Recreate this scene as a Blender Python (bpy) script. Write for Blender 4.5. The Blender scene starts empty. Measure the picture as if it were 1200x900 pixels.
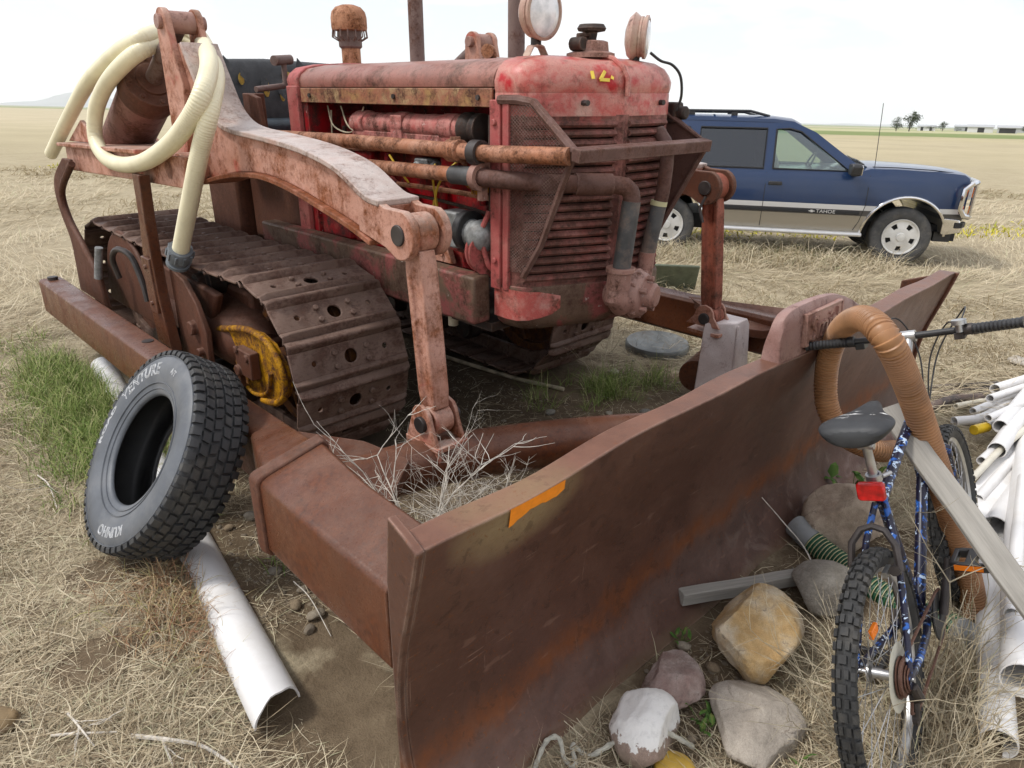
import bpy, bmesh, math, random
import numpy as np
from mathutils import Vector, Matrix, noise
random.seed(7)
RNG = np.random.default_rng(11)
scene = bpy.context.scene
COL = scene.collection
R = math.radians

# ------------------------------------------------------------------ frames
# the bulldozer stands a few degrees out of level: its own axes in the world
AX = Vector((0.999398, -0.002210, 0.034623))      # across, towards the far track
AY = Vector((0.001862, 0.999948, 0.010071))      # back along the tracks
AZ = Vector((-0.034644, -0.010001, 0.999350))      # up
AO = Vector((1.337774, 0.985691, -0.000000))      # foot of the blade
MACHINE = Matrix(((AX.x, AY.x, AZ.x, AO.x), (AX.y, AY.y, AZ.y, AO.y), (AX.z, AY.z, AZ.z, AO.z), (0, 0, 0, 1)))
def W(p):
    return AO + AX * p[0] + AY * p[1] + AZ * p[2]

# ------------------------------------------------------------------ objects
def tag(o, label=None, cat=None, group=None, kind=None):
    if label: o['label'] = label
    if cat: o['category'] = cat
    if group: o['group'] = group
    if kind: o['kind'] = kind
    return o

def thing(name, label, cat, loc=(0, 0, 0), group=None, matrix=None):
    o = bpy.data.objects.new(name, None)
    COL.objects.link(o)
    o.empty_display_size = .2
    if matrix is not None: o.matrix_world = matrix
    else: o.location = loc
    return tag(o, label, cat, group)

def copy_tree(o, parent=None):
    c = o.copy(); COL.objects.link(c); c.parent = parent
    for ch in list(o.children): copy_tree(ch, c)
    return c

class MB:
    def __init__(s): s.v = []; s.f = []
    def add(s, vs, fs):
        b = len(s.v); s.v += [tuple(p) for p in vs]; s.f += [tuple(i + b for i in f) for f in fs]; return s
    def box(s, c, d, M=None):
        x, y, z = d[0] / 2, d[1] / 2, d[2] / 2
        vs = [Vector((a * x, b * y, e * z)) for a in (-1, 1) for b in (-1, 1) for e in (-1, 1)]
        if M is not None: vs = [M @ p for p in vs]
        vs = [p + Vector(c) for p in vs]
        return s.add(vs, [(0, 1, 3, 2), (4, 6, 7, 5), (0, 4, 5, 1), (2, 3, 7, 6), (0, 2, 6, 4), (1, 5, 7, 3)])
    def loft(s, rings, closed=True, caps=True, loop=False):
        n = len(rings[0]); vs = [p for r in rings for p in r]; fs = []
        m = len(rings)
        for i in range(m if loop else m - 1):
            j2 = (i + 1) % m
            for k in range(n if closed else n - 1):
                k2 = (k + 1) % n
                fs.append((i * n + k, i * n + k2, j2 * n + k2, j2 * n + k))
        if caps and closed and not loop:
            fs.append(tuple(reversed(range(n)))); fs.append(tuple(range((m - 1) * n, m * n)))
        return s.add(vs, fs)
    def tube(s, pts, r, n=12, caps=True, flat=1.0):
        pts = [Vector(p) for p in pts]; rings = []; up = None
        for i, p in enumerate(pts):
            a = pts[max(i - 1, 0)]; b = pts[min(i + 1, len(pts) - 1)]
            t = (b - a).normalized()
            if up is None:
                up = t.orthogonal().normalized()
                if abs(t.z) < .9: up = (Vector((0, 0, 1)) - t * t.z).normalized()
            else:
                up = (up - t * up.dot(t))
                up = up.normalized() if up.length > 1e-6 else t.orthogonal().normalized()
            w = t.cross(up); rr = r[i] if isinstance(r, (list, tuple, np.ndarray)) else r
            rings.append([p + (up * math.sin(q) * flat + w * math.cos(q)) * rr for q in [2 * math.pi * k / n for k in range(n)]])
        return s.loft(rings, True, caps)
    def cyl(s, a, b, r, r2=None, n=20):
        return s.tube([a, b], [r, r if r2 is None else r2], n)
    def lathe(s, prof, o=(0, 0, 0), ax=(0, 0, 1), n=32, loop=False):
        o = Vector(o); ax = Vector(ax).normalized(); u = ax.orthogonal().normalized(); w = ax.cross(u)
        rings = [[o + ax * h + (u * math.cos(q) + w * math.sin(q)) * max(r, 1e-4) for q in [2 * math.pi * k / n for k in range(n)]] for r, h in prof]
        return s.loft(rings, True, not loop, loop)
    def prism(s, poly, d):
        d = Vector(d); a = [Vector(p) for p in poly]; n = len(a)
        vs = a + [p + d for p in a]
        return s.add(vs, [tuple(range(n)), tuple(reversed(range(n, 2 * n)))] + [(k, n + k, n + (k + 1) % n, (k + 1) % n) for k in range(n)])
    def plate(s, outer, holes, o, ux, uy, t):
        """flat plate with real holes; outline and holes in 2-D, thickness along ux x uy"""
        o = Vector(o); ux = Vector(ux); uy = Vector(uy); nn = ux.cross(uy).normalized() * t
        bm = bmesh.new(); loops = []
        for lp in [outer] + holes:
            vv = [bm.verts.new(o + ux * p[0] + uy * p[1]) for p in lp]; loops.append(vv)
            for k in range(len(vv)): bm.edges.new((vv[k], vv[(k + 1) % len(vv)]))
        bmesh.ops.triangle_fill(bm, use_beauty=True, edges=bm.edges[:], normal=nn)
        bm.verts.index_update()
        vs = [v.co.copy() for v in bm.verts]; fs = [[v.index for v in f.verts] for f in bm.faces]
        n = len(vs); allv = vs + [p + nn for p in vs]; af = []
        for f in fs: af.append(tuple(reversed(f))); af.append(tuple(i + n for i in f))
        for vv in loops:
            for k in range(len(vv)):
                a, b = vv[k].index, vv[(k + 1) % len(vv)].index
                af.append((a, b, b + n, a + n))
        bm.free()
        return s.add(allv, af)
    def build(s, name, m, parent=None, origin=None, bevel=0, seg=2, smooth=38, sub=0):
        me = bpy.data.meshes.new(name); vs = s.v
        if origin is not None:
            o_ = Vector(origin); vs = [tuple(Vector(p) - o_) for p in vs]
        me.from_pydata(vs, [], s.f); me.validate()
        bm = bmesh.new(); bm.from_mesh(me); bmesh.ops.recalc_face_normals(bm, faces=bm.faces[:]); bm.to_mesh(me); bm.free()
        if smooth is not None:
            me.shade_smooth()
            if smooth < 180: me.set_sharp_from_angle(angle=R(smooth))
        if m: me.materials.append(m)
        ob = bpy.data.objects.new(name, me); COL.objects.link(ob)
        if parent is not None: ob.parent = parent
        elif origin is not None: ob.location = origin
        if bevel:
            b = ob.modifiers.new('bevel', 'BEVEL'); b.width = bevel; b.segments = seg; b.limit_method = 'ANGLE'; b.angle_limit = R(40)
            b.harden_normals = False
        if sub:
            b = ob.modifiers.new('sub', 'SUBSURF'); b.levels = sub; b.render_levels = sub
        return ob

def circ(cx, cy, r, n=14, a0=0.0):
    return [(cx + r * math.cos(a0 + 2 * math.pi * k / n), cy + r * math.sin(a0 + 2 * math.pi * k / n)) for k in range(n)]

def spline(pts, n=8):
    """Catmull-Rom through points of any dimension"""
    P = [np.array(p, float) for p in pts]; P = [2 * P[0] - P[1]] + P + [2 * P[-1] - P[-2]]; out = []
    for i in range(1, len(P) - 2):
        for k in range(n):
            t = k / n; a, b, c, d = P[i - 1], P[i], P[i + 1], P[i + 2]
            out.append(tuple(.5 * ((2 * b) + (-a + c) * t + (2 * a - 5 * b + 4 * c - d) * t * t + (-a + 3 * b - 3 * c + d) * t ** 3)))
    out.append(tuple(P[-2])); return out

def even(pts, step):
    """resample a path to even steps"""
    P = np.array(pts, float); d = np.r_[0, np.cumsum(np.linalg.norm(np.diff(P, axis=0), axis=1))]
    n = max(2, int(d[-1] / step) + 1); q = np.linspace(0, d[-1], n)
    return [tuple(np.interp(t, d, P[:, k]) for k in range(P.shape[1])) for t in q]

def ribbed(pts, r, pitch, depth, n=16):
    path = even(pts, pitch / 4); rr = [r + depth * (1 if (i % 4) in (0, 1) else -1) * .5 for i in range(len(path))]
    return MB().tube(path, rr, n)

def ribbon_text(txt, size, extrude=.002, outline=0, shear=0):
    """letter shapes as vertices and faces in the xy plane, centred"""
    cu = bpy.data.curves.new('lettering', 'FONT'); cu.body = txt; cu.size = size; cu.extrude = extrude
    cu.align_x = 'CENTER'; cu.align_y = 'CENTER'; cu.resolution_u = 4; cu.shear = shear
    if outline: cu.fill_mode = 'NONE'; cu.bevel_depth = outline; cu.bevel_resolution = 1; cu.extrude = 0
    ob = bpy.data.objects.new('lettering', cu); COL.objects.link(ob)
    dg = bpy.context.evaluated_depsgraph_get(); me = bpy.data.meshes.new_from_object(ob.evaluated_get(dg))
    vs = [v.co.copy() for v in me.vertices]; fs = [tuple(p.vertices) for p in me.polygons]
    bpy.data.objects.remove(ob); bpy.data.curves.remove(cu); bpy.data.meshes.remove(me)
    return vs, fs

# ------------------------------------------------------------------ materials
class NT:
    def __init__(s, name):
        s.m = bpy.data.materials.new(name); s.m.use_nodes = True; s.t = s.m.node_tree
        s.b = s.t.nodes['Principled BSDF']; s.co = s.t.nodes.new('ShaderNodeTexCoord').outputs['Object']
    def n(s, typ, ins=None, **props):
        nd = s.t.nodes.new(typ)
        for k, v in props.items(): setattr(nd, k, v)
        for k, v in (ins or {}).items():
            i = nd.inputs[k]
            if hasattr(v, 'links'): s.t.links.new(v, i)
            else: i.default_value = (tuple(v) + (1,)) if (isinstance(v, tuple) and len(v) == 3 and i.type == 'RGBA') else v
        return nd
    def noise(s, scale, detail=5, rough=.6, co=None, dist=0, out='Fac'):
        return s.n('ShaderNodeTexNoise', {'Vector': co or s.co, 'Scale': scale, 'Detail': detail, 'Roughness': rough, 'Distortion': dist}).outputs[out]
    def stretch(s, sc, co=None):
        return s.n('ShaderNodeMapping', {'Vector': co or s.co, 'Scale': sc}).outputs['Vector']
    def ramp(s, fac, stops, mode='LINEAR'):
        r = s.n('ShaderNodeValToRGB', {'Fac': fac}); e = r.color_ramp; e.interpolation = mode
        while len(e.elements) < len(stops): e.elements.new(.5)
        for q, (p, c) in zip(e.elements, stops):
            q.position = p; q.color = (tuple(c) + (1,)) if isinstance(c, tuple) else (c, c, c, 1)
        return r.outputs['Color']
    def mix(s, fac, a, b, mode='MIX'):
        nd = s.n('ShaderNodeMix', data_type='RGBA', blend_type=mode)
        for i, v in ((0, fac), (6, a), (7, b)):
            if hasattr(v, 'links'): s.t.links.new(v, nd.inputs[i])
            else: nd.inputs[i].default_value = v if i == 0 else (tuple(v) + (1,) if len(v) == 3 else v)
        return nd.outputs[2]
    def math(s, op, a, b=0.0, c=0.0, clamp=False):
        nd = s.n('ShaderNodeMath', operation=op, use_clamp=clamp)
        for i, v in enumerate((a, b, c)):
            if hasattr(v, 'links'): s.t.links.new(v, nd.inputs[i])
            else: nd.inputs[i].default_value = v
        return nd.outputs[0]
    def xyz(s, co=None):
        return s.n('ShaderNodeSeparateXYZ', {'Vector': co or s.co}).outputs
    def bump(s, h, strength=.2, dist=.01):
        return s.n('ShaderNodeBump', {'Height': h, 'Strength': strength, 'Distance': dist}).outputs['Normal']
    def set(s, **k):
        for a, v in k.items():
            i = s.b.inputs[a.replace('_', ' ')]
            if hasattr(v, 'links'): s.t.links.new(v, i)
            else: i.default_value = (tuple(v) + (1,)) if (isinstance(v, tuple) and len(v) == 3) else v
        return s.m

def worn(name, cols, rust=(.13, .05, .028), rust2=(.06, .026, .018), amt=.45, scale=5, rough=.72, bump=.25, metal=0, dust=None, streak=.5, edge=.07, chips=None, wear=(.3, .2, .16), wear_amt=.6, warp=.6):
    """old paint or steel: patchy base colours, rust patches and runs, chips, dust, fine pitting"""
    t = NT(name)
    big = t.noise(scale, 6, .62, dist=warp); fine = t.noise(scale * 14, 6, .7); pit = t.noise(scale * 55, 3, .6)
    col = t.ramp(big, cols)
    runs = t.noise(scale * 2.2, 5, .65, co=t.stretch((1, 1, .16)))
    m = t.math('ADD', t.math('MULTIPLY', t.noise(scale * 1.7, 7, .68), 1 - streak * .6), t.math('MULTIPLY', runs, streak * .6))
    m = t.math('ADD', m, t.math('MULTIPLY', t.math('SUBTRACT', fine, .5), .3))
    lo = .72 - amt * .5
    mask = t.ramp(m, [(max(lo - edge, 0), 0.0), (min(lo + edge, 1), 1.0)])
    rc = t.mix(t.ramp(fine, [(.35, 0.0), (.65, 1.0)]), rust, rust2)
    fade = t.math('MULTIPLY', mask, t.ramp(t.noise(scale * 4, 5, .7), [(.3, .5), (.58, 1.0)]))
    col = t.mix(fade, col, rc)
    if chips:
        cm = t.ramp(t.noise(scale * 6, 4, .75), [(.66, 0.0), (.7, 1.0)])
        col = t.mix(cm, col, chips)
    if dust:
        up = t.n('ShaderNodeNewGeometry').outputs['Normal']
        z = t.math('MULTIPLY', t.xyz(up)[2], t.ramp(t.noise(scale * 3, 6, .7), [(.35, .1), (.65, 1.0)]), clamp=True)
        col = t.mix(t.math('MULTIPLY', z, dust[1]), col, dust[0])
    # rubbed corners: bare metal where a rounded normal leaves the true one
    bn = t.n('ShaderNodeBevel', {'Radius': .014}, samples=3).outputs['Normal']; tn = t.n('ShaderNodeNewGeometry').outputs['Normal']
    dt = t.n('ShaderNodeVectorMath', {0: bn, 1: tn}, operation='DOT_PRODUCT').outputs['Value']
    em = t.math('MULTIPLY', t.ramp(dt, [(.80, 1.0), (.985, 0.0)]), t.ramp(t.noise(scale * 5, 5, .7), [(.38, 0.0), (.6, wear_amt)]))
    col = t.mix(em, col, wear)
    spk = t.ramp(t.noise(scale * 30, 2, .5), [(.66, 0.0), (.74, 1.0)])
    col = t.mix(t.math('MULTIPLY', spk, .55), col, rust2)
    col = t.mix(.5, col, t.ramp(t.noise(scale * .9, 4, .6), [(.3, .62), (.65, 1.0)]), 'MULTIPLY')
    col = t.mix(.45, col, t.ramp(pit, [(.3, .5), (.7, 1.0)]), 'MULTIPLY')
    col = t.n('ShaderNodeHueSaturation', {'Color': col, 'Hue': .5, 'Saturation': 1.1, 'Value': 1.1}).outputs['Color']
    t.b.inputs['Specular IOR Level'].default_value = .3
    hgt = t.math('ADD', t.math('MULTIPLY', fine, .6), t.math('ADD', t.math('MULTIPLY', pit, .25), t.math('MULTIPLY', mask, .25)))
    ro = t.math('ADD', rough - .14, t.math('MULTIPLY', mask, .2))
    return t.set(Base_Color=col, Roughness=t.math('ADD', ro, t.math('MULTIPLY', fine, .12)), Normal=t.bump(hgt, bump, .008), Metallic=metal)

def plain(name, col, rough=.5, metal=0, var=.15, scale=12, bump=.05, spec=.5, dirt=None, coat=0):
    t = NT(name); f = t.noise(scale, 5, .6)
    c2 = tuple(max(0, q * (1 - var * 2)) for q in col)
    c = t.ramp(f, [(.3, c2), (.6, col)])
    if dirt: c = t.mix(t.ramp(t.noise(scale * .6, 7, .7), [(.5, 0.0), (.72, dirt[1])]), c, dirt[0])
    t.set(Base_Color=c, Roughness=t.math('ADD', rough - .08, t.math('MULTIPLY', f, .16)), Metallic=metal, Normal=t.bump(t.noise(scale * 8, 4), bump, .004))
    t.b.inputs['Specular IOR Level'].default_value = spec; t.b.inputs['Coat Weight'].default_value = coat
    return t.m

M = {}
M['arm'] = worn('faded_arm_paint', [(.3, (.46, .22, .15)), (.46, (.56, .33, .265)), (.6, (.50, .27, .205)), (.72, (.42, .10, .085))], amt=.38, scale=4.6, rough=.58, dust=((.55, .48, .42), .6), rust=(.27, .088, .032), rust2=(.14, .052, .028), bump=.18, wear=(.22, .09, .05), wear_amt=.8)
M['arm_edge'] = worn('rusted_flange_paint', [(.3, (.34, .14, .085)), (.5, (.42, .2, .14)), (.7, (.3, .11, .07))], amt=.6, scale=6, rough=.65, rust=(.25, .085, .035), rust2=(.12, .045, .025), bump=.2)
M['arm_top'] = worn('greyed_flange_paint', [(.3, (.40, .30, .26)), (.5, (.50, .42, .385)), (.72, (.44, .27, .22))], amt=.3, scale=5, rough=.5, rust=(.24, .1, .055), bump=.12, dust=((.6, .56, .53), .5))
M['hood'] = worn('faded_hood_paint', [(.3, (.27, .095, .075)), (.5, (.33, .155, .125)), (.68, (.21, .115, .095))], amt=.3, scale=3.2, rough=.5, dust=((.42, .34, .3), .35), rust=(.12, .055, .035), bump=.12)
M['nose'] = worn('faded_nose_paint', [(.34, (.48, .06, .065)), (.44, (.55, .27, .23)), (.54, (.50, .14, .125)), (.66, (.60, .37, .315))], warp=.1, amt=.26, scale=4.2, rough=.45, dust=((.45, .33, .28), .3), bump=.12)
M['post'] = worn('pink_post_paint', [(.35, (.48, .2, .18)), (.6, (.42, .12, .115))], amt=.28, scale=6, rough=.6, rust=(.1, .05, .035), bump=.15)
M['grille'] = worn('rusty_grille_paint', [(.3, (.33, .08, .07)), (.5, (.25, .105, .09)), (.66, (.42, .20, .175))], amt=.5, scale=4, rough=.7, rust=(.1, .045, .032), rust2=(.062, .03, .026), bump=.2)
M['guard'] = worn('brown_guard_steel', [(.3, (.10, .055, .046)), (.55, (.14, .08, .068)), (.72, (.19, .115, .10))], amt=.4, scale=6, rough=.66, rust=(.13, .055, .036), rust2=(.07, .038, .03), bump=.2, wear=(.36, .26, .22))
M['strip'] = worn('yellowed_strip_paint', [(.35, (.40, .25, .12)), (.5, (.34, .15, .10)), (.65, (.44, .32, .18))], amt=.4, scale=7, rough=.62, rust=(.15, .07, .045), bump=.15)
M['manifold'] = worn('pink_manifold_paint', [(.3, (.46, .13, .12)), (.5, (.52, .25, .22)), (.7, (.40, .10, .09))], amt=.36, scale=8, rough=.6, rust=(.14, .06, .045), chips=(.68, .6, .56), bump=.2)
M['engine'] = worn('red_engine_paint', [(.3, (.40, .035, .04)), (.52, (.30, .03, .035)), (.68, (.42, .12, .10))], amt=.42, scale=6, rough=.6, rust=(.07, .035, .028), rust2=(.03, .02, .018), bump=.2, chips=(.5, .4, .38))
M['black_iron'] = worn('oily_black_iron', [(.3, (.02, .017, .016)), (.6, (.05, .036, .03))], amt=.3, scale=8, rust=(.06, .03, .02), bump=.25)
M['rail'] = worn('stained_rail_paint', [(.3, (.12, .075, .055)), (.5, (.15, .1, .07)), (.6, (.3, .1, .095)), (.75, (.17, .12, .085))], amt=.36, scale=5, rough=.62, rust=(.085, .05, .035), chips=(.42, .38, .33), bump=.2)
M['track'] = worn('brown_track_steel', [(.3, (.135, .088, .069)), (.55, (.175, .118, .095)), (.75, (.22, .152, .125))], amt=.36, scale=5.5, rough=.62, rust=(.1, .05, .036), rust2=(.065, .036, .028), bump=.25, streak=.1, dust=((.25, .19, .16), .3))
M['rust'] = worn('brown_rust', [(.3, (.082, .031, .02)), (.55, (.115, .046, .029)), (.75, (.145, .066, .045))], amt=.45, scale=4.5, rough=.68, rust=(.13, .055, .032), rust2=(.07, .035, .026), bump=.22, dust=((.3, .21, .17), .3))
M['beam'] = worn('polished_rust_beam', [(.3, (.092, .037, .022)), (.5, (.128, .054, .033)), (.72, (.08, .034, .023))], amt=.42, scale=3.5, rough=.36, rust=(.15, .047, .02), rust2=(.06, .026, .018), bump=.14, dust=((.24, .16, .125), .3), wear=(.30, .2, .16))
M['yellow'] = worn('yellow_idler_paint', [(.3, (.58, .26, .02)), (.55, (.62, .32, .03)), (.75, (.44, .2, .03))], amt=.48, scale=9, rough=.65, rust=(.14, .055, .03), bump=.25)
M['pipe_paint'] = worn('rusty_pipe_paint', [(.3, (.40, .17, .095)), (.6, (.48, .27, .19))], amt=.42, scale=7, rough=.62, rust=(.2, .085, .04), bump=.2)
M['stack'] = worn('brown_stack_steel', [(.3, (.16, .115, .105)), (.6, (.2, .145, .13))], amt=.3, scale=6, rough=.62, bump=.15)
M['cleaner'] = worn('orange_cleaner_paint', [(.3, (.42, .2, .12)), (.6, (.5, .28, .18))], amt=.38, scale=8, rust=(.26, .1, .04), bump=.2)
M['white_steel'] = worn('greyed_bracket_paint', [(.35, (.52, .44, .42)), (.6, (.64, .58, .565))], amt=.2, scale=5, rough=.5, rust=(.3, .16, .12), bump=.1)
M['pump'] = worn('pink_pump_paint', [(.3, (.33, .18, .145)), (.6, (.40, .25, .21))], amt=.3, scale=8, rough=.5, rust=(.16, .07, .045), chips=(.5, .42, .38), bump=.2)
M['rubber_hose'] = plain('grey_rubber_hose', (.085, .085, .085), .55, var=.25, dirt=((.25, .17, .13), .8))
M['lamp_shell'] = worn('pink_lamp_shell', [(.35, (.48, .3, .25)), (.6, (.55, .42, .34))], amt=.2, scale=12, rough=.4, bump=.1)
M['dark_steel'] = plain('dark_steel', (.06, .05, .047), .5, .3, var=.3)
M['grey_cast'] = plain('grey_cast_iron', (.3, .31, .31), .55, .2, var=.3, scale=25, dirt=((.09, .08, .07), .7))
M['bolt'] = plain('worn_bolt_steel', (.2, .16, .14), .45, .5, var=.3)
M['black_vinyl'] = plain('torn_black_vinyl', (.028, .03, .033), .5, var=.3, scale=20, bump=.5, dirt=((.1, .1, .1), .4))
M['blue_vinyl'] = plain('dark_blue_vinyl', (.03, .045, .06), .45, var=.3, scale=20)
M['foam'] = plain('yellow_foam', (.55, .38, .08), .9, var=.3, scale=40)
M['cream'] = plain('cream_plastic', (.82, .76, .54), .42, var=.06, scale=6, dirt=((.55, .45, .27), .35))
M['hose_grey'] = plain('grey_coupling', (.15, .17, .19), .5, var=.2)
M['orange'] = plain('orange_brown_plastic', (.37, .185, .08), .45, var=.2, scale=7, dirt=((.28, .13, .06), .6))
M['green'] = plain('green_plastic', (.03, .13, .065), .45, var=.2)
M['rib'] = plain('pale_rib_plastic', (.55, .52, .3), .5)
M['pvc'] = plain('white_pvc', (.78, .77, .76), .35, var=.05, scale=4, dirt=((.5, .45, .36), .45))
M['pvc_old'] = plain('yellowed_pvc', (.7, .66, .55), .4, var=.1, scale=5, dirt=((.42, .36, .26), .5))
M['yellow_plastic'] = plain('yellow_plastic', (.75, .5, .02), .4)
M['dark_pipe'] = plain('dark_old_pipe', (.075, .06, .055), .7, var=.35, scale=9, dirt=((.2, .13, .1), .7))
M['tyre'] = plain('tire_rubber', (.036, .037, .039), .62, var=.2, scale=14, bump=.2, dirt=((.13, .12, .1), .5))
M['sidewall'] = plain('dusty_sidewall_rubber', (.10, .11, .126), .5, var=.18, scale=7, bump=.06, dirt=((.2, .2, .2), .6))
M['inner'] = plain('inner_liner_rubber', (.02, .02, .02), .5, var=.3)
M['white_letter'] = plain('white_letter_rubber', (.55, .56, .57), .6, var=.25, scale=60)
M['bike_tyre'] = plain('black_bike_rubber', (.028, .028, .028), .7, var=.25, scale=30, dirt=((.1, .09, .075), .5))
M['alloy'] = plain('dull_alloy', (.5, .5, .5), .35, .8, var=.2)
M['black_plastic'] = plain('black_plastic', (.03, .03, .032), .45, var=.25, scale=25)
M['saddle'] = plain('worn_saddle_cover', (.04, .043, .047), .6, var=.25, scale=9, bump=.15, dirt=((.62, .62, .6), 0.0))
M['clear_disc'] = plain('yellowed_clear_plastic', (.55, .53, .44), .35)
M['red_lens'] = plain('red_reflector', (.6, .012, .012), .2, var=.3, scale=40)
M['orange_lens'] = plain('orange_reflector', (.9, .22, .01), .25)
M['wood'] = None
M['grey_green'] = plain('grey_green_paint', (.12, .14, .095), .65, var=.2)
M['tin'] = plain('dull_tin', (.2, .21, .2), .45, .4, var=.3, scale=8, dirt=((.12, .09, .06), .8))
M['rope'] = plain('pale_rope', (.5, .48, .4), .9, var=.2, scale=60)
M['shoe'] = plain('tan_suede', (.3, .21, .11), .85, var=.25, scale=30, bump=.2)
M['sole'] = plain('dark_tan_sole', (.17, .12, .07), .8)
M['twig'] = plain('bleached_twig', (.66, .61, .53), .85, var=.3, scale=30)
M['weed'] = plain('pale_weed_stalk', (.52, .45, .32), .85, var=.3, scale=12)
M['chrome'] = plain('chrome_trim', (.75, .75, .76), .14, 1, var=.05, bump=0)
M['silver'] = plain('silver_paint', (.62, .62, .62), .3, .5, var=.05)
M['wheel_silver'] = plain('silver_wheel_paint', (.7, .7, .68), .35, .3, var=.06)
M['dark_gap'] = plain('dark_rubber_seal', (.012, .012, .014), .6)
M['suv_tyre'] = plain('grey_road_tire', (.075, .075, .075), .75, var=.2, dirt=((.2, .18, .15), .5))
M['beige_seat'] = plain('beige_upholstery', (.4, .36, .3), .9, var=.1)
M['wire_yellow'] = plain('yellow_wire', (.6, .4, .03), .5)
M['mark_yellow'] = plain('yellow_paint_mark', (.82, .62, .08), .6)
M['mark_orange'] = plain('orange_paint_mark', (.85, .26, .008), .55, var=.1, scale=30)

def mat_wood():
    t = NT('weathered_grey_wood')
    g = t.noise(9, 6, .65, co=t.stretch((.06, 1, 1)), dist=.8); f = t.noise(60, 4, .7, co=t.stretch((.04, 1, 1)))
    c = t.ramp(g, [(.3, (.2, .185, .16)), (.5, (.33, .31, .275)), (.7, (.42, .4, .36))])
    c = t.mix(.5, c, t.ramp(f, [(.35, .45), (.6, 1.0)]), 'MULTIPLY')
    return t.set(Base_Color=c, Roughness=.85, Normal=t.bump(t.math('ADD', f, g), .4, .004))
M['wood'] = mat_wood()

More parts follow.
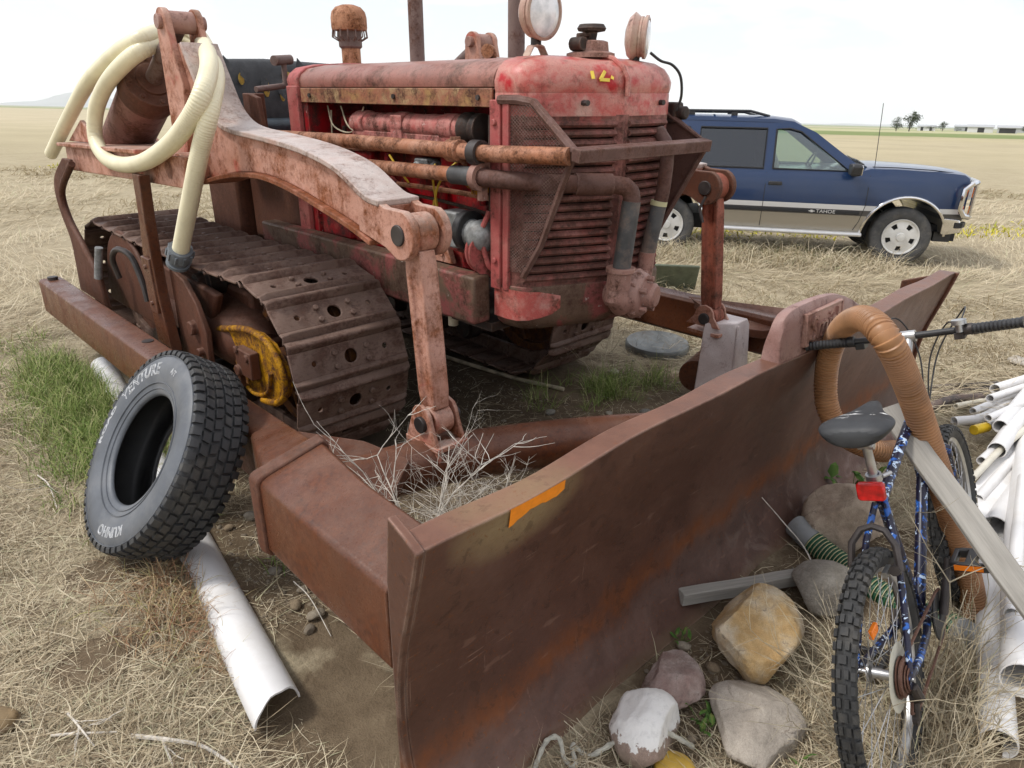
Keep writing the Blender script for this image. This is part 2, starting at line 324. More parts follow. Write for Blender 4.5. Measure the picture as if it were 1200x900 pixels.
def mat_blade():
    """moldboard: brown polished steel, an orange rust band at mid height, dust scuffs near the foot"""
    t = NT('blade_steel'); x, y, z = t.xyz()
    n1 = t.noise(2.2, 7, .6, dist=.4); n2 = t.noise(9, 7, .68); n3 = t.noise(60, 5, .7); st = t.noise(7, 6, .7, co=t.stretch((.5, 1, .12)))
    c = t.ramp(n1, [(.3, (.066, .034, .027)), (.5, (.092, .048, .038)), (.7, (.13, .074, .058))])
    c = t.mix(t.ramp(n2, [(.48, 0.0), (.75, .55)]), c, (.105, .055, .042))
    zc = t.math('ADD', t.math('MULTIPLY', x, .055), .215)
    zc = t.math('ADD', zc, t.math('MULTIPLY', t.math('SUBTRACT', n1, .5), .12))
    d = t.math('SUBTRACT', z, zc)
    d = t.math('ADD', d, t.math('MULTIPLY', t.math('SUBTRACT', st, .5), .3))
    band = t.math('MULTIPLY', t.ramp(t.math('ADD', t.math('MULTIPLY', d, 2.2), .5), [(.40, 0.0), (.475, 1.0), (.54, .75), (.68, 0.0)]), t.ramp(n2, [(.32, .15), (.56, 1.0)]))
    c = t.mix(t.math('MULTIPLY', band, .62), c, (.2, .066, .027))
    low = t.ramp(t.math('ADD', t.math('MULTIPLY', d, 2.2), .5), [(.30, 1.0), (.42, 0.0)])
    c = t.mix(t.math('MULTIPLY', low, .75), c, t.ramp(n2, [(.3, (.048, .034, .031)), (.6, (.085, .062, .057))]))
    # pale dried mud scuffs low on the far half and a strip along the foot
    sc = t.math('MULTIPLY', t.ramp(t.noise(8, 6, .6, dist=1.2), [(.5, 0.0), (.66, 1.0)]), t.math('MULTIPLY', t.ramp(z, [(.02, 1.0), (.3, 0.0)]), t.ramp(t.math('MULTIPLY', x, .4), [(.25, .15), (.55, 1.0)])))
    c = t.mix(t.math('MULTIPLY', sc, .6), c, (.34, .29, .26))
    c = t.mix(t.ramp(t.math('ADD', z, t.math('MULTIPLY', n2, .03)), [(.015, .8), (.06, 0.0)]), c, (.2, .16, .11))
    # tan overspray round the orange paint mark
    dx = t.math('MULTIPLY', t.math('SUBTRACT', x, -.26), 3.6); dz = t.math('MULTIPLY', t.math('SUBTRACT', z, .85), 6.5)
    r = t.math('ADD', t.math('ADD', t.math('MULTIPLY', dx, dx), t.math('MULTIPLY', dz, dz)), t.math('MULTIPLY', n2, .5))
    c = t.mix(t.ramp(r, [(.25, .8), (1.0, 0.0)]), c, (.27, .205, .125))
    c = t.mix(t.ramp(t.noise(26, 2, .5, co=t.stretch((.25, 1, 1))), [(.69, 0.0), (.73, .3)]), c, (.24, .15, .12))
    for k_, (sc, rot, th) in enumerate((((1, 1, 26), .5, .70), ((30, 1, 1), -.35, .71), ((1, 1, 34), 1.1, .71))):
        mp_ = t.n('ShaderNodeMapping', {'Vector': t.co, 'Scale': sc, 'Rotation': (0, rot, 0)}).outputs['Vector']
        ln = t.ramp(t.noise(2.2, 2, .5, co=mp_), [(th, 0.0), (th + .015, 1.0)])
        c = t.mix(t.math('MULTIPLY', t.math('MULTIPLY', ln, t.ramp(n2, [(.5, 0.0), (.6, 1.0)])), .5), c, (.27, .185, .15))
    pits = t.ramp(t.noise(110, 2, .5), [(.64, 0.0), (.70, 1.0)]); c = t.mix(t.math('MULTIPLY', pits, .6), c, (.17, .06, .025))
    flk = t.ramp(t.noise(17, 7, .75, dist=.5), [(.56, 0.0), (.585, 1.0)]); c = t.mix(t.math('MULTIPLY', flk, .35), c, (.03, .016, .013))
    bn = t.n('ShaderNodeBevel', {'Radius': .012}, samples=3).outputs['Normal']; tn = t.n('ShaderNodeNewGeometry').outputs['Normal']
    dt = t.n('ShaderNodeVectorMath', {0: bn, 1: tn}, operation='DOT_PRODUCT').outputs['Value']
    c = t.mix(t.math('MULTIPLY', t.ramp(dt, [(.80, 1.0), (.985, 0.0)]), t.ramp(n2, [(.4, .1), (.58, .85)])), c, (.42, .32, .27))
    c = t.mix(.3, c, t.ramp(n3, [(.3, .5), (.7, 1.0)]), 'MULTIPLY')
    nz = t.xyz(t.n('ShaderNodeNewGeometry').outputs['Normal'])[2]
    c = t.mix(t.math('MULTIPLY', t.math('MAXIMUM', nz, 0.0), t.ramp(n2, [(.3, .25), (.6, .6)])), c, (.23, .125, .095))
    c = t.n('ShaderNodeHueSaturation', {'Color': c, 'Hue': .503, 'Saturation': 1.14, 'Value': 1.12}).outputs['Color']
    t.b.inputs['Specular IOR Level'].default_value = .35
    return t.set(Base_Color=c, Roughness=t.math('ADD', .30, t.math('MULTIPLY', n2, .3)), Normal=t.bump(t.math('ADD', t.math('ADD', n2, t.math('MULTIPLY', n3, .4)), t.math('ADD', t.math('MULTIPLY', flk, .5), t.math('MULTIPLY', t.noise(3.5, 3, .5), 2.5))), .2, .008), Metallic=.15)
M['blade'] = mat_blade()

def mat_car():
    """two-tone body: blue above, silver stripe, charcoal band, pewter below"""
    t = NT('two_tone_car_paint'); x, y, z = t.xyz()
    c = t.ramp(t.math('MULTIPLY', z, .5), [(0.0, (.30, .27, .215)), (.305, (.05, .05, .055)), (.34, (.6, .6, .6)), (.372, (.002, .025, .09))], 'CONSTANT')
    f = t.noise(3, 6, .7)
    dust = t.math('MULTIPLY', t.ramp(z, [(.3, .4), (.7, .03)]), t.ramp(f, [(.35, .3), (.65, 1.0)]))
    c = t.mix(dust, c, (.34, .29, .22))
    t.set(Base_Color=c, Roughness=.28, Metallic=.1)
    t.b.inputs['Coat Weight'].default_value = .45; t.b.inputs['Coat Roughness'].default_value = .06
    return t.m
M['car'] = mat_car()

def mat_glass(name, tint, gl=.08, trans=.85):
    t = NT(name); t.t.nodes.remove(t.b)
    tr = t.n('ShaderNodeBsdfTransparent', {'Color': tint}); g = t.n('ShaderNodeBsdfGlossy', {'Color': (1., 1., 1.), 'Roughness': .03})
    fr = t.n('ShaderNodeFresnel', {'IOR': 1.5})
    fac = t.math('ADD', fr.outputs[0], gl, clamp=True)
    mx = t.n('ShaderNodeMixShader', {0: fac, 1: tr.outputs[0], 2: g.outputs[0]})
    t.t.links.new(mx.outputs[0], t.t.nodes['Material Output'].inputs['Surface'])
    return t.m
M['glass'] = mat_glass('clear_car_glass', (.78, .86, .8))
M['dark_glass'] = mat_glass('tinted_car_glass', (.2, .23, .25), .05)
def mat_lens():
    t = NT('lamp_lens'); f = t.noise(18, 4)
    t.set(Base_Color=t.ramp(f, [(.35, (.62, .64, .66)), (.6, (.9, .9, .92))]), Roughness=.16, Normal=t.bump(t.noise(60, 2, co=t.stretch((1, 1, .05))), .15, .004))
    t.b.inputs['Coat Weight'].default_value = 1.0
    return t.m
M['lens'] = mat_lens()

def mat_bike():
    t = NT('splatter_bike_paint')
    n = t.noise(26, 3, .6, dist=1.0); n2 = t.noise(40, 2, .5, dist=1.5)
    c = t.ramp(n, [(.56, (.010, .010, .028)), (.62, (.02, .11, .42))])
    c = t.mix(t.ramp(n2, [(.62, 0.0), (.65, 1.0)]), c, (.5, .62, .78))
    return t.set(Base_Color=c, Roughness=.35)
M['bike'] = mat_bike()

def mat_rock(name, cols, scale=6, paint=None, bump=.5):
    t = NT(name); n1 = t.noise(scale, 8, .65); n2 = t.noise(scale * 7, 6, .7); n3 = t.noise(scale * 30, 3, .6)
    c = t.ramp(n1, cols); c = t.mix(.55, c, t.ramp(n2, [(.3, .5), (.6, 1.0)]), 'MULTIPLY')
    ve = t.n('ShaderNodeTexVoronoi', {'Vector': t.n('ShaderNodeVectorMath', {0: t.co, 1: t.n('ShaderNodeVectorMath', {0: t.noise(scale * 3, 4, .6, out='Color'), 1: (.06, .06, .06)}, operation='MULTIPLY').outputs[0]}).outputs[0], 'Scale': scale * 1.6}, feature='DISTANCE_TO_EDGE').outputs['Distance']
    crack = t.ramp(ve, [(.0, .7), (.018, 0.0)])
    c = t.mix(t.math('MULTIPLY', crack, t.ramp(n1, [(.45, 0.0), (.55, 1.0)])), c, (.12, .09, .07))
    grain = t.noise(scale * 60, 2, .5); c = t.mix(.4, c, t.ramp(grain, [(.35, .55), (.6, 1.0)]), 'MULTIPLY')
    up = t.xyz(t.n('ShaderNodeNewGeometry').outputs['Position'])[2]
    c = t.mix(t.ramp(t.math('ADD', up, t.math('MULTIPLY', n2, .05)), [(.035, .75), (.085, 0.0)]), c, (.2, .15, .095))
    if paint:
        col, d, thr = paint
        dn = t.n('ShaderNodeVectorMath', {0: t.co, 1: d}, operation='DOT_PRODUCT').outputs['Value']
        mk = t.ramp(t.math('ADD', dn, t.math('MULTIPLY', t.math('SUBTRACT', n2, .5), .12)), [(thr - .008, 0.0), (thr + .008, 1.0)])
        c = t.mix(mk, c, t.ramp(n2, [(.25, tuple(q * .75 for q in col)), (.5, col)]))
    return t.set(Base_Color=c, Roughness=.85, Normal=t.bump(t.math('ADD', n2, t.math('MULTIPLY', n3, .3)), bump, .012))

def mat_attr(name, stops, rough=.8, tr=.0):
    """blades and leaves: colour from a random value stored on each blade"""
    t = NT(name); a = t.n('ShaderNodeAttribute', attribute_name='tone')
    t.set(Base_Color=t.ramp(a.outputs['Fac'], stops), Roughness=rough)
    t.b.inputs['Specular IOR Level'].default_value = .25
    return t.m
M['straw'] = mat_attr('dry_straw', [(0, (.16, .115, .075)), (.25, (.33, .26, .165)), (.55, (.49, .41, .275)), (.88, (.62, .54, .39)), (1, (.42, .41, .25))])
M['grass'] = mat_attr('green_grass', [(0, (.09, .145, .03)), (.45, (.19, .27, .065)), (.75, (.32, .36, .12)), (1, (.5, .45, .25))])
M['reddish'] = mat_attr('reddish_dry_grass', [(0, (.2, .09, .05)), (.4, (.34, .2, .11)), (.8, (.5, .38, .22)), (1, (.3, .3, .1))])
M['leaf'] = mat_attr('green_leaf', [(0, (.035, .085, .015)), (.6, (.09, .17, .035)), (1, (.2, .22, .06))])
M['dark_leaf'] = mat_attr('dark_tree_leaf', [(0, (.02, .035, .014)), (1, (.06, .08, .03))])
M['flower'] = mat_attr('yellow_flower', [(0, (.3, .33, .04)), (1, (.75, .62, .03))])

def mat_saddle():
    t = NT('scuffed_saddle_cover'); n1 = t.noise(9, 5); sc = t.noise(38, 3, .5, co=t.stretch((1.6, .6, 1)), dist=.6)
    c = t.ramp(n1, [(.35, (.016, .017, .019)), (.65, (.036, .038, .041))])
    x, y, z = t.xyz(); top = t.ramp(t.math('ADD', t.math('MULTIPLY', t.math('SUBTRACT', x, .16), 8.0), .5), [(.2, 0.0), (.4, 1.0), (.75, 1.0), (.95, 0.0)])
    c = t.mix(t.math('MULTIPLY', t.ramp(sc, [(.63, 0.0), (.66, 1.0)]), top), c, (.7, .7, .68))
    return t.set(Base_Color=c, Roughness=.58, Normal=t.bump(t.noise(300, 2), .1, .002))
M['saddle'] = mat_saddle()

# ================================================================== BULLDOZER
dozer = thing('bulldozer', 'rusty red crawler bulldozer with a wide front blade and hydraulic lift arms', 'bulldozer', matrix=MACHINE)
XC = 1.2                                   # centre line of the machine
def mx(x): return 2 * XC - x               # the mirrored side
def P(name, mb, mat, parent=dozer, **k): return mb.build(name, M[mat], parent, **k)

# ---- blade
prof = spline([(.02, 0), (.07, .07), (.115, .16), (.136, .28), (.137, .42), (.118, .56), (.083, .69), (.05, .81), (.028, .9)], 3)
blade = MB(); rings = []
for i in range(61):
    x = -.555 + 3.525 * i / 60
    sag = -.007 * math.exp(-((x + .25) / .2) ** 2) + .006 * math.sin(x * 3.1) + .003 * math.sin(x * 9)
    wob = .006 * math.sin(x * 2.3 + 1) + .003 * math.sin(x * 7)
    f = [(x, y + wob, z + sag * (z / .9) ** 3) for y, z in prof]
    zt = .9 + sag; dd = .004 * math.sin(x * 11)
    f += [(x, .112 + dd, zt), (x, .112 + dd, zt - .032), (x, .064, zt - .034)]
    f += [(x, y + wob + .034, z) for y, z in reversed(prof[:-3])]
    rings.append(f)
blade.loft(rings)
blade_o = P('blade', blade, 'blade', bevel=.004)
def end_plate(x, pts):
    return P('end_plate', MB().prism([(x, y, z) for y, z in pts], (.024, 0, 0)), 'rust', blade_o, bevel=.004)
fr = [(y - .006, z) for y, z in prof]
e1 = end_plate(-.580, fr + [(.06, .92), (.122, .945), (.142, .78), (.146, .5), (.15, .0)])
e1.data.materials[0] = M['blade']
e2 = end_plate(2.97, fr + [(.06, .9), (.29, .812), (.29, .75), (.165, .6), (.165, 0)])
# raised centre casting with the maker's plate
st = [(1.0, .9), (1.006, .985), (1.03, 1.045), (1.08, 1.072), (1.2, 1.08), (1.42, 1.07), (1.6, 1.02), (1.75, .955), (1.9, .9)]
rg = []
for x, zt in spline(st, 4):
    h = max(zt - .9, .002); rg.append([(x, .034, .889), (x, .040, .9 + h * .55), (x, .046, .9 + h * .88), (x, .056, .9 + h * .99), (x, .072, .9 + h), (x, .092, .9 + h * .96), (x, .102, .9 + h * .6), (x, .106, .889)])
casting = P('crest_casting', MB().loft(rg), 'post', blade_o, bevel=.004)
casting.data.materials[0] = M['white_steel_pink'] = worn('greyed_pink_casting', [(.35, (.27, .155, .135)), (.6, (.38, .25, .225))], amt=.32, scale=5, rough=.55, rust=(.2, .1, .075), bump=.12)
PO, PU, PV = Vector((1.315, .0385, .985)), Vector((1, 0, .0)), Vector((0, .10, .995)).normalized()
PN = PU.cross(PV)   # towards the viewer (-y)
def onplate(u, v, h): return PO + PU * u + PV * v + PN * h
npl = MB(); ring0 = [(-.155, -.062), (.155, -.062), (.155, .062), (-.155, .062)]
npl.loft([[onplate(u, v, -.012) for u, v in ring0], [onplate(u, v, .009) for u, v in ring0], [onplate(u * .97, v * .94, .012) for u, v in ring0]])
for (a, b) in (((-.15, -.057), (.15, -.057)), ((.15, -.057), (.15, .057)), ((.15, .057), (-.15, .057)), ((-.15, .057), (-.15, -.057))):
    npl.cyl(onplate(*a, .012), onplate(*b, .012), .005, n=6)
plate_o = P('name_plate', npl, 'pump', blade_o, bevel=.002)
vs, fs = ribbon_text('Smith', .118, .007, shear=.18)
P('lettering', MB().add([onplate(p.x * 1.0, p.y * 1.05 - .004, .015 + p.z) for p in vs], fs), 'pump', plate_o, smooth=None)
# orange paint mark along the upper edge, lying on the curved face
mk = MB(); a = []; b_ = []
for i in range(15):
    x = -.310 + .19 * i / 14; zt = .895 - .006 * math.exp(-((x + .25) / .2) ** 2)
    dep = .050 - .0016 * i + .008 * math.sin(i * .5 + 2.0) + .002 * math.sin(i * 2.2)
    wob = .006 * math.sin(x * 2.3 + 1) + .003 * math.sin(x * 7)
    a.append((x, .028 + wob - .003, zt)); b_.append((x + .004, .028 + wob + dep * .2 - .003, zt - dep))
mk.add(a + b_, [(k, k + 1, 16 + k, 15 + k) for k in range(14)])
P('paint_mark', mk, 'mark_orange', blade_o)

# ---- push arms: straight rear beam, deeper front beam, wrapped collar
def ring_xz(y, xo, xi, zo, zi, zb, c=.018):
    return [(xo, y, zb + c), (xo, y, zo - c), (xo + c * .4, y, zo - c * .3), (xo + c, y, zo), (xi - c, y, zi), (xi, y, zi - c), (xi, y, zb + c), (xi - c, y, zb), (xo + c, y, zb)]
def push_arm(side):
    f = (lambda rs: rs) if side == 0 else (lambda rs: [[(mx(p[0]), p[1], p[2]) for p in r] for r in rs])
    o = P('push_arm', MB().loft(f([ring_xz(y, -.30, -.15, .565, .565, .325) for y in (4.72, 2.6, 1.6, 1.42 if side == 0 else .17)])), 'beam', bevel=.004)
    if side == 0: P('front_beam', MB().loft(f([ring_xz(1.44, -.315, -.165, .575, .58, .32), ring_xz(1.0, -.47, -.28, .68, .71, .42), ring_xz(.80, -.575, -.35, .755, .80, .505), ring_xz(.5, -.575, -.39, .742, .80, .49), ring_xz(.165, -.57, -.40, .73, .80, .475)])), 'beam', o, bevel=.004)
    if side == 0: P('collar', MB().loft(f([ring_xz(.83, -.583, -.338, .762, .808, .495), ring_xz(.80, -.588, -.342, .768, .813, .492), ring_xz(.775, -.583, -.346, .762, .81, .492)])), 'rust', o, bevel=.005)
    if side == 0:
        P('end_bolt', MB().cyl((-.225, 4.65, .56), (-.225, 4.65, .585), .032, n=12), 'dark_steel', o)
        P('plug', MB().cyl((-.21, 2.85, .563), (-.21, 2.85, .568), .03, n=14), 'dark_steel', o)
        P('end_plate', MB().box((-.27, 4.727, .48), (.05, .02, .14)), 'dark_steel', o)
    # gusset and the diagonal tube that carries the lift link
    g = [(-.40, .5, .60), (-.2, 1.4, .57), (-.02, 1.12, .56), (.05, .93, .53), (-.1, .82, .5)]
    if side: g = [(mx(a), b, c) for a, b, c in g]
    P('gusset', MB().prism(g, (0, 0, -.05)), 'rust', o, bevel=.004)
    pth = spline([(-.42, 1.1, .44), (-.1, 1.045, .445), (.23, .955, .45), (.6, .775, .45), (.96, .54, .45), (1.17, .37, .44), (1.26, .23, .42)], 5)
    if side: pth = [(mx(a), b + .1, c - .24) for a, b, c in pth]
    P('diagonal_tube', MB().tube(pth if side == 0 else pth[:10], .098, 20), 'beam', o)
    return o
arm_near = push_arm(0); arm_far = push_arm(1)

# ---- lift links with their clevis brackets
def lift_link(side):
    sx = (lambda x: x) if side == 0 else mx
    a = Vector((sx(.222), .984, .617)); b = Vector((sx(.228), 1.055, 1.315))
    mb = MB(); t = (b - a).normalized(); wx = Vector((1, 0, 0)); wy = t.cross(wx).normalized()
    def sec(p, s=1.0):     # grooved section
        q = [(-.045, -.035), (.045, -.035), (.045, -.02), (.03, -.012), (.03, .012), (.045, .02), (.045, .035), (-.045, .035), (-.045, .02), (-.03, .012), (-.03, -.012), (-.045, -.02)]
        return [p + wx * (u * .84 * s) + wy * (v * 1.35 * s) for u, v in q]
    L = (b - a).length
    mb.loft([sec(a + t * .05, .9), sec(a + t * .12), sec(b - t * .13), sec(b - t * .06, .92)])
    for p, r in ((a, .058), (b, .07)): mb.cyl(p - wx * .043, p + wx * .043, r, n=24)
    o = P('lift_link', mb, 'arm' if side == 0 else 'rust', bevel=.005)
    if side: o.data.materials[0] = worn('red_brown_link_paint', [(.35, (.24, .07, .045)), (.6, (.32, .12, .085))], amt=.4, scale=6, bump=.2, rust=(.12, .05, .03))
    c = MB()
    for dx in (-.062, .062):
        x0 = a.x + dx
        zb_ = .49 if side == 0 else .585
        poly = [(-.105, zb_), (-.095, max(.55, zb_ + .01)), (-.06, .64)] + [(-.055 * math.cos(q), .655 + .05 * math.sin(q) * 1.0) for q in [R(d) for d in (20, 50, 90, 130, 160)]][::1] + [(.06, .64), (.095, max(.55, zb_ + .01)), (.11, zb_)]
        c.prism([(x0 - .008, .99 + y, z - .012) for y, z in poly], (.016, 0, 0))
    c.box((a.x, .985, .535), (.15, .2, .02))
    br = P('clevis', c, 'arm', o, bevel=.003)
    P('pin', MB().cyl(a - wx * .085, a + wx * .095, .032, n=18).cyl(a + wx * .095, a + wx * .108, .02, n=6), 'dark_steel', o, bevel=.003)
    P('pin', MB().cyl(b - wx * .092, b + wx * .092, .037, n=20), 'dark_steel', o, bevel=.003)
    if side:
        top_ = [(2.075, .965), (2.20, .83), (2.36, .84), (2.36, 1.0)]
        m2 = MB().loft([[(x + (x - 2.2) * k, y - (.97 - y) * k * .5, z) for x, y in top_] for k, z in ((.35, .08), (.12, .36), (.0, .565), (-.12, .60))])
        m2.box((2.20, .822, .36), (.014, .014, .46), Matrix.Rotation(.6, 3, 'Z'))
        P('bracket_post', m2, 'white_steel', o, bevel=.006)
        P('cotter', MB().tube([(b.x - .1, b.y - .02, b.z - .04), (b.x - .115, b.y + .0, b.z - .1), (b.x - .12, b.y - .03, b.z - .17)], .008, 6), 'dark_steel', o)
    return o
lift_link(0); lift_link(1)

# ---- lift arms: welded section with flanges, clevis nose and upright horn
top = [(1.16, 1.40), (1.26, 1.415), (1.42, 1.49), (1.58, 1.53), (1.78, 1.558), (2.05, 1.58), (2.30, 1.597), (2.44, 1.63), (2.54, 1.70), (2.63, 1.83), (2.72, 1.97)]
bot = [(1.22, 1.275), (1.36, 1.318), (1.55, 1.362), (1.78, 1.41), (2.03, 1.44), (2.28, 1.432), (2.5, 1.40), (2.72, 1.36), (2.92, 1.345)]
def lift_arm(side):
    sx = (lambda x: x) if side == 0 else mx
    tp = spline(top, 4); bt = spline(bot, 4)
    def pl(mb, pts, x0, x1): return mb.prism([(sx(x0), y, z) for y, z in pts], (sx(x1) - sx(x0), 0, 0))
    web = tp + [(2.80, 1.98), (2.86, 1.75), (2.92, 1.50), (2.93, 1.345)] + bt[::-1]
    mb = MB(); pl(mb, web, .165, .288)
    def flange(mb, line, x0, x1, t, up):
        rs = []
        for i, (y, z) in enumerate(line):
            a = line[max(i - 1, 0)]; b = line[min(i + 1, len(line) - 1)]; d = math.hypot(b[0] - a[0], b[1] - a[1]); nx, nz = -(b[1] - a[1]) / d * up, (b[0] - a[0]) / d * up
            rs.append([(sx(x0), y, z), (sx(x1), y, z), (sx(x1), y + nx * t, z + nz * t), (sx(x0), y + nx * t, z + nz * t)])
        mb.loft(rs)
    o = P('lift_arm', mb, 'arm', bevel=.004)
    ft = MB(); flange(ft, tp, .14, .318, .022, 1); P('flange', ft, 'arm_top', o, bevel=.004)
    fb_ = MB(); flange(fb_, bt, .135, .318, .022, -1); P('flange', fb_, 'arm_edge', o, bevel=.004)
    # nose plates round the link
    m2 = MB()
    for x0 in (.143, .281):
        c = [(1.055 + .088 * math.cos(q), 1.315 + .088 * math.sin(q)) for q in [R(d) for d in range(110, 281, 17)]]
        pl(m2, [(1.30, 1.435)] + [(1.2, 1.425), (1.13, 1.40)] + c + [(1.14, 1.262), (1.3, 1.30)], x0, x0 + .032)
    P('nose_plate', m2, 'arm' if side == 0 else 'rust', o, bevel=.004)
    # horn: two plates and a roller pin
    m3 = MB()
    for x0 in (.135, .285):
        c = [(2.885 + .062 * math.cos(q), 2.075 + .062 * math.sin(q)) for q in [R(d) for d in range(-10, 191, 20)]]
        pl(m3, [(2.93, 1.345), (2.99, 1.36), (2.96, 1.7)] + c + [(2.80, 1.97), (2.73, 1.80), (2.80, 1.5)], x0, x0 + .033)
    P('horn_plate', m3, 'arm', o, bevel=.004)
    P('horn_pin', MB().cyl((sx(.165), 2.885, 2.075), (sx(.29), 2.885, 2.075), .05, n=20).cyl((sx(.115), 2.885, 2.075), (sx(.345), 2.885, 2.075), .033, n=16), 'pump', o, bevel=.003)
    # pivot bosses
    m4 = MB().cyl((sx(.05), 2.72, 1.42), (sx(.36), 2.72, 1.42), .075, n=20).cyl((sx(.0), 2.72, 1.42), (sx(.06), 2.72, 1.42), .055, n=6).cyl((sx(.02), 2.98, 1.42), (sx(.18), 2.98, 1.42), .07, n=20)
    P('pivot_boss', m4, 'arm', o, bevel=.004)
    return o
lift_arm(0); lift_arm(1)

# ---- hydraulic cylinders
def lift_cylinder(side):
    sx = (lambda x: x) if side == 0 else mx
    a = Vector((sx(.22), 4.02, 1.475)); d = (Vector((sx(.22), 2.885, 2.075)) - a); L = d.length; d.normalize()
    q = a + d * .70
    o = P('lift_cylinder', MB().lathe([(.05, -.02), (.135, -.02), (.138, .0), (.138, .63), (.14, .64)], a, d, 32), 'rust', bevel=.003)
    o.data.materials[0] = worn('dull_red_cylinder', [(.35, (.17, .075, .06)), (.6, (.23, .115, .095))], amt=.4, scale=5, bump=.15, rough=.55)
    cap = MB().lathe([(.142, .585), (.152, .6), (.154, .73), (.148, .745), (.09, .748), (.088, .765), (.06, .77), (.03, .77)], a, d, 32)
    u = d.orthogonal().normalized(); w = d.cross(u)
    for k in range(8):
        q2 = a + d * .745 + (u * math.cos(k * math.pi / 4) + w * math.sin(k * math.pi / 4)) * .125
        cap.cyl(q2, q2 + d * .018, .013, n=6)
    P('cylinder_head', cap, 'rust', o, bevel=.002)
    P('piston_rod', MB().cyl(a + d * .74, a + d * (L - .03), .043, n=20), 'stack', o)
    return o
lift_cylinder(0); lift_cylinder(1)

# ---- support frames over the tracks that carry cylinder and lift arm
def support_frame(side):
    sx = (lambda x: x) if side == 0 else mx
    fl = lambda pts: [(sx(x), y, z) for x, y, z in pts]
    mb = MB()
    mb.prism(fl([(.0, 4.52, 1.435), (.0, 2.5, 1.49), (.0, 2.56, 1.345), (.0, 3.3, 1.325), (.0, 4.55, 1.285)]), (sx(.03) - sx(0), 0, 0))
    mb.prism(fl([(.40, 4.52, 1.435), (.40, 3.3, 1.47), (.40, 3.3, 1.325), (.40, 4.55, 1.285)]), (sx(.43) - sx(.40), 0, 0))
    mb.loft([fl([(-.03, y, z), (.47, y, z), (.47, y, z + .022), (-.03, y, z + .022)]) for y, z in ((4.6, 1.432), (3.08, 1.472))])
    mb.prism(fl([(.05, 4.62, 1.46), (.05, 4.25, 1.60), (.05, 3.95, 1.475)]), (sx(.075) - sx(.05), 0, 0))
    mb.prism(fl([(.38, 4.62, 1.46), (.38, 4.25, 1.60), (.38, 3.95, 1.475)]), (sx(.405) - sx(.38), 0, 0))
    o = P('support_frame', mb, 'arm', bevel=.005)
    def leg(cl, wd, x0=-.06, x1=.03):
        rs = []
        cl = spline(cl, 4); wd2 = spline([(w,) for w in wd], 4)
        for (y, z), (w,) in zip(cl, wd2): rs.append((y, z, w))
        out = []
        for i, (y, z, w) in enumerate(rs):
            out.append(fl([(x0, y - w, z), (x0, y + w, z), (x0 + .02, y + w, z), (x0 + .028, y + w * .55, z), (x0 + .028, y - w * .55, z), (x0 + .02, y - w, z)]))
            # web with rolled rims
        return out
    lg = MB().loft(leg([(3.02, 1.38), (3.05, 1.15), (3.08, .95), (3.10, .75), (3.06, .45)], [.07, .065, .085, .10, .13]))
    lg.loft([fl([(-.075, y - .012, z), (-.02, y - .012, z), (-.02, y + .012, z), (-.075, y + .012, z)]) for y, z in ((2.955, 1.38), (2.99, 1.15), (3.0, .95), (3.0, .75), (2.94, .45))])
    lg.box((sx(-.075), 3.07, .80), (.02, .12, .3)); 
    for z in (.9, .7): lg.cyl((sx(-.095), 3.07, z), (sx(-.06), 3.07, z), .014, n=6)
    P('leg', lg, 'rust', o, bevel=.004)
    rl = MB().loft(leg([(4.32, 1.37), (4.62, 1.24), (4.72, 1.12), (4.68, .98), (4.52, .82), (4.42, .66), (4.40, .45)], [.09, .085, .08, .09, .15, .26, .32]))
    rl.tube([(sx(-.06), y, z) for y, z in spline([(4.2, 1.35), (4.52, 1.2), (4.62, 1.1), (4.56, .96), (4.34, .8), (4.17, .66), (4.1, .45)], 4)], .022, 8)
    P('leg', rl, 'rust', o, bevel=.004)
    return o
sf = support_frame(0); support_frame(1)
sf.children[0].data.materials[0] = M['beam']; 
P('pipe_stub', MB().tube(spline([(-.08, 3.62, .74), (-.1, 3.6, .86), (-.09, 3.5, .93), (-.06, 3.38, .9), (-.05, 3.3, .76), (-.05, 3.27, .66)], 4), .017, 8), 'dark_steel', sf)
P('pipe_stub', MB().cyl((-.09, 4.05, .66), (-.06, 4.0, .86), .024, n=10), 'grey_cast', sf)
P('guard_plate', MB().prism([(.0, y, z) for y, z in [(2.62, .42), (2.60, .62), (2.68, .76), (2.80, .86), (2.98, .9), (3.0, .4)]], (.03, 0, 0)).cyl((-.03, 2.74, .62), (.01, 2.74, .62), .04, n=8).cyl((-.03, 2.68, .5), (.01, 2.68, .5), .025, n=8), 'rust', sf, bevel=.006)

# ---- crawler tracks
M['idler'] = worn('rusted_idler_paint', [(.3, (.40, .17, .03)), (.6, (.3, .12, .03))], amt=.72, scale=6, rust=(.1, .04, .024), rust2=(.05, .026, .02))
YF, YR, ZC, RP = 2.22, 4.45, .50, .405
def track_path(s):
    """pitch line: position and tangent angle"""
    Ls = YR - YF; arc = math.pi * RP; per = 2 * Ls + 2 * arc; s %= per
    if s < Ls: return YR - s, ZC + RP - .0 - .018 * math.sin(math.pi * s / Ls), math.pi          # top run, moving forwards (-y)
    s -= Ls
    if s < arc:
        q = s / RP; return YF - RP * math.sin(q), ZC + RP * math.cos(q), math.pi + q
    s -= arc
    if s < Ls: return YF + s, ZC - RP, 2 * math.pi
    s -= Ls; q = s / RP
    return YR + RP * math.sin(q), ZC - RP * math.cos(q), q
PER = 2 * (YR - YF) + 2 * math.pi * RP
NS = 34; PITCH = PER / NS
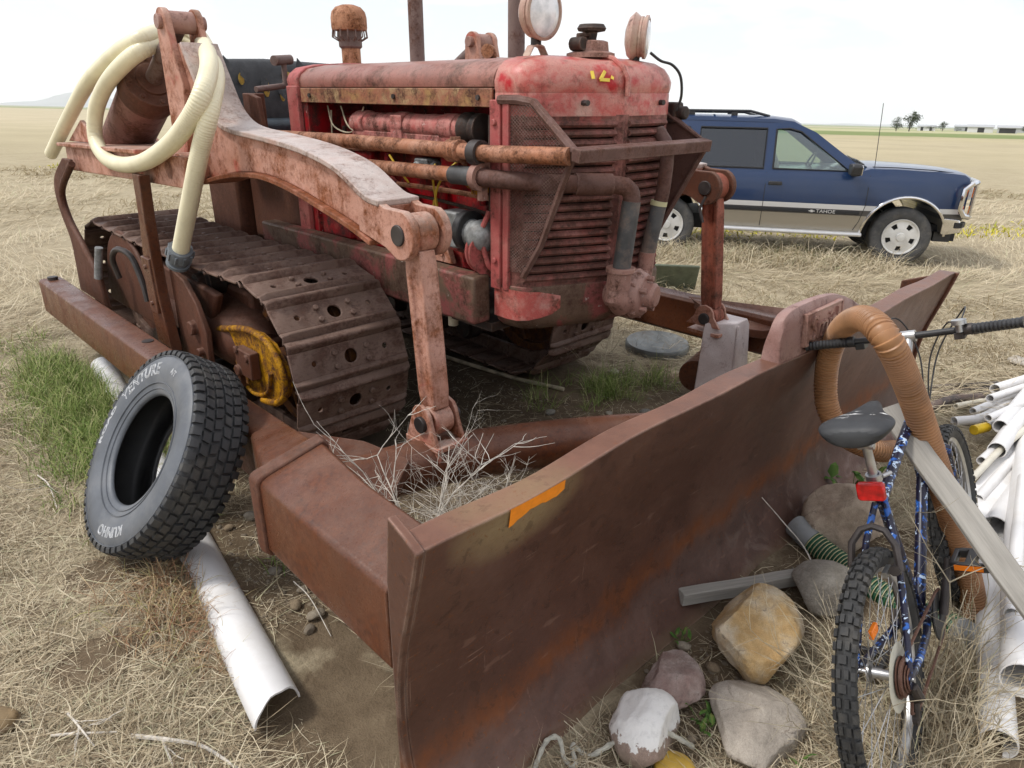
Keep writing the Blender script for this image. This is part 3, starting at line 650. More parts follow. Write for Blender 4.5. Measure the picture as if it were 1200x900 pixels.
def make_shoe_mesh(wid=.61):
    mb = MB(); w = wid / 2; t = .014
    hole = [circ(0, .01, .034, 14)] + [circ(a * .19, .005, .014, 8) for a in (-1, 1)]
    mb.plate([(-w, -.062), (w, -.062), (w, .066), (-w, .066)], hole, (0, 0, .0), (1, 0, 0), (0, 1, 0), t)
    # rolled ridges along both long edges, ends cut back
    def strip(prof, w0, w1):
        n = len(prof)
        mb.loft([[(x, y, z) for y, z in pr] for x, pr in ((-w0, [(y, z * .5) if z > .02 else (y, z) for y, z in prof]), (-w1, prof), (w1, prof), (w0, [(y, z * .5) if z > .02 else (y, z) for y, z in prof]))])
    lead = [(-.061, .0), (-.061, .0142), (-.072, .03), (-.086, .044), (-.098, .042), (-.108, .028), (-.116, .012), (-.116, -.004), (-.1, .012), (-.085, .018)]
    trail = [(.065, .0), (.065, .0142), (.076, .03), (.086, .036), (.097, .026), (.112, .006), (.118, -.008), (.106, -.012), (.09, .012), (.08, .008)]
    strip(lead, w, w - .04); strip(trail, w, w - .04)
    for x in (-.085, .085):
        for y in (-.022, .042): mb.cyl((x, y, t - .001), (x, y, t + .016), .017, .015, n=6)
    for x in (-.085, .085): mb.box((x, .11, -.01), (.05, .07, .03))
    # link rails underneath
    for x in (-.085, .085): mb.box((x, 0, -.045), (.03, .2, .085))
    return mb
def crawler_track(x0):
    xc = x0 + .305
    tr = P('crawler_track', MB().box((xc, (YF + YR) / 2, .47), (.24, 1.9, .22)).box((xc, 3.2, .68), (.2, 1.2, .2)), 'rust', bevel=.02)
    proto = None
    for i in range(NS):
        y, z, ang = track_path((i + .30) * PITCH)
        # local axes: x across, y along travel, z outwards
        ty = Vector((0, math.cos(ang), -math.sin(ang))) if False else None
        y2, z2, _ = track_path((i + .30) * PITCH + .01)
        t = Vector((0, y2 - y, z2 - z)).normalized(); x = Vector((1, 0, 0)); o = x.cross(t)
        out = Vector((0, y - (YF if y < YF else YR if y > YR else y), z - ZC))
        if o.dot(out) < 0: x = -x; o = x.cross(t)
        mat = Matrix((x, t, o)).transposed().to_4x4(); mat.translation = Vector((xc, y, z)) + o * .028
        if proto is None: proto = make_shoe_mesh().build('track_shoe', M['track'], tr, bevel=.004, smooth=30); s_ = proto
        else: s_ = proto.copy(); COL.objects.link(s_); s_.parent = tr
        s_.matrix_basis = mat
    for yc, nm in ((YF, 'idler_wheel'), (YR, 'sprocket')):
        w = MB().lathe([(.30, -.07), (.37, -.07), (.372, -.035), (.345, -.03), (.345, .03), (.372, .035), (.37, .07), (.30, .07)], (xc, yc, ZC), (1, 0, 0), 40, loop=True)
        w.lathe([(.08, -.05), (.31, -.03), (.31, .03), (.08, .05)], (xc, yc, ZC), (1, 0, 0), 40, loop=True)
        for k in range(5): 
            q = k * 2 * math.pi / 5; w.box((xc - .05, yc + .2 * math.cos(q), ZC + .2 * math.sin(q)), (.05, .03, .2), Matrix.Rotation(-q + math.pi / 2, 3, 'X'))
        w.cyl((xc - .16, yc, ZC), (xc + .16, yc, ZC), .085, n=20)
        P(nm, w, 'idler' if yc == YF else 'rust', tr, bevel=.004)
    for yy in (2.75, 3.05, 3.35, 3.65, 3.95):
        P('roller', MB().lathe([(.02, -.2), (.07, -.2), (.09, -.18), (.09, -.1), (.075, -.09), (.075, .09), (.09, .1), (.09, .18), (.07, .2), (.02, .2)], (xc, yy, .21), (1, 0, 0), 20), 'black_iron', tr)
    P('support_roller', MB().lathe([(.02, -.24), (.05, -.24), (.055, -.2), (.085, -.19), (.085, -.1), (.07, -.09), (.07, .09), (.085, .1), (.085, .19), (.02, .2)], (xc, 2.95, .80), (1, 0, 0), 20), 'black_iron', tr)
    # recoil spring housing: a fat brown casing on the outside of the frame
    P('recoil_housing', MB().tube(spline([(xc - .12, 2.42, .52), (xc - .12, 2.55, .53), (xc - .12, 2.9, .55), (xc - .12, 3.35, .56), (xc - .12, 3.5, .56)], 4), [.09, .1, .12, .14, .16, .17, .175, .18, .18, .178, .175, .17, .165, .16, .15, .13, .1], 24), 'rust', tr)
    return tr
tr_near = crawler_track(.05); tr_far = crawler_track(1.74)
# yellow bearing bracket at the front idler
bp = [(2.70, .60), (2.36, .68), (2.2, .69), (2.08, .665), (1.985, .58), (1.965, .48), (2.0, .42), (2.10, .36), (2.24, .335), (2.40, .36), (2.5, .42), (2.56, .49)]
bk = MB().prism([(.10, y, z) for y, z in bp], (.035, 0, 0))
bk.tube([(.095, y, z) for y, z in spline([(2.70, .60), (2.36, .68), (2.2, .69), (2.08, .665), (1.985, .58), (1.965, .48), (2.0, .42), (2.10, .36), (2.24, .335)], 4)], .018, 8)
bk.tube([(.092, y, z) for y, z in spline([(2.52, .43), (2.4, .36), (2.28, .35), (2.15, .41), (2.1, .52)], 4)], .012, 8)
P('idler_bracket', bk, 'yellow', tr_near, bevel=.004)
P('bearing_cap', MB().box((.075, 2.31, .52), (.05, .17, .14)).cyl((.04, 2.37, .58), (.06, 2.37, .58), .022, n=6).cyl((.04, 2.26, .56), (.06, 2.26, .56), .022, n=6).cyl((.035, 2.37, .47), (.06, 2.37, .47), .03, n=12).box((.07, 2.4, .42), (.03, .03, .1)), 'rust', tr_near, bevel=.006)
# rounded sprocket guard at the rear of the near side
gd = [(3.55, .42), (3.6, .72), (3.75, .88), (3.95, .95), (4.12, .92), (4.3, .8), (4.42, .6), (4.45, .42)]
P('sprocket_guard', MB().prism([(.06, y, z) for y, z in spline(gd, 3)], (.03, 0, 0)), 'rust', tr_near, bevel=.012)
P('frame_cover', MB().prism([(.09, y, z) for y, z in [(2.62, .80), (3.5, .84), (3.5, .5), (2.9, .5), (2.72, .66)]], (.05, 0, 0)), 'rust', tr_near, bevel=.015)

# ---- hood, nose and grille
def hood_ring(y, hw, zs=1.79, rise=1.0):
    pts = [(hw, zs), (hw + .004, zs + .035), (hw - .012, zs + .065), (hw - .055, zs + .095), (hw - .16, zs + .115), (hw - .30, zs + .124), (0, zs + .126)]
    return [(XC - x, y, zs + (z - zs) * rise) for x, z in pts] + [(XC + x, y, zs + (z - zs) * rise) for x, z in pts[-2::-1]]
hd = MB().loft([hood_ring(y, .40) for y in (2.84, 2.4, 1.9, 1.5, 1.275)])
hood = P('hood', hd, 'hood', bevel=.004)
P('side_strip', MB().box((.796, 2.05, 1.752), (.012, 1.54, .072)), 'strip', hood, bevel=.003)
P('side_strip', MB().box((1.604, 2.05, 1.752), (.012, 1.54, .072)), 'strip', hood, bevel=.003)
for y in (2.72, 1.95, 1.36): P('strip_bolt', MB().cyl((.79, y, 1.752), (.781, y, 1.752), .011, n=8), 'dark_steel', hood)
# rear cowl
cw = MB().loft([[(x, y, z) for x, y, z in [(p[0] * 1.0 + (p[0] - XC) * .03, yy, p[2] + .006) for p in hood_ring(yy, .40)]] for yy in (2.95, 2.835)])
cw.box((.79, 2.89, 1.40), (.03, .115, .80)); cw.box((1.61, 2.89, 1.40), (.03, .115, .8)); cw.box((1.2, 2.9, 1.38), (.8, .06, .8))
P('cowl', cw, 'post', bevel=.006)
plan = [(.80, 1.27), (.80, 1.19), (.808, 1.14), (.835, 1.105), (.88, 1.075), (1.04, 1.0), (1.19, .935), (1.21, .933), (1.36, .928), (1.50, .935), (1.56, .965), (1.592, 1.02), (1.60, 1.10), (1.60, 1.27)]
def plan_ring(z, s=0.0, zs=None):
    cx, cy = 1.2, 1.27
    return [(cx + (x - cx) * (1 - s), cy + (y - cy) * (1 - s * 1.35), z) for x, y in plan]
nose = MB().loft([plan_ring(1.772), plan_ring(1.79, -.008), plan_ring(1.815, -.012), plan_ring(1.842, .012), plan_ring(1.868, .05), plan_ring(1.89, .13), plan_ring(1.906, .30), plan_ring(1.915, .6), plan_ring(1.916, .95)])
nose_o = P('nose_cap', nose, 'nose', bevel=.003)
P('centre_rib', MB().tube([(1.2, .918, 1.76), (1.2, .918, 1.82), (1.2, .945, 1.865), (1.2, 1.0, 1.9), (1.2, 1.06, 1.912)], .011, 8), 'nose', nose_o)
# red panel above the grille, then the louvred grille with real slots
up = MB().loft([plan_ring(1.7745, .004), plan_ring(1.766, -.002), plan_ring(1.685, -.002)])
P('top_panel', up, 'nose', nose_o)
for p in [(1.03, .985, 1.735), (1.45, .92, 1.735)]: P('panel_bolt', MB().cyl((p[0], p[1] + .02, p[2]), (p[0] - .006, p[1] - .012, p[2]), .011, n=8), 'dark_steel', nose_o)
gr = MB()
faceL = [(.815, 1.122), (.84, 1.10), (.88, 1.075), (1.04, 1.0), (1.165, .945)]; faceR = [(1.235, .931), (1.36, .928), (1.50, .935)]
for fc in (faceL, faceR):
    for k in range(18):
        z0 = 1.02 + k * .0365
        rs = []
        for i, (x, y) in enumerate(fc): rs.append([(x, y + .004, z0 + .0), (x, y - .010, z0 + .004), (x, y - .017, z0 + .013), (x, y - .012, z0 + .023), (x, y + .006, z0 + .0315), (x, y + .016, z0 + .024)])
        gr.loft(rs)
def sheet(mb, line, z0, z1, t=.012):
    mb.loft([[(x, y, z0), (x, y, z1), (x + .004, y + t, z1), (x + .004, y + t, z0)] for x, y in line])
sheet(gr, [(.80, 1.27), (.80, 1.19), (.806, 1.145), (.818, 1.12)], 1.0, 1.69); sheet(gr, [(1.163, .946), (1.19, .933), (1.2, .926), (1.21, .93), (1.237, .931)], 1.0, 1.69)
sheet(gr, [(1.498, .935), (1.56, .965), (1.592, 1.02), (1.60, 1.10), (1.60, 1.27)], 1.0, 1.69)
sheet(gr, plan[2:11], 1.0, 1.022); sheet(gr, plan[2:11], 1.67, 1.692)
grille = P('grille', gr, 'grille', smooth=25)
P('radiator_core', MB().loft([[(x * .94 + .072, y + .07, z) for x, y, _ in plan_ring(z)] for z in (1.0, 1.685)]), 'black_iron', grille)
# corner posts beside the engine bay
cp = MB().box((.792, 1.255, 1.36), (.022, .06, .77)).box((.796, 1.198, 1.36), (.02, .035, .77))
for z in (1.1, 1.52, 1.66): cp.cyl((.782, 1.255, z), (.77, 1.255, z), .014, n=8)
P('corner_post', cp, 'post', grille, bevel=.004)
P('corner_post', MB().box((1.608, 1.255, 1.36), (.022, .06, .77)), 'post', grille, bevel=.004)
# lower tank: the rounded front of the main frame
P('front_frame', MB().loft([plan_ring(1.0, -.012), plan_ring(.985, -.02), plan_ring(.87, -.02), plan_ring(.83, .02), plan_ring(.80, .1), plan_ring(.79, .3)]), 'rail', bevel=.004)
pk = MB(); cx_, cy_ = 1.2, 1.27
wrap = [(cx_ + (x - cx_) * 1.024, cy_ + (y - cy_) * 1.033) for x, y in ((.80, 1.27), (.80, 1.19), (.808, 1.14), (.835, 1.105), (.88, 1.075), (.93, 1.052), (.965, 1.036))]
wz = [(.852, .985), (.85, .985), (.85, .984), (.853, .98), (.862, .978), (.875, .965), (.90, .955)]
pk.add([(x, y, a) for (x, y), (a, b) in zip(wrap, wz)] + [(x, y, b) for (x, y), (a, b) in zip(wrap, wz)], [(k, k + 1, 8 + k, 7 + k) for k in range(6)])
P('paint_patch', pk, 'nose')
for s_ in (0, 1):
    x = .745 if s_ == 0 else 1.655
    P('side_rail', MB().box((x, 2.30, .92), (.10, 2.0, .215)), 'rail', bevel=.012)
# engine bay
eng = MB().box((1.13, 2.0, 1.32), (.42, 1.3, .66)).box((1.2, 2.0, 1.66), (.26, 1.25, .12)).box((1.0, 2.0, 1.08), (.3, 1.3, .16))
for k in range(6): eng.box((1.01, 1.5 + k * .2, 1.5), (.05, .08, .12))
for k in range(5): eng.cyl((1.0, 1.55 + k * .22, 1.25), (.97, 1.55 + k * .22, 1.25), .05, n=14)
P('engine_block', eng, 'engine', bevel=.01)
P('firewall', MB().box((1.2, 2.80, 1.35), (.80, .05, .8)), 'engine')
for k_, sz in (((.84, 2.62, 1.18), (.04, .3, .34)), ((.86, 2.30, 1.15), (.03, .22, .3)), ((.85, 2.05, 1.1), (.05, .2, .14)), ((.83, 1.45, 1.12), (.08, .25, .05))):
    P('engine_panel', MB().box(k_, sz), 'engine', bevel=.01)
P('engine_panel', MB().prism([(.84, 2.2, 1.02), (.84, 1.9, 1.02), (.84, 1.95, 1.3), (.84, 2.12, 1.38)], (.04, 0, 0)), 'engine', bevel=.01)
man = MB().tube([(.87, 2.40, 1.62), (.87, 1.52, 1.625)], .055, 18).box((.865, 1.98, 1.565), (.09, .80, .05)).box((.86, 1.98, 1.60), (.10, .09, .14))
for y in (1.62, 1.98, 2.32): man.cyl((.87, y, 1.62), (1.06, y, 1.63), .045, n=14); man.cyl((.87, y - .045, 1.622), (.87, y + .045, 1.622), .063, n=18)
P('exhaust_manifold', man, 'manifold', bevel=.004)
man.v = man.v
P('manifold_cap', MB().lathe([(.0, 0), (.068, 0), (.07, .03), (.05, .06), (.066, .075), (.066, .11), (.02, .12)], (.87, 1.53, 1.624), (0, -1, 0), 20), 'black_iron')
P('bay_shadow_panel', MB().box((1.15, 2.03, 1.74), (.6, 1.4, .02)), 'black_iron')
mg = MB().box((.80, 1.53, 1.20), (.10, .11, .16)).cyl((.80, 1.475, 1.20), (.80, 1.38, 1.185), .062, n=18).cyl((.80, 1.46, 1.2), (.80, 1.44, 1.2), .075, n=18).lathe([(.07, 0), (.075, .03), (.06, .07), (.03, .09)], (.80, 1.39, 1.185), (0, -1, 0), 18).cyl((.755, 1.56, 1.16), (.73, 1.56, 1.16), .025, n=10)
P('magneto', mg, 'grey_cast', bevel=.012)
P('magneto_band', MB().lathe([(.086, 0), (.09, .004), (.09, .036), (.086, .04)], (.80, 1.465, 1.2), (0, -1, 0), 24), 'black_plastic')
P('fan_pulley', MB().lathe([(.02, -.03), (.11, -.03), (.11, -.012), (.085, 0), (.11, .012), (.11, .03), (.02, .03)], (.83, 1.34, 1.12), (.35, 1, 0), 24), 'post')
fp = MB().cyl((.80, 1.37, 1.03), (.80, 1.37, 1.11), .03, n=14).cyl((.80, 1.37, 1.11), (.80, 1.37, 1.14), .038, n=14)
P('drain_cock', fp, 'engine')
P('fuel_filter', MB().cyl((.84, 1.42, 1.36), (.84, 1.42, 1.44), .035, n=14).cyl((.86, 1.5, 1.4), (.82, 1.34, 1.4), .028, n=12), 'yellow')
P('carburettor', MB().box((.90, 1.85, 1.44), (.1, .1, .08)).cyl((.85, 1.85, 1.44), (.82, 1.85, 1.44), .03, n=12).cyl((.9, 1.78, 1.44), (.9, 1.92, 1.44), .035, n=12), 'grey_cast', bevel=.008)
for pts in ([(.86, 1.75, 1.46), (.82, 1.72, 1.4), (.83, 1.7, 1.25), (.82, 1.66, 1.12)], [(.85, 1.55, 1.5), (.80, 1.62, 1.42), (.80, 1.68, 1.3), (.81, 1.6, 1.17)], [(.84, 1.74, 1.3), (.83, 1.76, 1.15), (.82, 1.70, 1.05)], [(.85, 2.1, 1.48), (.83, 2.0, 1.42), (.85, 1.95, 1.36)]):
    P('yellow_wire', MB().tube(spline(pts, 5), .0055, 6), 'wire_yellow')
for pts in ([(.85, 2.65, 1.7), (.82, 2.55, 1.6), (.84, 2.4, 1.58), (.85, 2.3, 1.7)], [(.84, 2.5, 1.7), (.82, 2.4, 1.6), (.85, 2.25, 1.55)], [(.84, 2.6, 1.68), (.83, 2.6, 1.5)]):
    P('loose_wire', MB().tube(spline(pts, 5), .004, 6), 'weed')
for y0, y1, z0, z1, x0, r_ in ((1.35, 2.5, 1.34, 1.33, .87, .012), (1.40, 2.2, 1.27, 1.30, .885, .009), (1.6, 2.6, 1.50, 1.49, .88, .014), (1.3, 1.9, 1.19, 1.22, .86, .010), (1.5, 2.7, 1.12, 1.12, .85, .016)):
    P('fuel_line', MB().tube(spline([(x0 + .05, y0, z0 - .05), (x0, y0 + .04, z0), (x0 - .01, (y0 + y1) / 2, (z0 + z1) / 2 + .012), (x0, y1 - .04, z1), (x0 + .06, y1, z1 + .03)], 5), r_, 8), 'pipe_paint' if r_ > .011 else 'black_iron')
for y, z0, z1, r_ in ((1.46, 1.3, 1.58, .016), (1.72, 1.06, 1.36, .02), (1.94, 1.05, 1.3, .014), (2.16, 1.35, 1.56, .018), (2.42, 1.06, 1.5, .02), (2.56, 1.1, 1.6, .012)):
    P('riser_pipe', MB().tube([(.90, y, z0), (.88, y, (z0 + z1) / 2), (.90, y + .02, z1)], r_, 10), 'engine' if r_ > .015 else 'black_iron')
for y, z, w_, h_ in ((2.38, 1.46, .16, .1), (1.66, 1.46, .12, .08), (2.08, 1.22, .2, .12), (1.80, 1.16, .12, .14), (2.60, 1.34, .14, .2)):
    P('engine_cover', MB().box((.895, y, z), (.05, w_, h_)).cyl((.868, y - w_ * .35, z + h_ * .3), (.86, y - w_ * .35, z + h_ * .3), .011, n=6).cyl((.868, y + w_ * .35, z - h_ * .3), (.86, y + w_ * .35, z - h_ * .3), .011, n=6), 'engine', bevel=.012)
P('fan_belt_guard', MB().tube(spline([(.80, 1.31, 1.30), (.77, 1.33, 1.2), (.78, 1.3, 1.08), (.80, 1.29, 1.05)], 5), .012, 8), 'post')
P('mount_bracket', MB().prism([(.79, 1.72, 1.03), (.79, 1.56, 1.03), (.79, 1.60, 1.12), (.79, 1.66, 1.14)], (.03, 0, 0)).cyl((.785, 1.63, 1.07), (.78, 1.63, 1.07), .015, n=8), 'arm', bevel=.006)
# hydraulic pipes along the near side
up_ = P('hydraulic_pipe', MB().tube([(.72, 3.1, 1.535), (.72, 2.2, 1.545), (.72, 1.36, 1.545), (.72, 1.22, 1.545), (.775, .84, 1.555)], .033, 16), 'pipe_paint')
P('pipe_coupling', MB().lathe([(.035, 0), (.047, .005), (.047, .075), (.035, .08)], (.72, 1.47, 1.545), (0, -1, 0), 16).cyl((.72, 1.43, 1.59), (.72, 1.43, 1.60), .022, n=8).cyl((.72, 1.43, 1.55), (.72, 1.43, 1.6), .014, n=8), 'pipe_paint', up_)
P('pipe_clamp', MB().lathe([(.036, 0), (.05, 0), (.05, .05), (.036, .05)], (.72, 1.315, 1.545), (0, -1, 0), 20, loop=True).box((.74, 1.29, 1.485), (.02, .04, .06)), 'dark_steel', up_)
lo_ = P('hydraulic_pipe', MB().tube([(.72, 3.1, 1.42), (.72, 2.2, 1.435), (.72, 1.44, 1.448)], .032, 16), 'pipe_paint')
P('rubber_sleeve', MB().tube([(.72, 1.45, 1.447), (.72, 1.28, 1.45)], .039, 16), 'rubber_hose', lo_)
P('pipe_clamp', MB().lathe([(.036, 0), (.055, 0), (.055, .035), (.036, .035)], (.72, 1.30, 1.45), (0, -1, 0), 20, loop=True).box((.735, 1.28, 1.39), (.03, .03, .07)).box((.75, 1.28, 1.50), (.03, .03, .06)), 'pump', lo_)
front = spline([(.72, 1.29, 1.45), (.74, 1.16, 1.448), (.84, 1.0, 1.44), (1.0, .90, 1.432), (1.08, .855, 1.428)], 5) + spline([(1.12, .835, 1.42), (1.145, .825, 1.39), (1.15, .825, 1.34)], 4)
fo = P('suction_pipe', MB().tube(front, .036, 16), 'guard', lo_)
P('pipe_coupling', MB().tube([(.93, .945, 1.435), (1.0, .90, 1.432), (1.06, .865, 1.43)], .044, 16), 'guard', lo_)
P('rubber_sleeve', MB().cyl((1.15, .825, 1.36), (1.13, .84, 1.06), .039, n=18), 'rubber_hose', lo_)
P('return_pipe', MB().tube(spline([(1.45, .93, 1.62), (1.44, .87, 1.55), (1.41, .85, 1.4), (1.40, .86, 1.3)], 5), .030, 16), 'guard', lo_)
P('rubber_sleeve', MB().cyl((1.40, .86, 1.32), (1.375, .885, 1.1), .034, n=18), 'rubber_hose', lo_)
P('pipe_clamp', MB().cyl((1.40, .86, 1.335), (1.398, .862, 1.315), .037, n=18), 'rib', lo_)
P('return_pipe', MB().cyl((1.375, .885, 1.11), (1.37, .89, .98), .036, n=18), 'pump', lo_)
# hydraulic pump
pc = Vector((1.255, .86, .945)); pd = Vector((.22, -1, .02)).normalized()
pm = MB().lathe([(.05, -.2), (.082, -.19), (.09, -.17), (.09, -.03), (.094, -.02), (.112, -.018), (.112, -.004), (.108, -.003), (.108, .004), (.112, .005), (.112, .018), (.106, .022), (.096, .05), (.084, .06), (.058, .063), (.056, .10), (.045, .112), (.0, .114)], pc, pd, 36)
pm.cyl((1.13, .845, 1.08), (1.13, .85, .99), .052, n=18); pm.tube([(1.13, .85, 1.0), (1.12, .85, .95), (1.15, .85, .92), (1.24, .87, .92)], [.048, .052, .054, .06], 18)
pm.lathe([(.04, 0), (.062, 0), (.062, .02), (.04, .02)], (1.13, .843, 1.065), (0, 0, 1), 18)
pump = P('hydraulic_pump', pm, 'pump', bevel=.003)
u = pd.orthogonal().normalized(); w = pd.cross(u)
for k in range(9):
    q = k * 2 * math.pi / 9; c = pc + pd * .02 + (u * math.cos(q) + w * math.sin(q)) * .098; P('flange_bolt', MB().cyl(c, c + pd * .026, .010, n=6), 'pump', pump, bevel=.002)
for k in range(5):
    q = k * 2 * math.pi / 5; c = pc + pd * .06 + (u * math.cos(q) + w * math.sin(q)) * .074; P('flange_bolt', MB().cyl(c, c + pd * .03, .013, n=6), 'pump', pump, bevel=.002)
# tubular brush guard in front of the radiator, with its side sheet
gd_ = P('radiator_guard', MB().tube([(.79, 1.235, 1.745), (.80, 1.14, 1.745), (.815, 1.07, 1.735), (.79, .83, 1.57)], .019, 8).tube([(.79, .83, 1.57), (.80, 1.0, 1.2), (.80, 1.1, 1.05)], .014, 6), 'guard')
P('guard_bar', MB().loft([[(x, .80 + a, 1.56 + b) for a, b in ((-.02, -.028), (-.026, .02), (.02, .03), (.02, -.02))] for x in (.76, 1.2, 1.645)]), 'guard', gd_, bevel=.004)
P('guard_sheet', MB().prism([(1.635, 1.06, 1.715), (1.65, .795, 1.565), (1.63, 1.05, 1.12), (1.63, 1.2, 1.05), (1.63, 1.2, 1.6)], (.008, .0, 0)), 'guard', gd_)
def lattice(poly, x, step, r):
    """woven screen: crossing diagonal wires clipped to a convex outline in the y-z plane"""
    mb = MB(); n = len(poly)
    for dy, dz in ((.8, .6), (.8, -.6)):
        ny, nz = -dz, dy; off = [p[0] * ny + p[1] * nz for p in poly]; c = min(off) + step / 2
        while c < max(off):
            hit = []
            for k in range(n):
                a, b = off[k] - c, off[(k + 1) % n] - c
                if a * b < 0: t_ = a / (a - b); hit.append((poly[k][0] + (poly[(k + 1) % n][0] - poly[k][0]) * t_, poly[k][1] + (poly[(k + 1) % n][1] - poly[k][1]) * t_))
            if len(hit) == 2: mb.tube([(x, *hit[0]), (x + .001, *hit[1])], r, 4, caps=False)
            c += step
    return mb
P('guard_mesh', lattice([(1.2, 1.73), (1.07, 1.73), (.835, 1.565), (1.09, 1.07), (1.2, 1.06)], .796, .011, .0013), 'guard', gd_)
P('guard_edge', MB().tube([(1.63, 1.07, 1.72), (1.65, .80, 1.565), (1.63, 1.04, 1.11)], .014, 8), 'guard', gd_)
P('guard_lamp', MB().box((1.66, 1.02, 1.69), (.07, .1, .09)).cyl((1.66, .98, 1.69), (1.66, .93, 1.69), .03, n=10), 'black_iron', gd_, bevel=.01)
# on top of the hood
P('exhaust_stack', MB().tube([(1.2, 1.56, 1.88), (1.2, 1.56, 2.75)], .0385, 20), 'stack')
P('exhaust_stack', MB().tube([(1.2, 2.30, 1.88), (1.2, 2.30, 2.85)], .039, 20), 'stack')
ac = P('air_cleaner', MB().tube([(1.2, 2.93, 1.70), (1.2, 2.93, 2.075)], .054, 20), 'cleaner')
P('cleaner_dome', MB().lathe([(.056, 2.05), (.058, 2.08), (.098, 2.085), (.101, 2.10), (.101, 2.15), (.094, 2.18), (.072, 2.203), (.036, 2.215), (.0, 2.217)], (1.2, 2.93, .01), (0, 0, 1), 28), 'cleaner', ac)
cg = MB().lathe([(.056, 1.99), (.066, 2.0), (.066, 2.085), (.056, 2.09)], (1.2, 2.93, .01), (0, 0, 1), 20, loop=True)
for k in range(14):
    q = k * 2 * math.pi / 14; cg.tube([(1.2 + .095 * math.cos(q), 2.93 + .095 * math.sin(q), 2.095), (1.2 + .1 * math.cos(q), 2.93 + .1 * math.sin(q), 2.06), (1.2 + .065 * math.cos(q), 2.93 + .065 * math.sin(q), 2.04)], .004, 5)
P('cleaner_screen', cg, 'stack', ac)
P('breather', MB().tube([(1.10, 1.62, 1.9), (1.10, 1.62, 1.93), (1.08, 1.6, 1.94), (1.04, 1.58, 1.94)], [.022, .026, .026, .03], 14), 'cleaner')
cpz = P('radiator_cap', MB().lathe([(.10, 1.905), (.10, 1.922), (.075, 1.93), (.07, 1.965), (.055, 1.97), (.0, 1.97)], (1.2, 1.12, 0), (0, 0, 1), 28), 'pump')
P('cap_lever', MB().lathe([(.02, 1.965), (.025, 2.0), (.055, 2.005), (.06, 2.015), (.05, 2.03), (.0, 2.03)], (1.2, 1.12, 0), (0, 0, 1), 20).tube([(1.12, 1.12, 1.945), (1.12, 1.12, 1.985), (1.2, 1.12, 1.995)], .011, 8).cyl((1.12, 1.15, 1.955), (1.12, 1.09, 1.955), .026, n=12), 'black_iron', cpz)
def headlight(x, y, z, d, legs, r=.107):
    d = Vector(d).normalized(); c = Vector((x, y, z))
    o = P('headlight', MB().lathe([(.0, -.075), (.04, -.072), (.075, -.06), (.095, -.038), (r - .004, -.012), (r, -.012), (r, -.004), (r - .003, -.003), (r - .003, .006), (r + .004, .007), (r + .004, .018), (r - .007, .022), (r - .012, .012), (.0, .008)], c, d, 36), 'lamp_shell')
    P('lens', MB().lathe([(r - .010, .014), (r * .8, .022), (r * .5, .029), (.0, .032)], c, d, 36), 'lens', o)
    b = c - Vector((0, 0, r + .01))
    mb = MB().cyl(b + Vector((0, 0, .03)) - d * .03, b - Vector((0, 0, .01)) - d * .03, .022, n=12)
    P('swivel', mb, 'dark_steel', o)
    k = b - d * .03
    st = MB()
    for s_ in (-1, 1): st.loft([[(k.x + s_ * a - .0, k.y + w_, zz + t_) for w_, t_ in ((-.02, 0), (.02, 0), (.02, .007), (-.02, .007))] for a, zz in ((0, k.z - .012), (.03, k.z - .02), (.055, k.z - .055), (.07, z - r - .115))])
    P('bracket', st, 'lamp_shell', o)
    return o
headlight(1.035, 1.245, 2.07, (.02, -1, -.06), 1, .099); headlight(1.43, 1.03, 1.99, (.5, -.87, -.05), 1, .08)
P('lamp_cable', MB().tube(spline([(1.45, 1.0, 1.93), (1.5, .98, 1.9), (1.56, .96, 1.885), (1.6, .94, 1.84), (1.62, .94, 1.76), (1.62, .96, 1.7)], 5), .006, 6), 'black_plastic')
# yellow strokes on the nose
def stroke(pts, w=.013):
    mb = MB(); rs = []
    for p in pts: rs.append(Vector(p))
    for a, b in zip(rs[:-1], rs[1:]):
        t = (b - a).normalized(); n_ = Vector((-.35, -.9, .25)).normalized(); s_ = t.cross(n_).normalized() * w * .5
        mb.loft([[p - s_ - n_ * .004, p + s_ - n_ * .004, p + s_ + n_ * .0012, p - s_ + n_ * .0012] for p in (a - t * .003, b + t * .003)])
    return mb
mkc = MB()
for pts in ([(1.097, 1.040, 1.878), (1.144, 1.035, 1.879)], [(1.054, 0.985, 1.849), (1.052, 0.975, 1.826)], [(1.117, 0.972, 1.850), (1.082, 0.963, 1.821), (1.130, 0.958, 1.819)], [(1.160, 0.965, 1.852), (1.142, 0.953, 1.825)]):
    k = stroke(pts); mkc.add(k.v, k.f)
P('painted_mark', mkc, 'mark_yellow', nose_o)
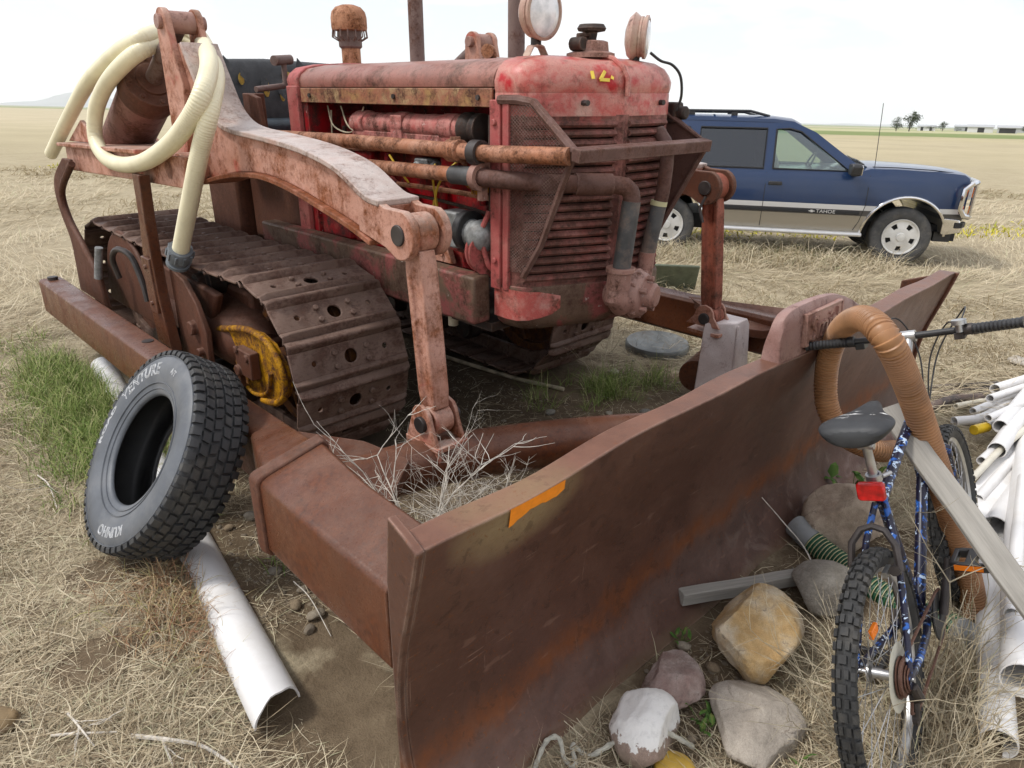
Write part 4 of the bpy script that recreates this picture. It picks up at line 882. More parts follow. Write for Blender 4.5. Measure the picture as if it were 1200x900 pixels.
# operator's station behind the hood: torn seat back, cushion, lever
sb = MB().loft([[(.66, y, z) for y, z in ((3.60, 1.52), (3.55, 1.58), (3.57, 1.9), (3.62, 1.955), (3.70, 1.94), (3.72, 1.55))], [(1.0, y, z) for y, z in ((3.585, 1.52), (3.535, 1.58), (3.56, 1.9), (3.615, 1.965), (3.70, 1.95), (3.72, 1.55))], [(1.75, y, z) for y, z in ((3.60, 1.52), (3.55, 1.58), (3.57, 1.88), (3.62, 1.935), (3.70, 1.93), (3.72, 1.55))]])
seat = P('seat_back', sb, 'black_vinyl', bevel=.03, seg=3)
P('seat_cushion', MB().tube([(.62, 3.45, 1.555), (1.75, 3.45, 1.555)], .06, 16).box((1.2, 3.5, 1.47), (1.1, .3, .1)), 'blue_vinyl', seat)
fo_ = MB()
for x, z, a, b in ((.80, 1.84, .02, .035), (.955, 1.79, .022, .055), (1.06, 1.745, .018, .035), (1.10, 1.87, .032, .016)):
    fo_.add([(x, 3.542, z)] + [(x + a * math.cos(q), 3.545, z + b * math.sin(q)) for q in [k * math.pi / 5 for k in range(10)]], [(0, 1 + k, 1 + (k + 1) % 10) for k in range(10)])
P('torn_patch', fo_, 'foam', seat, smooth=None)
fl_ = MB()
for x, z, s in ((.93, 1.81, .06), (1.04, 1.76, .05), (.80, 1.86, .045), (1.18, 1.9, .07), (.7, 1.92, .05)):
    fl_.add([(x, 3.535, z + s), (x + s * .5, 3.52, z + s * .3), (x + s * .25, 3.50, z - s * .8), (x - s * .3, 3.525, z)], [(0, 1, 2, 3)])
P('torn_flap', fl_, 'black_vinyl', seat, smooth=None)
P('control_lever', MB().tube([(.72, 3.2, 1.78), (.92, 3.25, 1.80), (.935, 3.25, 1.82), (.935, 3.25, 1.935)], .017, 10).cyl((.86, 3.22, 1.935), (.99, 3.27, 1.945), .028, n=14), 'stack')
P('lever_bank', MB().prism([(.62, 3.1, 1.45), (.62, 2.95, 1.45), (.62, 3.0, 1.74), (.62, 3.1, 1.76)], (.03, 0, 0)).box((.7, 3.2, 1.65), (.06, .16, .22)).box((.52, 3.3, 1.62), (.05, .12, .3)).tube([(.5, 3.3, 1.6), (.47, 3.35, 1.85)], .015, 8), 'rust', bevel=.01)
P('tank', MB().box((1.2, 3.95, 1.2), (.9, .5, .8)).box((1.2, 3.3, 1.1), (.75, .8, .5)), 'rust', bevel=.04)
P('belly_pan', MB().box((1.2, 2.3, .78), (.8, 2.0, .04)), 'black_iron')
ub = MB()
for y in (1.6, 1.75, 1.9): ub.cyl((.82, y, .72), (.82, y, .82), .025, n=10)
P('drain_plug', ub, 'weed')

# ================================================================== GROUND
def sstep(a, b, x):
    t = np.clip((x - a) / (b - a), 0, 1); return t * t * (3 - 2 * t)
def ground_z(x, y):
    x = np.asarray(x, float); y = np.asarray(y, float)
    near = (1 - sstep(4.4, 7.2, x)) * (1 - sstep(6.0, 9.5, y)) * sstep(-2.5, -.3, y)
    z = (.035 * np.clip(x - 1.338, 0, 3.2) + .01 * np.clip(y - .986, 0, 5) * sstep(.2, 1.3, x)) * near
    r = np.hypot(x, y)
    z = z + .012 * np.sin(x * 3.1 + 1.3 * np.sin(y * 2.2)) * np.sin(y * 2.7 + .9 * np.sin(x * 1.7)) * (1 - .6 * sstep(.9, 1.3, x) * (1 - sstep(4, 5, x)))
    z = z + .007 * np.sin(x * 9.1 + y * 4.0) * np.sin(y * 8.3 - x * 3.0)
    z = z + .05 * np.exp(-(((x - .55) / .28) ** 2 + ((y - 2.45) / .35) ** 2))          # tussocky bank beside the tire
    z = z - .025 * np.exp(-(((x - .8) / .3) ** 2 + ((y - 1.55) / .25) ** 2))           # scraped hollow at the end of the half pipe
    z = z + .05 * np.sin(x * .21 + 1) * np.sin(y * .17) * sstep(12, 30, r) * (1 - sstep(150, 300, r))
    z = z + .03 * np.sin(x * .9 + y * .5) * np.sin(y * .8 - x * .3) * sstep(5, 8, r) * (1 - sstep(60, 120, r)) * (1 - np.exp(-(((x - 10) / 3) ** 2 + ((y - 4.8) / 3) ** 2)))
    return z
def gz(x, y): return float(ground_z(x, y))
def on_ground(p, dz=0.0): return (p[0], p[1], gz(p[0], p[1]) + dz)

def make_ground():
    rad = np.concatenate([np.linspace(.15, 8, 170), np.geomspace(8.1, 9000, 130)]); na = 420
    # finer in front of the camera
    ang = np.concatenate([np.linspace(R(-20), R(110), 330, endpoint=False), np.linspace(R(110), R(340), 90, endpoint=False)])
    A, Rr = np.meshgrid(ang, rad); X = Rr * np.cos(A); Y = Rr * np.sin(A); Z = ground_z(X, Y)
    n, m = Rr.shape
    v = np.stack([X.ravel(), Y.ravel(), Z.ravel()], 1); v = np.vstack([v, [[0, 0, 0]]])
    i, j = np.meshgrid(np.arange(n - 1), np.arange(m), indexing='ij'); j2 = (j + 1) % m
    q = np.stack([i * m + j, (i + 1) * m + j, (i + 1) * m + j2, i * m + j2], -1).reshape(-1, 4)
    me = bpy.data.meshes.new('ground')
    faces = q.tolist() + [[n * m, k, (k + 1) % m] for k in range(m)]
    me.from_pydata(v.tolist(), [], faces); me.shade_smooth()
    t = NT('dry_field_ground'); P = t.n('ShaderNodeNewGeometry').outputs['Position']; x, y, z = t.xyz(P)
    r = t.math('SQRT', t.math('ADD', t.math('MULTIPLY', x, x), t.math('MULTIPLY', y, y)))
    n0 = t.noise(.05, 5, .6, co=P); n1 = t.noise(.9, 6, .62, co=P); n2 = t.noise(6, 6, .65, co=P); n3 = t.noise(45, 5, .7, co=P); n4 = t.noise(160, 3, .6, co=P)
    fib = t.noise(30, 5, .7, co=t.stretch((1, .12, 1), P), dist=2.5); fib2 = t.noise(30, 5, .7, co=t.stretch((.12, 1, 1), P), dist=2.5)
    straw = t.ramp(t.math('ADD', t.math('MULTIPLY', n1, .55), t.math('MULTIPLY', n2, .45)), [(.32, (.27, .22, .145)), (.48, (.40, .335, .225)), (.62, (.48, .41, .285)), (.75, (.36, .32, .19))])
    straw = t.mix(t.math('MULTIPLY', t.ramp(r, [(0, 1.0), (1, 1.0)]), .55), straw, t.ramp(t.math('MAXIMUM', fib, fib2), [(.42, .45), (.62, 1.0)]), 'MULTIPLY')
    greenish = t.ramp(t.noise(.35, 5, .6, co=P, dist=.6), [(.56, 0.0), (.72, .38)])
    straw = t.mix(greenish, straw, (.20, .21, .08))
    dirt = t.ramp(n2, [(.3, (.12, .085, .052)), (.5, (.17, .125, .08)), (.7, (.225, .17, .11))])
    dirt = t.mix(.5, dirt, t.ramp(n4, [(.3, .55), (.7, 1.0)]), 'MULTIPLY')
    def blob(cx, cy, rx, ry, rot=0.0):
        c, s = math.cos(rot), math.sin(rot)
        dx = t.math('SUBTRACT', x, cx); dy = t.math('SUBTRACT', y, cy)
        u = t.math('DIVIDE', t.math('ADD', t.math('MULTIPLY', dx, c), t.math('MULTIPLY', dy, s)), rx)
        w_ = t.math('DIVIDE', t.math('SUBTRACT', t.math('MULTIPLY', dy, c), t.math('MULTIPLY', dx, s)), ry)
        d = t.math('ADD', t.math('MULTIPLY', u, u), t.math('MULTIPLY', w_, w_))
        d = t.math('ADD', d, t.math('MULTIPLY', t.math('SUBTRACT', n2, .5), 1.4))
        return t.ramp(d, [(.6, 1.0), (1.15, 0.0)])
    mk = None
    for b in DIRT:
        k = blob(*b); mk = k if mk is None else t.math('MAXIMUM', mk, k)
    bare = t.ramp(n1, [(.56, 0.0), (.68, .55)]); bare = t.math('MULTIPLY', bare, t.ramp(t.math('DIVIDE', r, 14), [(.4, 1.0), (1, 0.0)]))
    c = t.mix(t.math('MAXIMUM', mk, bare), straw, dirt)
    # damp oily earth below the machine
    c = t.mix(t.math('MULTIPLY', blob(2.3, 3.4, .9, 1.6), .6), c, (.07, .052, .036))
    # far fields: bands of stubble, pasture and a green strip
    fx = t.math('ADD', t.math('MULTIPLY', x, .707), t.math('MULTIPLY', y, .707)); lat = t.math('SUBTRACT', t.math('MULTIPLY', x, .707), t.math('MULTIPLY', y, .707))
    fx = t.math('ADD', fx, t.math('MULTIPLY', t.noise(.012, 4, .5, co=P), 40))
    farp = t.ramp(t.math('MULTIPLY', fx, .001), [(0, (.45, .385, .24)), (.10, (.45, .385, .25)), (.155, (.44, .38, .23)), (.165, (.19, .235, .085)), (.25, (.22, .26, .1)), (.265, (.47, .44, .26)), (.42, (.40, .4, .22)), (.44, (.24, .28, .13)), (.6, (.5, .45, .3)), (1, (.3, .33, .2))])
    leftp = t.ramp(t.math('MULTIPLY', fx, .001), [(0, (.45, .385, .24)), (.03, (.42, .36, .22)), (.12, (.50, .43, .29)), (.55, (.48, .42, .28)), (.65, (.25, .28, .13)), (1, (.35, .36, .24))])
    farp = t.mix(t.ramp(t.math('ADD', t.math('MULTIPLY', lat, .005), .5), [(.45, 0.0), (.55, 1.0)]), leftp, farp)
    farp = t.mix(.5, farp, t.ramp(t.noise(.12, 6, .65, co=t.stretch((1, 1, 1), P)), [(.35, .72), (.62, 1.0)]), 'MULTIPLY')
    c = t.mix(t.ramp(t.math('DIVIDE', r, 100), [(.12, 0.0), (.6, 1.0)]), c, farp)
    h = t.math('ADD', t.math('MULTIPLY', n3, .6), t.math('ADD', t.math('MULTIPLY', n2, .8), t.math('MULTIPLY', n4, .25)))
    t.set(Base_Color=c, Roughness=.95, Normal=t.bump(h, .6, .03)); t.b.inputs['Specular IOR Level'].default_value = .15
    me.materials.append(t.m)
    o = bpy.data.objects.new('ground', me); COL.objects.link(o); tag(o, kind='structure')
# patches of bare earth: centre, half axes, turn
DIRT = [(.80, 1.5, .26, .34, .3), (1.02, 2.25, .26, .75, .1), (2.45, 3.2, 1.6, 2.1, 0), (3.4, 2.4, .8, .6, 0), (1.9, .86, .75, .24, .1), (2.7, .72, .5, .35, 0), (.95, 1.5, .13, .36, .2), (2.3, .1, .35, .15, 0.2), (.55, 2.72, .22, .16, 0), (.35, 2.25, .18, .14, 0)]
make_ground()
def dirt_amount(x, y):
    """0 = full straw, 1 = bare"""
    out = np.zeros_like(x)
    for cx, cy, rx, ry, ro in DIRT:
        c, s = math.cos(ro), math.sin(ro); dx, dy = x - cx, y - cy
        d = ((dx * c + dy * s) / rx) ** 2 + ((dy * c - dx * s) / ry) ** 2
        out = np.maximum(out, 1 - sstep(.5, 1.25, d + .35 * np.sin(x * 13) * np.sin(y * 11)))
    return out
def under_machine(x, y):
    """inside the tracks, the arms or the blade"""
    dx = x - AO.x; dy = y - AO.y
    blade_ = (dx > -.6) & (dx < 3.05) & (dy > -.02) & (dy < .22)
    arm_ = (dx > -.6) & (dx < -.3) & (dy > 0) & (dy < 1.0)
    trk = (((dx > .03) & (dx < .7)) | ((dx > 1.7) & (dx < 2.4))) & (dy > 1.7) & (dy < 5)
    pu = (x - .672) + (y - 1.655) * -.1517; pip = (np.abs(pu) < .095) & (y > 1.62) & (y < 5.4)      # the half pipe
    pile = (x > 1.9) & (x < 5) & (y < .13 + .25 * (x - 2.1))      # the pile of pipes
    return blade_ | arm_ | trk | pip | pile

# ------------------------------------------------------------------ blades of grass
def blades(name, mat, pos, L, wd, el, droop, az=None, z0=0.0, kind='stuff', label=None, cat=None, tone=None, lift=None):
    n = len(pos); x, y = pos[:, 0], pos[:, 1]
    L = np.broadcast_to(L, n); wd = np.broadcast_to(wd, n); el = np.broadcast_to(el, n); droop = np.broadcast_to(droop, n)
    az = RNG.uniform(0, 2 * np.pi, n) if az is None else az
    base = np.stack([x, y, ground_z(x, y) + z0 + (0 if lift is None else lift)], 1)
    side = np.stack([-np.sin(az), np.cos(az), np.zeros(n)], 1); tilt = RNG.uniform(-.6, .6, n); side[:, 2] = tilt; side /= np.linalg.norm(side, axis=1)[:, None]
    pts = [base]; e = el.copy(); bend = RNG.normal(0, .18, n); a = az.copy()
    for k in range(3):
        d = np.stack([np.cos(a) * np.cos(e), np.sin(a) * np.cos(e), np.sin(e)], 1)
        pts.append(pts[-1] + d * (L / 3)[:, None]); e = e - droop / 2; a = a + bend
    V = np.empty((n, 7, 3)); ws = (1.0, .85, .6)
    for k in range(3):
        V[:, 2 * k] = pts[k] - side * (wd * ws[k] * .5)[:, None]; V[:, 2 * k + 1] = pts[k] + side * (wd * ws[k] * .5)[:, None]
    V[:, 6] = pts[3]
    lo = ground_z(V[:, :, 0], V[:, :, 1]) + .002; V[:, :, 2] = np.maximum(V[:, :, 2], lo)
    b = (np.arange(n) * 7)[:, None]
    loops = np.concatenate([b + np.array([0, 1, 3, 2]), b + np.array([2, 3, 5, 4]), b + np.array([4, 5, 6])], 1).ravel()
    me = bpy.data.meshes.new(name); me.vertices.add(n * 7); me.vertices.foreach_set('co', V.ravel())
    me.loops.add(n * 11); me.loops.foreach_set('vertex_index', loops.astype(np.int32))
    me.polygons.add(n * 3); st = (np.arange(n) * 11)[:, None] + np.array([0, 4, 8]); me.polygons.foreach_set('loop_start', st.ravel().astype(np.int32))
    me.polygons.foreach_set('loop_total', np.tile([4, 4, 3], n).astype(np.int32))
    me.update(calc_edges=True)
    at = me.attributes.new('tone', 'FLOAT', 'POINT'); tn = RNG.uniform(0, 1, n) if tone is None else tone
    at.data.foreach_set('value', np.repeat(tn, 7).astype(np.float32))
    me.materials.append(mat); o = bpy.data.objects.new(name, me); COL.objects.link(o)
    return tag(o, label, cat, kind=kind)
def fan(n, r0, r1, p=1.0, a0=-2, a1=94):
    a = RNG.uniform(R(a0), R(a1), n); r = r0 + (r1 - r0) * RNG.uniform(0, 1, n) ** p
    return np.stack([r * np.cos(a), r * np.sin(a)], 1)
def keep(pos, prob): return pos[RNG.uniform(0, 1, len(pos)) < prob]
def patchy(x, y, s=1.0):
    return .5 + .5 * np.sin(x * 1.9 * s + 1.7 * np.sin(y * 1.3 * s)) * np.sin(y * 2.3 * s + 1.1 * np.sin(x * 1.1 * s + 2))
def cluster(pos, k, r): 
    q = np.repeat(pos, k, 0); return q + RNG.normal(0, 1, q.shape) * r

# flattened straw near the camera
p = fan(210000, .8, 7.5, 1.15); x, y = p[:, 0], p[:, 1]
dm = dirt_amount(x, y); p = keep(p, (1 - .93 * dm) * (.45 + .55 * patchy(x, y, 1.7)) * (~under_machine(x, y)))
n = len(p); print('flat straw', n)
blades('flattened_straw', M['straw'], p, RNG.uniform(.03, .19, n) * RNG.choice([1, 1, 1, 1.35], n), RNG.uniform(.0014, .0036, n), RNG.normal(.06, .13, n), RNG.normal(0, .15, n), lift=np.abs(RNG.normal(0, .012, n)), label='flattened dry straw covering the ground in front', cat='straw')
# broken crumbs of straw over everything
p = fan(130000, .8, 5.5, 1.05); x, y = p[:, 0], p[:, 1]
dm = dirt_amount(x, y); p = keep(p, (1 - .7 * dm) * (~under_machine(x, y))); n = len(p)
blades('straw_crumbs', M['straw'], p, RNG.uniform(.008, .05, n), RNG.uniform(.0012, .003, n), RNG.normal(.05, .2, n), RNG.normal(0, .2, n), lift=np.abs(RNG.normal(0, .004, n)), label='broken crumbs of straw on the ground', cat='straw')
# standing and bent dry grass in tufts
c = fan(7000, .9, 9, 1.1); x, y = c[:, 0], c[:, 1]; dm = dirt_amount(x, y)
c = keep(c, np.clip(1 - 1.2 * dm, 0, 1) * patchy(x, y, 1.3) ** 1.2 * (~under_machine(x, y))); p = cluster(c, 14, .035)
p = keep(p, 1.0 * (~under_machine(p[:, 0], p[:, 1]))); n = len(p); print('tufts', n)
blades('dry_tufts', M['straw'], p, RNG.uniform(.04, .16, n), RNG.uniform(.0015, .0034, n), RNG.uniform(.25, 1.45, n), RNG.uniform(.2, 1.3, n), label='short dry grass tufts standing in the straw', cat='grass')
# long swept grass of the field behind, combed one way in patches
c = fan(16000, 4.6, 26, 1.5); x, y = c[:, 0], c[:, 1]
ok = ~((x > AO.x - .8) & (x < AO.x + 3.2) & (y > AO.y - .2) & (y < AO.y + 5.2))
c = keep(c, ok * (.35 + .65 * patchy(x, y, .6))); p = cluster(c, 8, .09); n = len(p); print('field', n)
az = 1.2 * np.sin(p[:, 0] * .7) + 1.3 * np.cos(p[:, 1] * .6 + p[:, 0] * .3) + RNG.normal(0, .55, n) - .6
rr = np.hypot(p[:, 0], p[:, 1])
blades('field_grass', M['straw'], p, RNG.uniform(.16, .42, n), (.0022 + .0004 * rr) * RNG.uniform(.7, 1.3, n), RNG.uniform(.05, .75, n), RNG.uniform(.2, .9, n), az=az, label='long wind swept dry grass of the field behind', cat='grass', tone=np.clip(RNG.normal(.6, .2, n), 0, 1))
# taller seeded grass along the side of the parked car
q = np.array([(10.05 - .845 * 1.15, 4.84 - .534 * 1.15)]) + RNG.uniform(-2.3, 1.3, 900)[:, None] * np.array([[.534, -.845]]) + RNG.normal(0, .28, (900, 2))
p = cluster(q, 5, .05); n = len(p)
blades('roadside_grass', M['straw'], p, RNG.uniform(.2, .52, n), RNG.uniform(.004, .008, n), RNG.uniform(.3, 1.3, n), RNG.uniform(.5, 1.6, n), tone=np.clip(RNG.normal(.7, .2, n), 0, 1), label='tall dry grass along the side of the parked car', cat='grass')
q = np.array([(10.05 - .845 * .55, 4.84 - .534 * .55)]) + RNG.uniform(-2.6, .9, 500)[:, None] * np.array([[.534, -.845]]) + RNG.normal(0, .25, (500, 2))
p = cluster(q, 7, .05); n = len(p)
blades('shaded_green_grass', M['grass'], p, RNG.uniform(.06, .18, n), RNG.uniform(.004, .008, n), RNG.uniform(.5, 1.5, n), RNG.uniform(.2, 1, n), label='green grass growing under the parked car', cat='grass')
# green patch beside the push arm, one clump before the far track, sprigs elsewhere
q = np.concatenate([np.array([.98, 4.5]) + RNG.normal(0, 1, (900, 2)) * (.17, .6), np.array([.85, 4.0]) + RNG.normal(0, 1, (220, 2)) * (.14, .4), np.array([1.0, 5.5]) + RNG.normal(0, 1, (50, 2)) * (.25, .4)])
q = q[(q[:, 0] < AO.x - .26)]
p = cluster(q, 12, .03); p = p[p[:, 0] < AO.x - .2]; n = len(p)
blades('green_grass', M['grass'], p, RNG.uniform(.06, .21, n), RNG.uniform(.0025, .005, n), RNG.uniform(.6, 1.5, n), RNG.uniform(.3, 1.2, n), label='lush green grass patch beside the long push arm', cat='grass')
q = np.concatenate([np.array([3.42, 2.58]) + RNG.normal(0, 1, (34, 2)) * .1, np.array([3.75, 2.45]) + RNG.normal(0, 1, (10, 2)) * .09, np.array([3.2, 2.75]) + RNG.normal(0, 1, (8, 2)) * .15])
p = cluster(q, 22, .025); n = len(p)
blades('green_clump', M['grass'], p, RNG.uniform(.07, .24, n), RNG.uniform(.002, .004, n), RNG.uniform(.5, 1.5, n), RNG.uniform(.2, 1.2, n), tone=np.clip(RNG.normal(.5, .25, n), 0, 1), label='green grass clump in front of the far track', cat='grass')
q = np.array([.585, 2.3]) + RNG.normal(0, 1, (60, 2)) * (.07, .16); p = cluster(q, 14, .02); n = len(p)
blades('reddish_tuft', M['reddish'], p, RNG.uniform(.06, .2, n), RNG.uniform(.0018, .0035, n), RNG.uniform(.2, 1.3, n), RNG.uniform(.3, 1.4, n), label='reddish dry grass tuft below the tire', cat='grass')
# weedy growth round and under the bicycle
q = np.array([2.1, .2]) + RNG.normal(0, 1, (75, 2)) * (.2, .08); p = cluster(q, 9, .03); p = p[~under_machine(p[:, 0], p[:, 1])]; n = len(p)
blades('weedy_grass', M['straw'], p, RNG.uniform(.12, .42, n), RNG.uniform(.0018, .0034, n), RNG.uniform(.5, 1.5, n), RNG.uniform(.1, .9, n), label='dry weedy grass growing up through the bicycle wheel', cat='grass')
q = np.array([11.6, 2.0]) + RNG.uniform(-1, 1, (500, 1)) * np.array([[6, -4]]) + RNG.normal(0, .35, (500, 2)) + np.array([[2.6, 1.7]])
p = cluster(q, 5, .12); n = len(p)
blades('yellow_flowers', M['flower'], p, RNG.uniform(.05, .16, n), RNG.uniform(.012, .03, n), RNG.uniform(.2, 1.5, n), RNG.uniform(.2, 1, n), label='yellow flowering strip in the field beyond the car', cat='flowers')
q = np.array([9, 24.]) + RNG.uniform(-1, 1, (200, 1)) * np.array([[3, -2]]) + RNG.normal(0, .5, (200, 2)); p = cluster(q, 5, .15); n = len(p)
blades('yellow_flowers', M['flower'], p, RNG.uniform(.05, .16, n), RNG.uniform(.02, .04, n), RNG.uniform(.2, 1.5, n), RNG.uniform(.2, 1, n), label='thin yellow flowering patch far left behind the bulldozer', cat='flowers')
# loose gravel
gm = MB(); ico = bmesh.new(); bmesh.ops.create_icosphere(ico, subdivisions=1, radius=1); iv = [v.co.copy() for v in ico.verts]; ifs = [tuple(v.index for v in f.verts) for f in ico.faces]; ico.free()
def grit(mb, x, y, s):
    a = random.uniform(0, 6.3); ca, sa = math.cos(a), math.sin(a); z = gz(x, y); f = random.uniform(.6, 1)
    mb.add([(x + s * (p.x * ca - p.y * sa * f) * random.uniform(.85, 1.15), y + s * (p.x * sa + p.y * ca * f), z + s * p.z * .6 * f) for p in iv], ifs)
for _ in range(1500):
    if random.random() < .5: x, y = random.gauss(1.0, .13), random.gauss(2.1, .45)
    elif random.random() < .55: x, y = random.uniform(1.2, 4.4), random.uniform(2.2, 3.3)
    else: x, y = random.gauss(1.9, .4), random.gauss(.85, .12)
    if under_machine(np.array(x), np.array(y)): continue
    grit(gm, x, y, random.uniform(.003, .01) if random.random() < .85 else random.uniform(.01, .02))
tag(gm.build('gravel', mat_rock('gravel_stone', [(.3, (.16, .13, .1)), (.6, (.3, .26, .2)), (.8, (.4, .34, .26))], 12), smooth=180), 'loose gravel scattered on the bare earth', 'gravel', kind='stuff')

# ================================================================== STONES
def rock(name, label, cat, c, dims, seed, mat, rot=0.0, cuts=7, rough=.06, sub=5, tilt=(0, 0), group=None, cut_depth=(.62, .92)):
    rnd = random.Random(seed); bm = bmesh.new(); bmesh.ops.create_icosphere(bm, subdivisions=sub, radius=1)
    planes = []
    for _ in range(cuts):
        d = Vector((rnd.gauss(0, 1), rnd.gauss(0, 1), rnd.gauss(.1, .8))).normalized(); planes.append((d, rnd.uniform(*cut_depth)))
    for _ in range(cuts):
        d = Vector((rnd.gauss(0, 1), rnd.gauss(0, 1), rnd.gauss(.1, .8))).normalized(); planes.append((d, rnd.uniform(max(cut_depth[0], .8), .97)))
    off = Vector((seed * 3.1, seed * 1.7, 0))
    for v in bm.verts:
        p = v.co.copy()
        for d, h in planes:
            e = p.dot(d) - h
            if e > 0: p -= d * e * .97
        q = p.normalized()
        p += q * (noise.noise(q * 1.3 + off) * rough * 1.6 + noise.noise(q * 5 + off) * rough * .45 + (.5 - abs(noise.noise(q * 9 + off))) * rough * .35 + noise.noise(q * 24 + off) * rough * .16)
        v.co = Vector((p.x * dims[0], p.y * dims[1], p.z * dims[2]))
    me = bpy.data.meshes.new(name); bm.to_mesh(me); bm.free(); me.shade_smooth(); me.set_sharp_from_angle(angle=R(42)); me.materials.append(mat)
    o = bpy.data.objects.new(name, me); COL.objects.link(o); o.location = c; o.rotation_euler = (tilt[0], tilt[1], rot)
    return tag(o, label, cat, group)
RK = 'rocks lying in front of the blade'
rm = {'white': mat_rock('painted_rock', [(.3, (.32, .22, .17)), (.6, (.44, .34, .28))], 6, paint=((.8, .78, .74), (.25, .1, .9), -.03), bump=.3),
      'orange': mat_rock('orange_rock', [(.3, (.44, .25, .085)), (.45, (.52, .35, .16)), (.58, (.60, .5, .36)), (.75, (.46, .26, .1))], 5),
      'flat': mat_rock('pinkish_grey_rock', [(.3, (.34, .295, .245)), (.55, (.46, .405, .34)), (.75, (.53, .47, .39))], 5),
      'red': mat_rock('reddish_granite', [(.3, (.30, .18, .155)), (.5, (.43, .32, .28)), (.7, (.58, .5, .45))], 9, bump=.8),
      'grey': mat_rock('grey_granite', [(.35, (.28, .25, .205)), (.6, (.42, .385, .33))], 14, bump=.7),
      'tan': mat_rock('tan_rock', [(.3, (.40, .3, .22)), (.6, (.52, .42, .32))], 5)}
def gp(p, dz): return (p[0], p[1], gz(p[0], p[1]) + dz)
rock('rock', 'brown rock with a splash of white paint at the foot of the blade', 'rock', gp((1.425, .84), .045), (.135, .105, .09), 3, rm['white'], .3, cuts=5, rough=.045, group=RK)
rock('rock', 'small rough reddish granite rock between the white splashed rock and the blade', 'rock', gp((1.635, .895), .03), (.135, .10, .085), 8, rm['red'], .5, cuts=10, rough=.09, group=RK)
rock('rock', 'flat pinkish grey rock nearest the bicycle rear wheel', 'rock', gp((1.685, .635), .03), (.185, .145, .075), 15, rm['flat'], .55, cuts=9, rough=.05, group=RK)
rock('rock', 'big orange yellow boulder standing below the grey wood post', 'rock', gp((1.965, .79), .085), (.20, .155, .145), 21, rm['orange'], .25, cuts=8, rough=.05, tilt=(.25, .1), group=RK)
rock('rock', 'rounded grey granite cobble beside the green hose', 'rock', gp((2.40, .74), .055), (.13, .12, .095), 33, rm['grey'], .3, cuts=3, rough=.05, group=RK)
rock('rock', 'large tan rock behind the bicycle seat stays', 'rock', gp((2.86, .86), .08), (.19, .165, .16), 41, rm['tan'], .1, cuts=6, rough=.05, group=RK)
for i, (p, s) in enumerate([((11.2, 1.05), .17), ((10.3, 1.5), .1), ((11.9, 1.0), .1)]):
    rock('pale_rock', ['pale flat rock in the dry grass right of the car', 'small pale rock in the grass above the handlebar', 'small whitish rock at the right edge of the field'][i], 'rock', gp((p[0] * .62, p[1] * .62), .03), (s, s * .7, s * .35), 50 + i, rm['white'] if i == 9 else mat_rock('pale_stone' if i == 0 else 'whitish_stone', [(.3, (.45, .4, .33)), (.6, (.62, .57, .5))], 6), i, cuts=5)
pm_ = [mat_rock('pebble_tan', [(.3, (.26, .19, .12)), (.6, (.4, .31, .2))], 20), mat_rock('pebble_grey', [(.3, (.16, .145, .125)), (.6, (.28, .26, .22))], 20), mat_rock('pebble_pale', [(.3, (.34, .3, .24)), (.6, (.48, .43, .34))], 20)]
PB = [((0.985, 1.98), .03, 2, 'flattish pale pebble nearest the front beam'), ((.955, 2.08), .026, 0, 'tan pebble between half pipe and front beam'), ((.99, 2.3), .024, 1, 'dark grey pebble in the bare earth beside the pipe'), ((.93, 1.93), .022, 1, 'smooth grey pebble close to the pipe end'),
      ((1.05, 2.5), .028, 2, 'pale pebble in the shade of the push arm'), ((.99, 2.72), .02, 0, 'small tan pebble behind the half pipe'), ((1.1, 2.75), .03, 1, 'wide grey pebble under the push arm'), ((1.02, 2.14), .02, 2, 'small pale pebble beside the front beam'), ((1.08, 2.05), .018, 0, 'little tan pebble at the foot of the front beam'),
      ((1.82, .965), .022, 2, 'pale pebble between blade and orange boulder'), ((1.78, .90), .014, 2, 'tiny pale pebble between the red rock and the boulder'), ((1.80, .84), .022, 0, 'orange tan pebble between four rocks'), ((1.52, .74), .016, 2, 'pale pebble by the small green weed'), ((1.64, .99), .01, 1, 'tiny grey pebble on the blade foot line'),
      ((3.3, 2.2), .03, 1, 'grey pebble in the earth inside the blade'), ((3.7, 2.75), .035, 2, 'pale stone beside the green grass clump'), ((3.95, 2.35), .04, 0, 'tan stone beside the round tin lid'), ((2.9, 2.6), .03, 1, 'grey pebble near the diagonal tube'), ((3.15, 2.35), .022, 2, 'small pale pebble near the diagonal tube')]
for i, (p, s, k, lb) in enumerate(PB):
    rock('pebble', lb, 'pebble', gp(p, s * .35), (s * 1.2, s * .9, s * .65), 70 + i, pm_[k], i * 1.3, cuts=3, sub=3, group='pebbles on the bare earth')

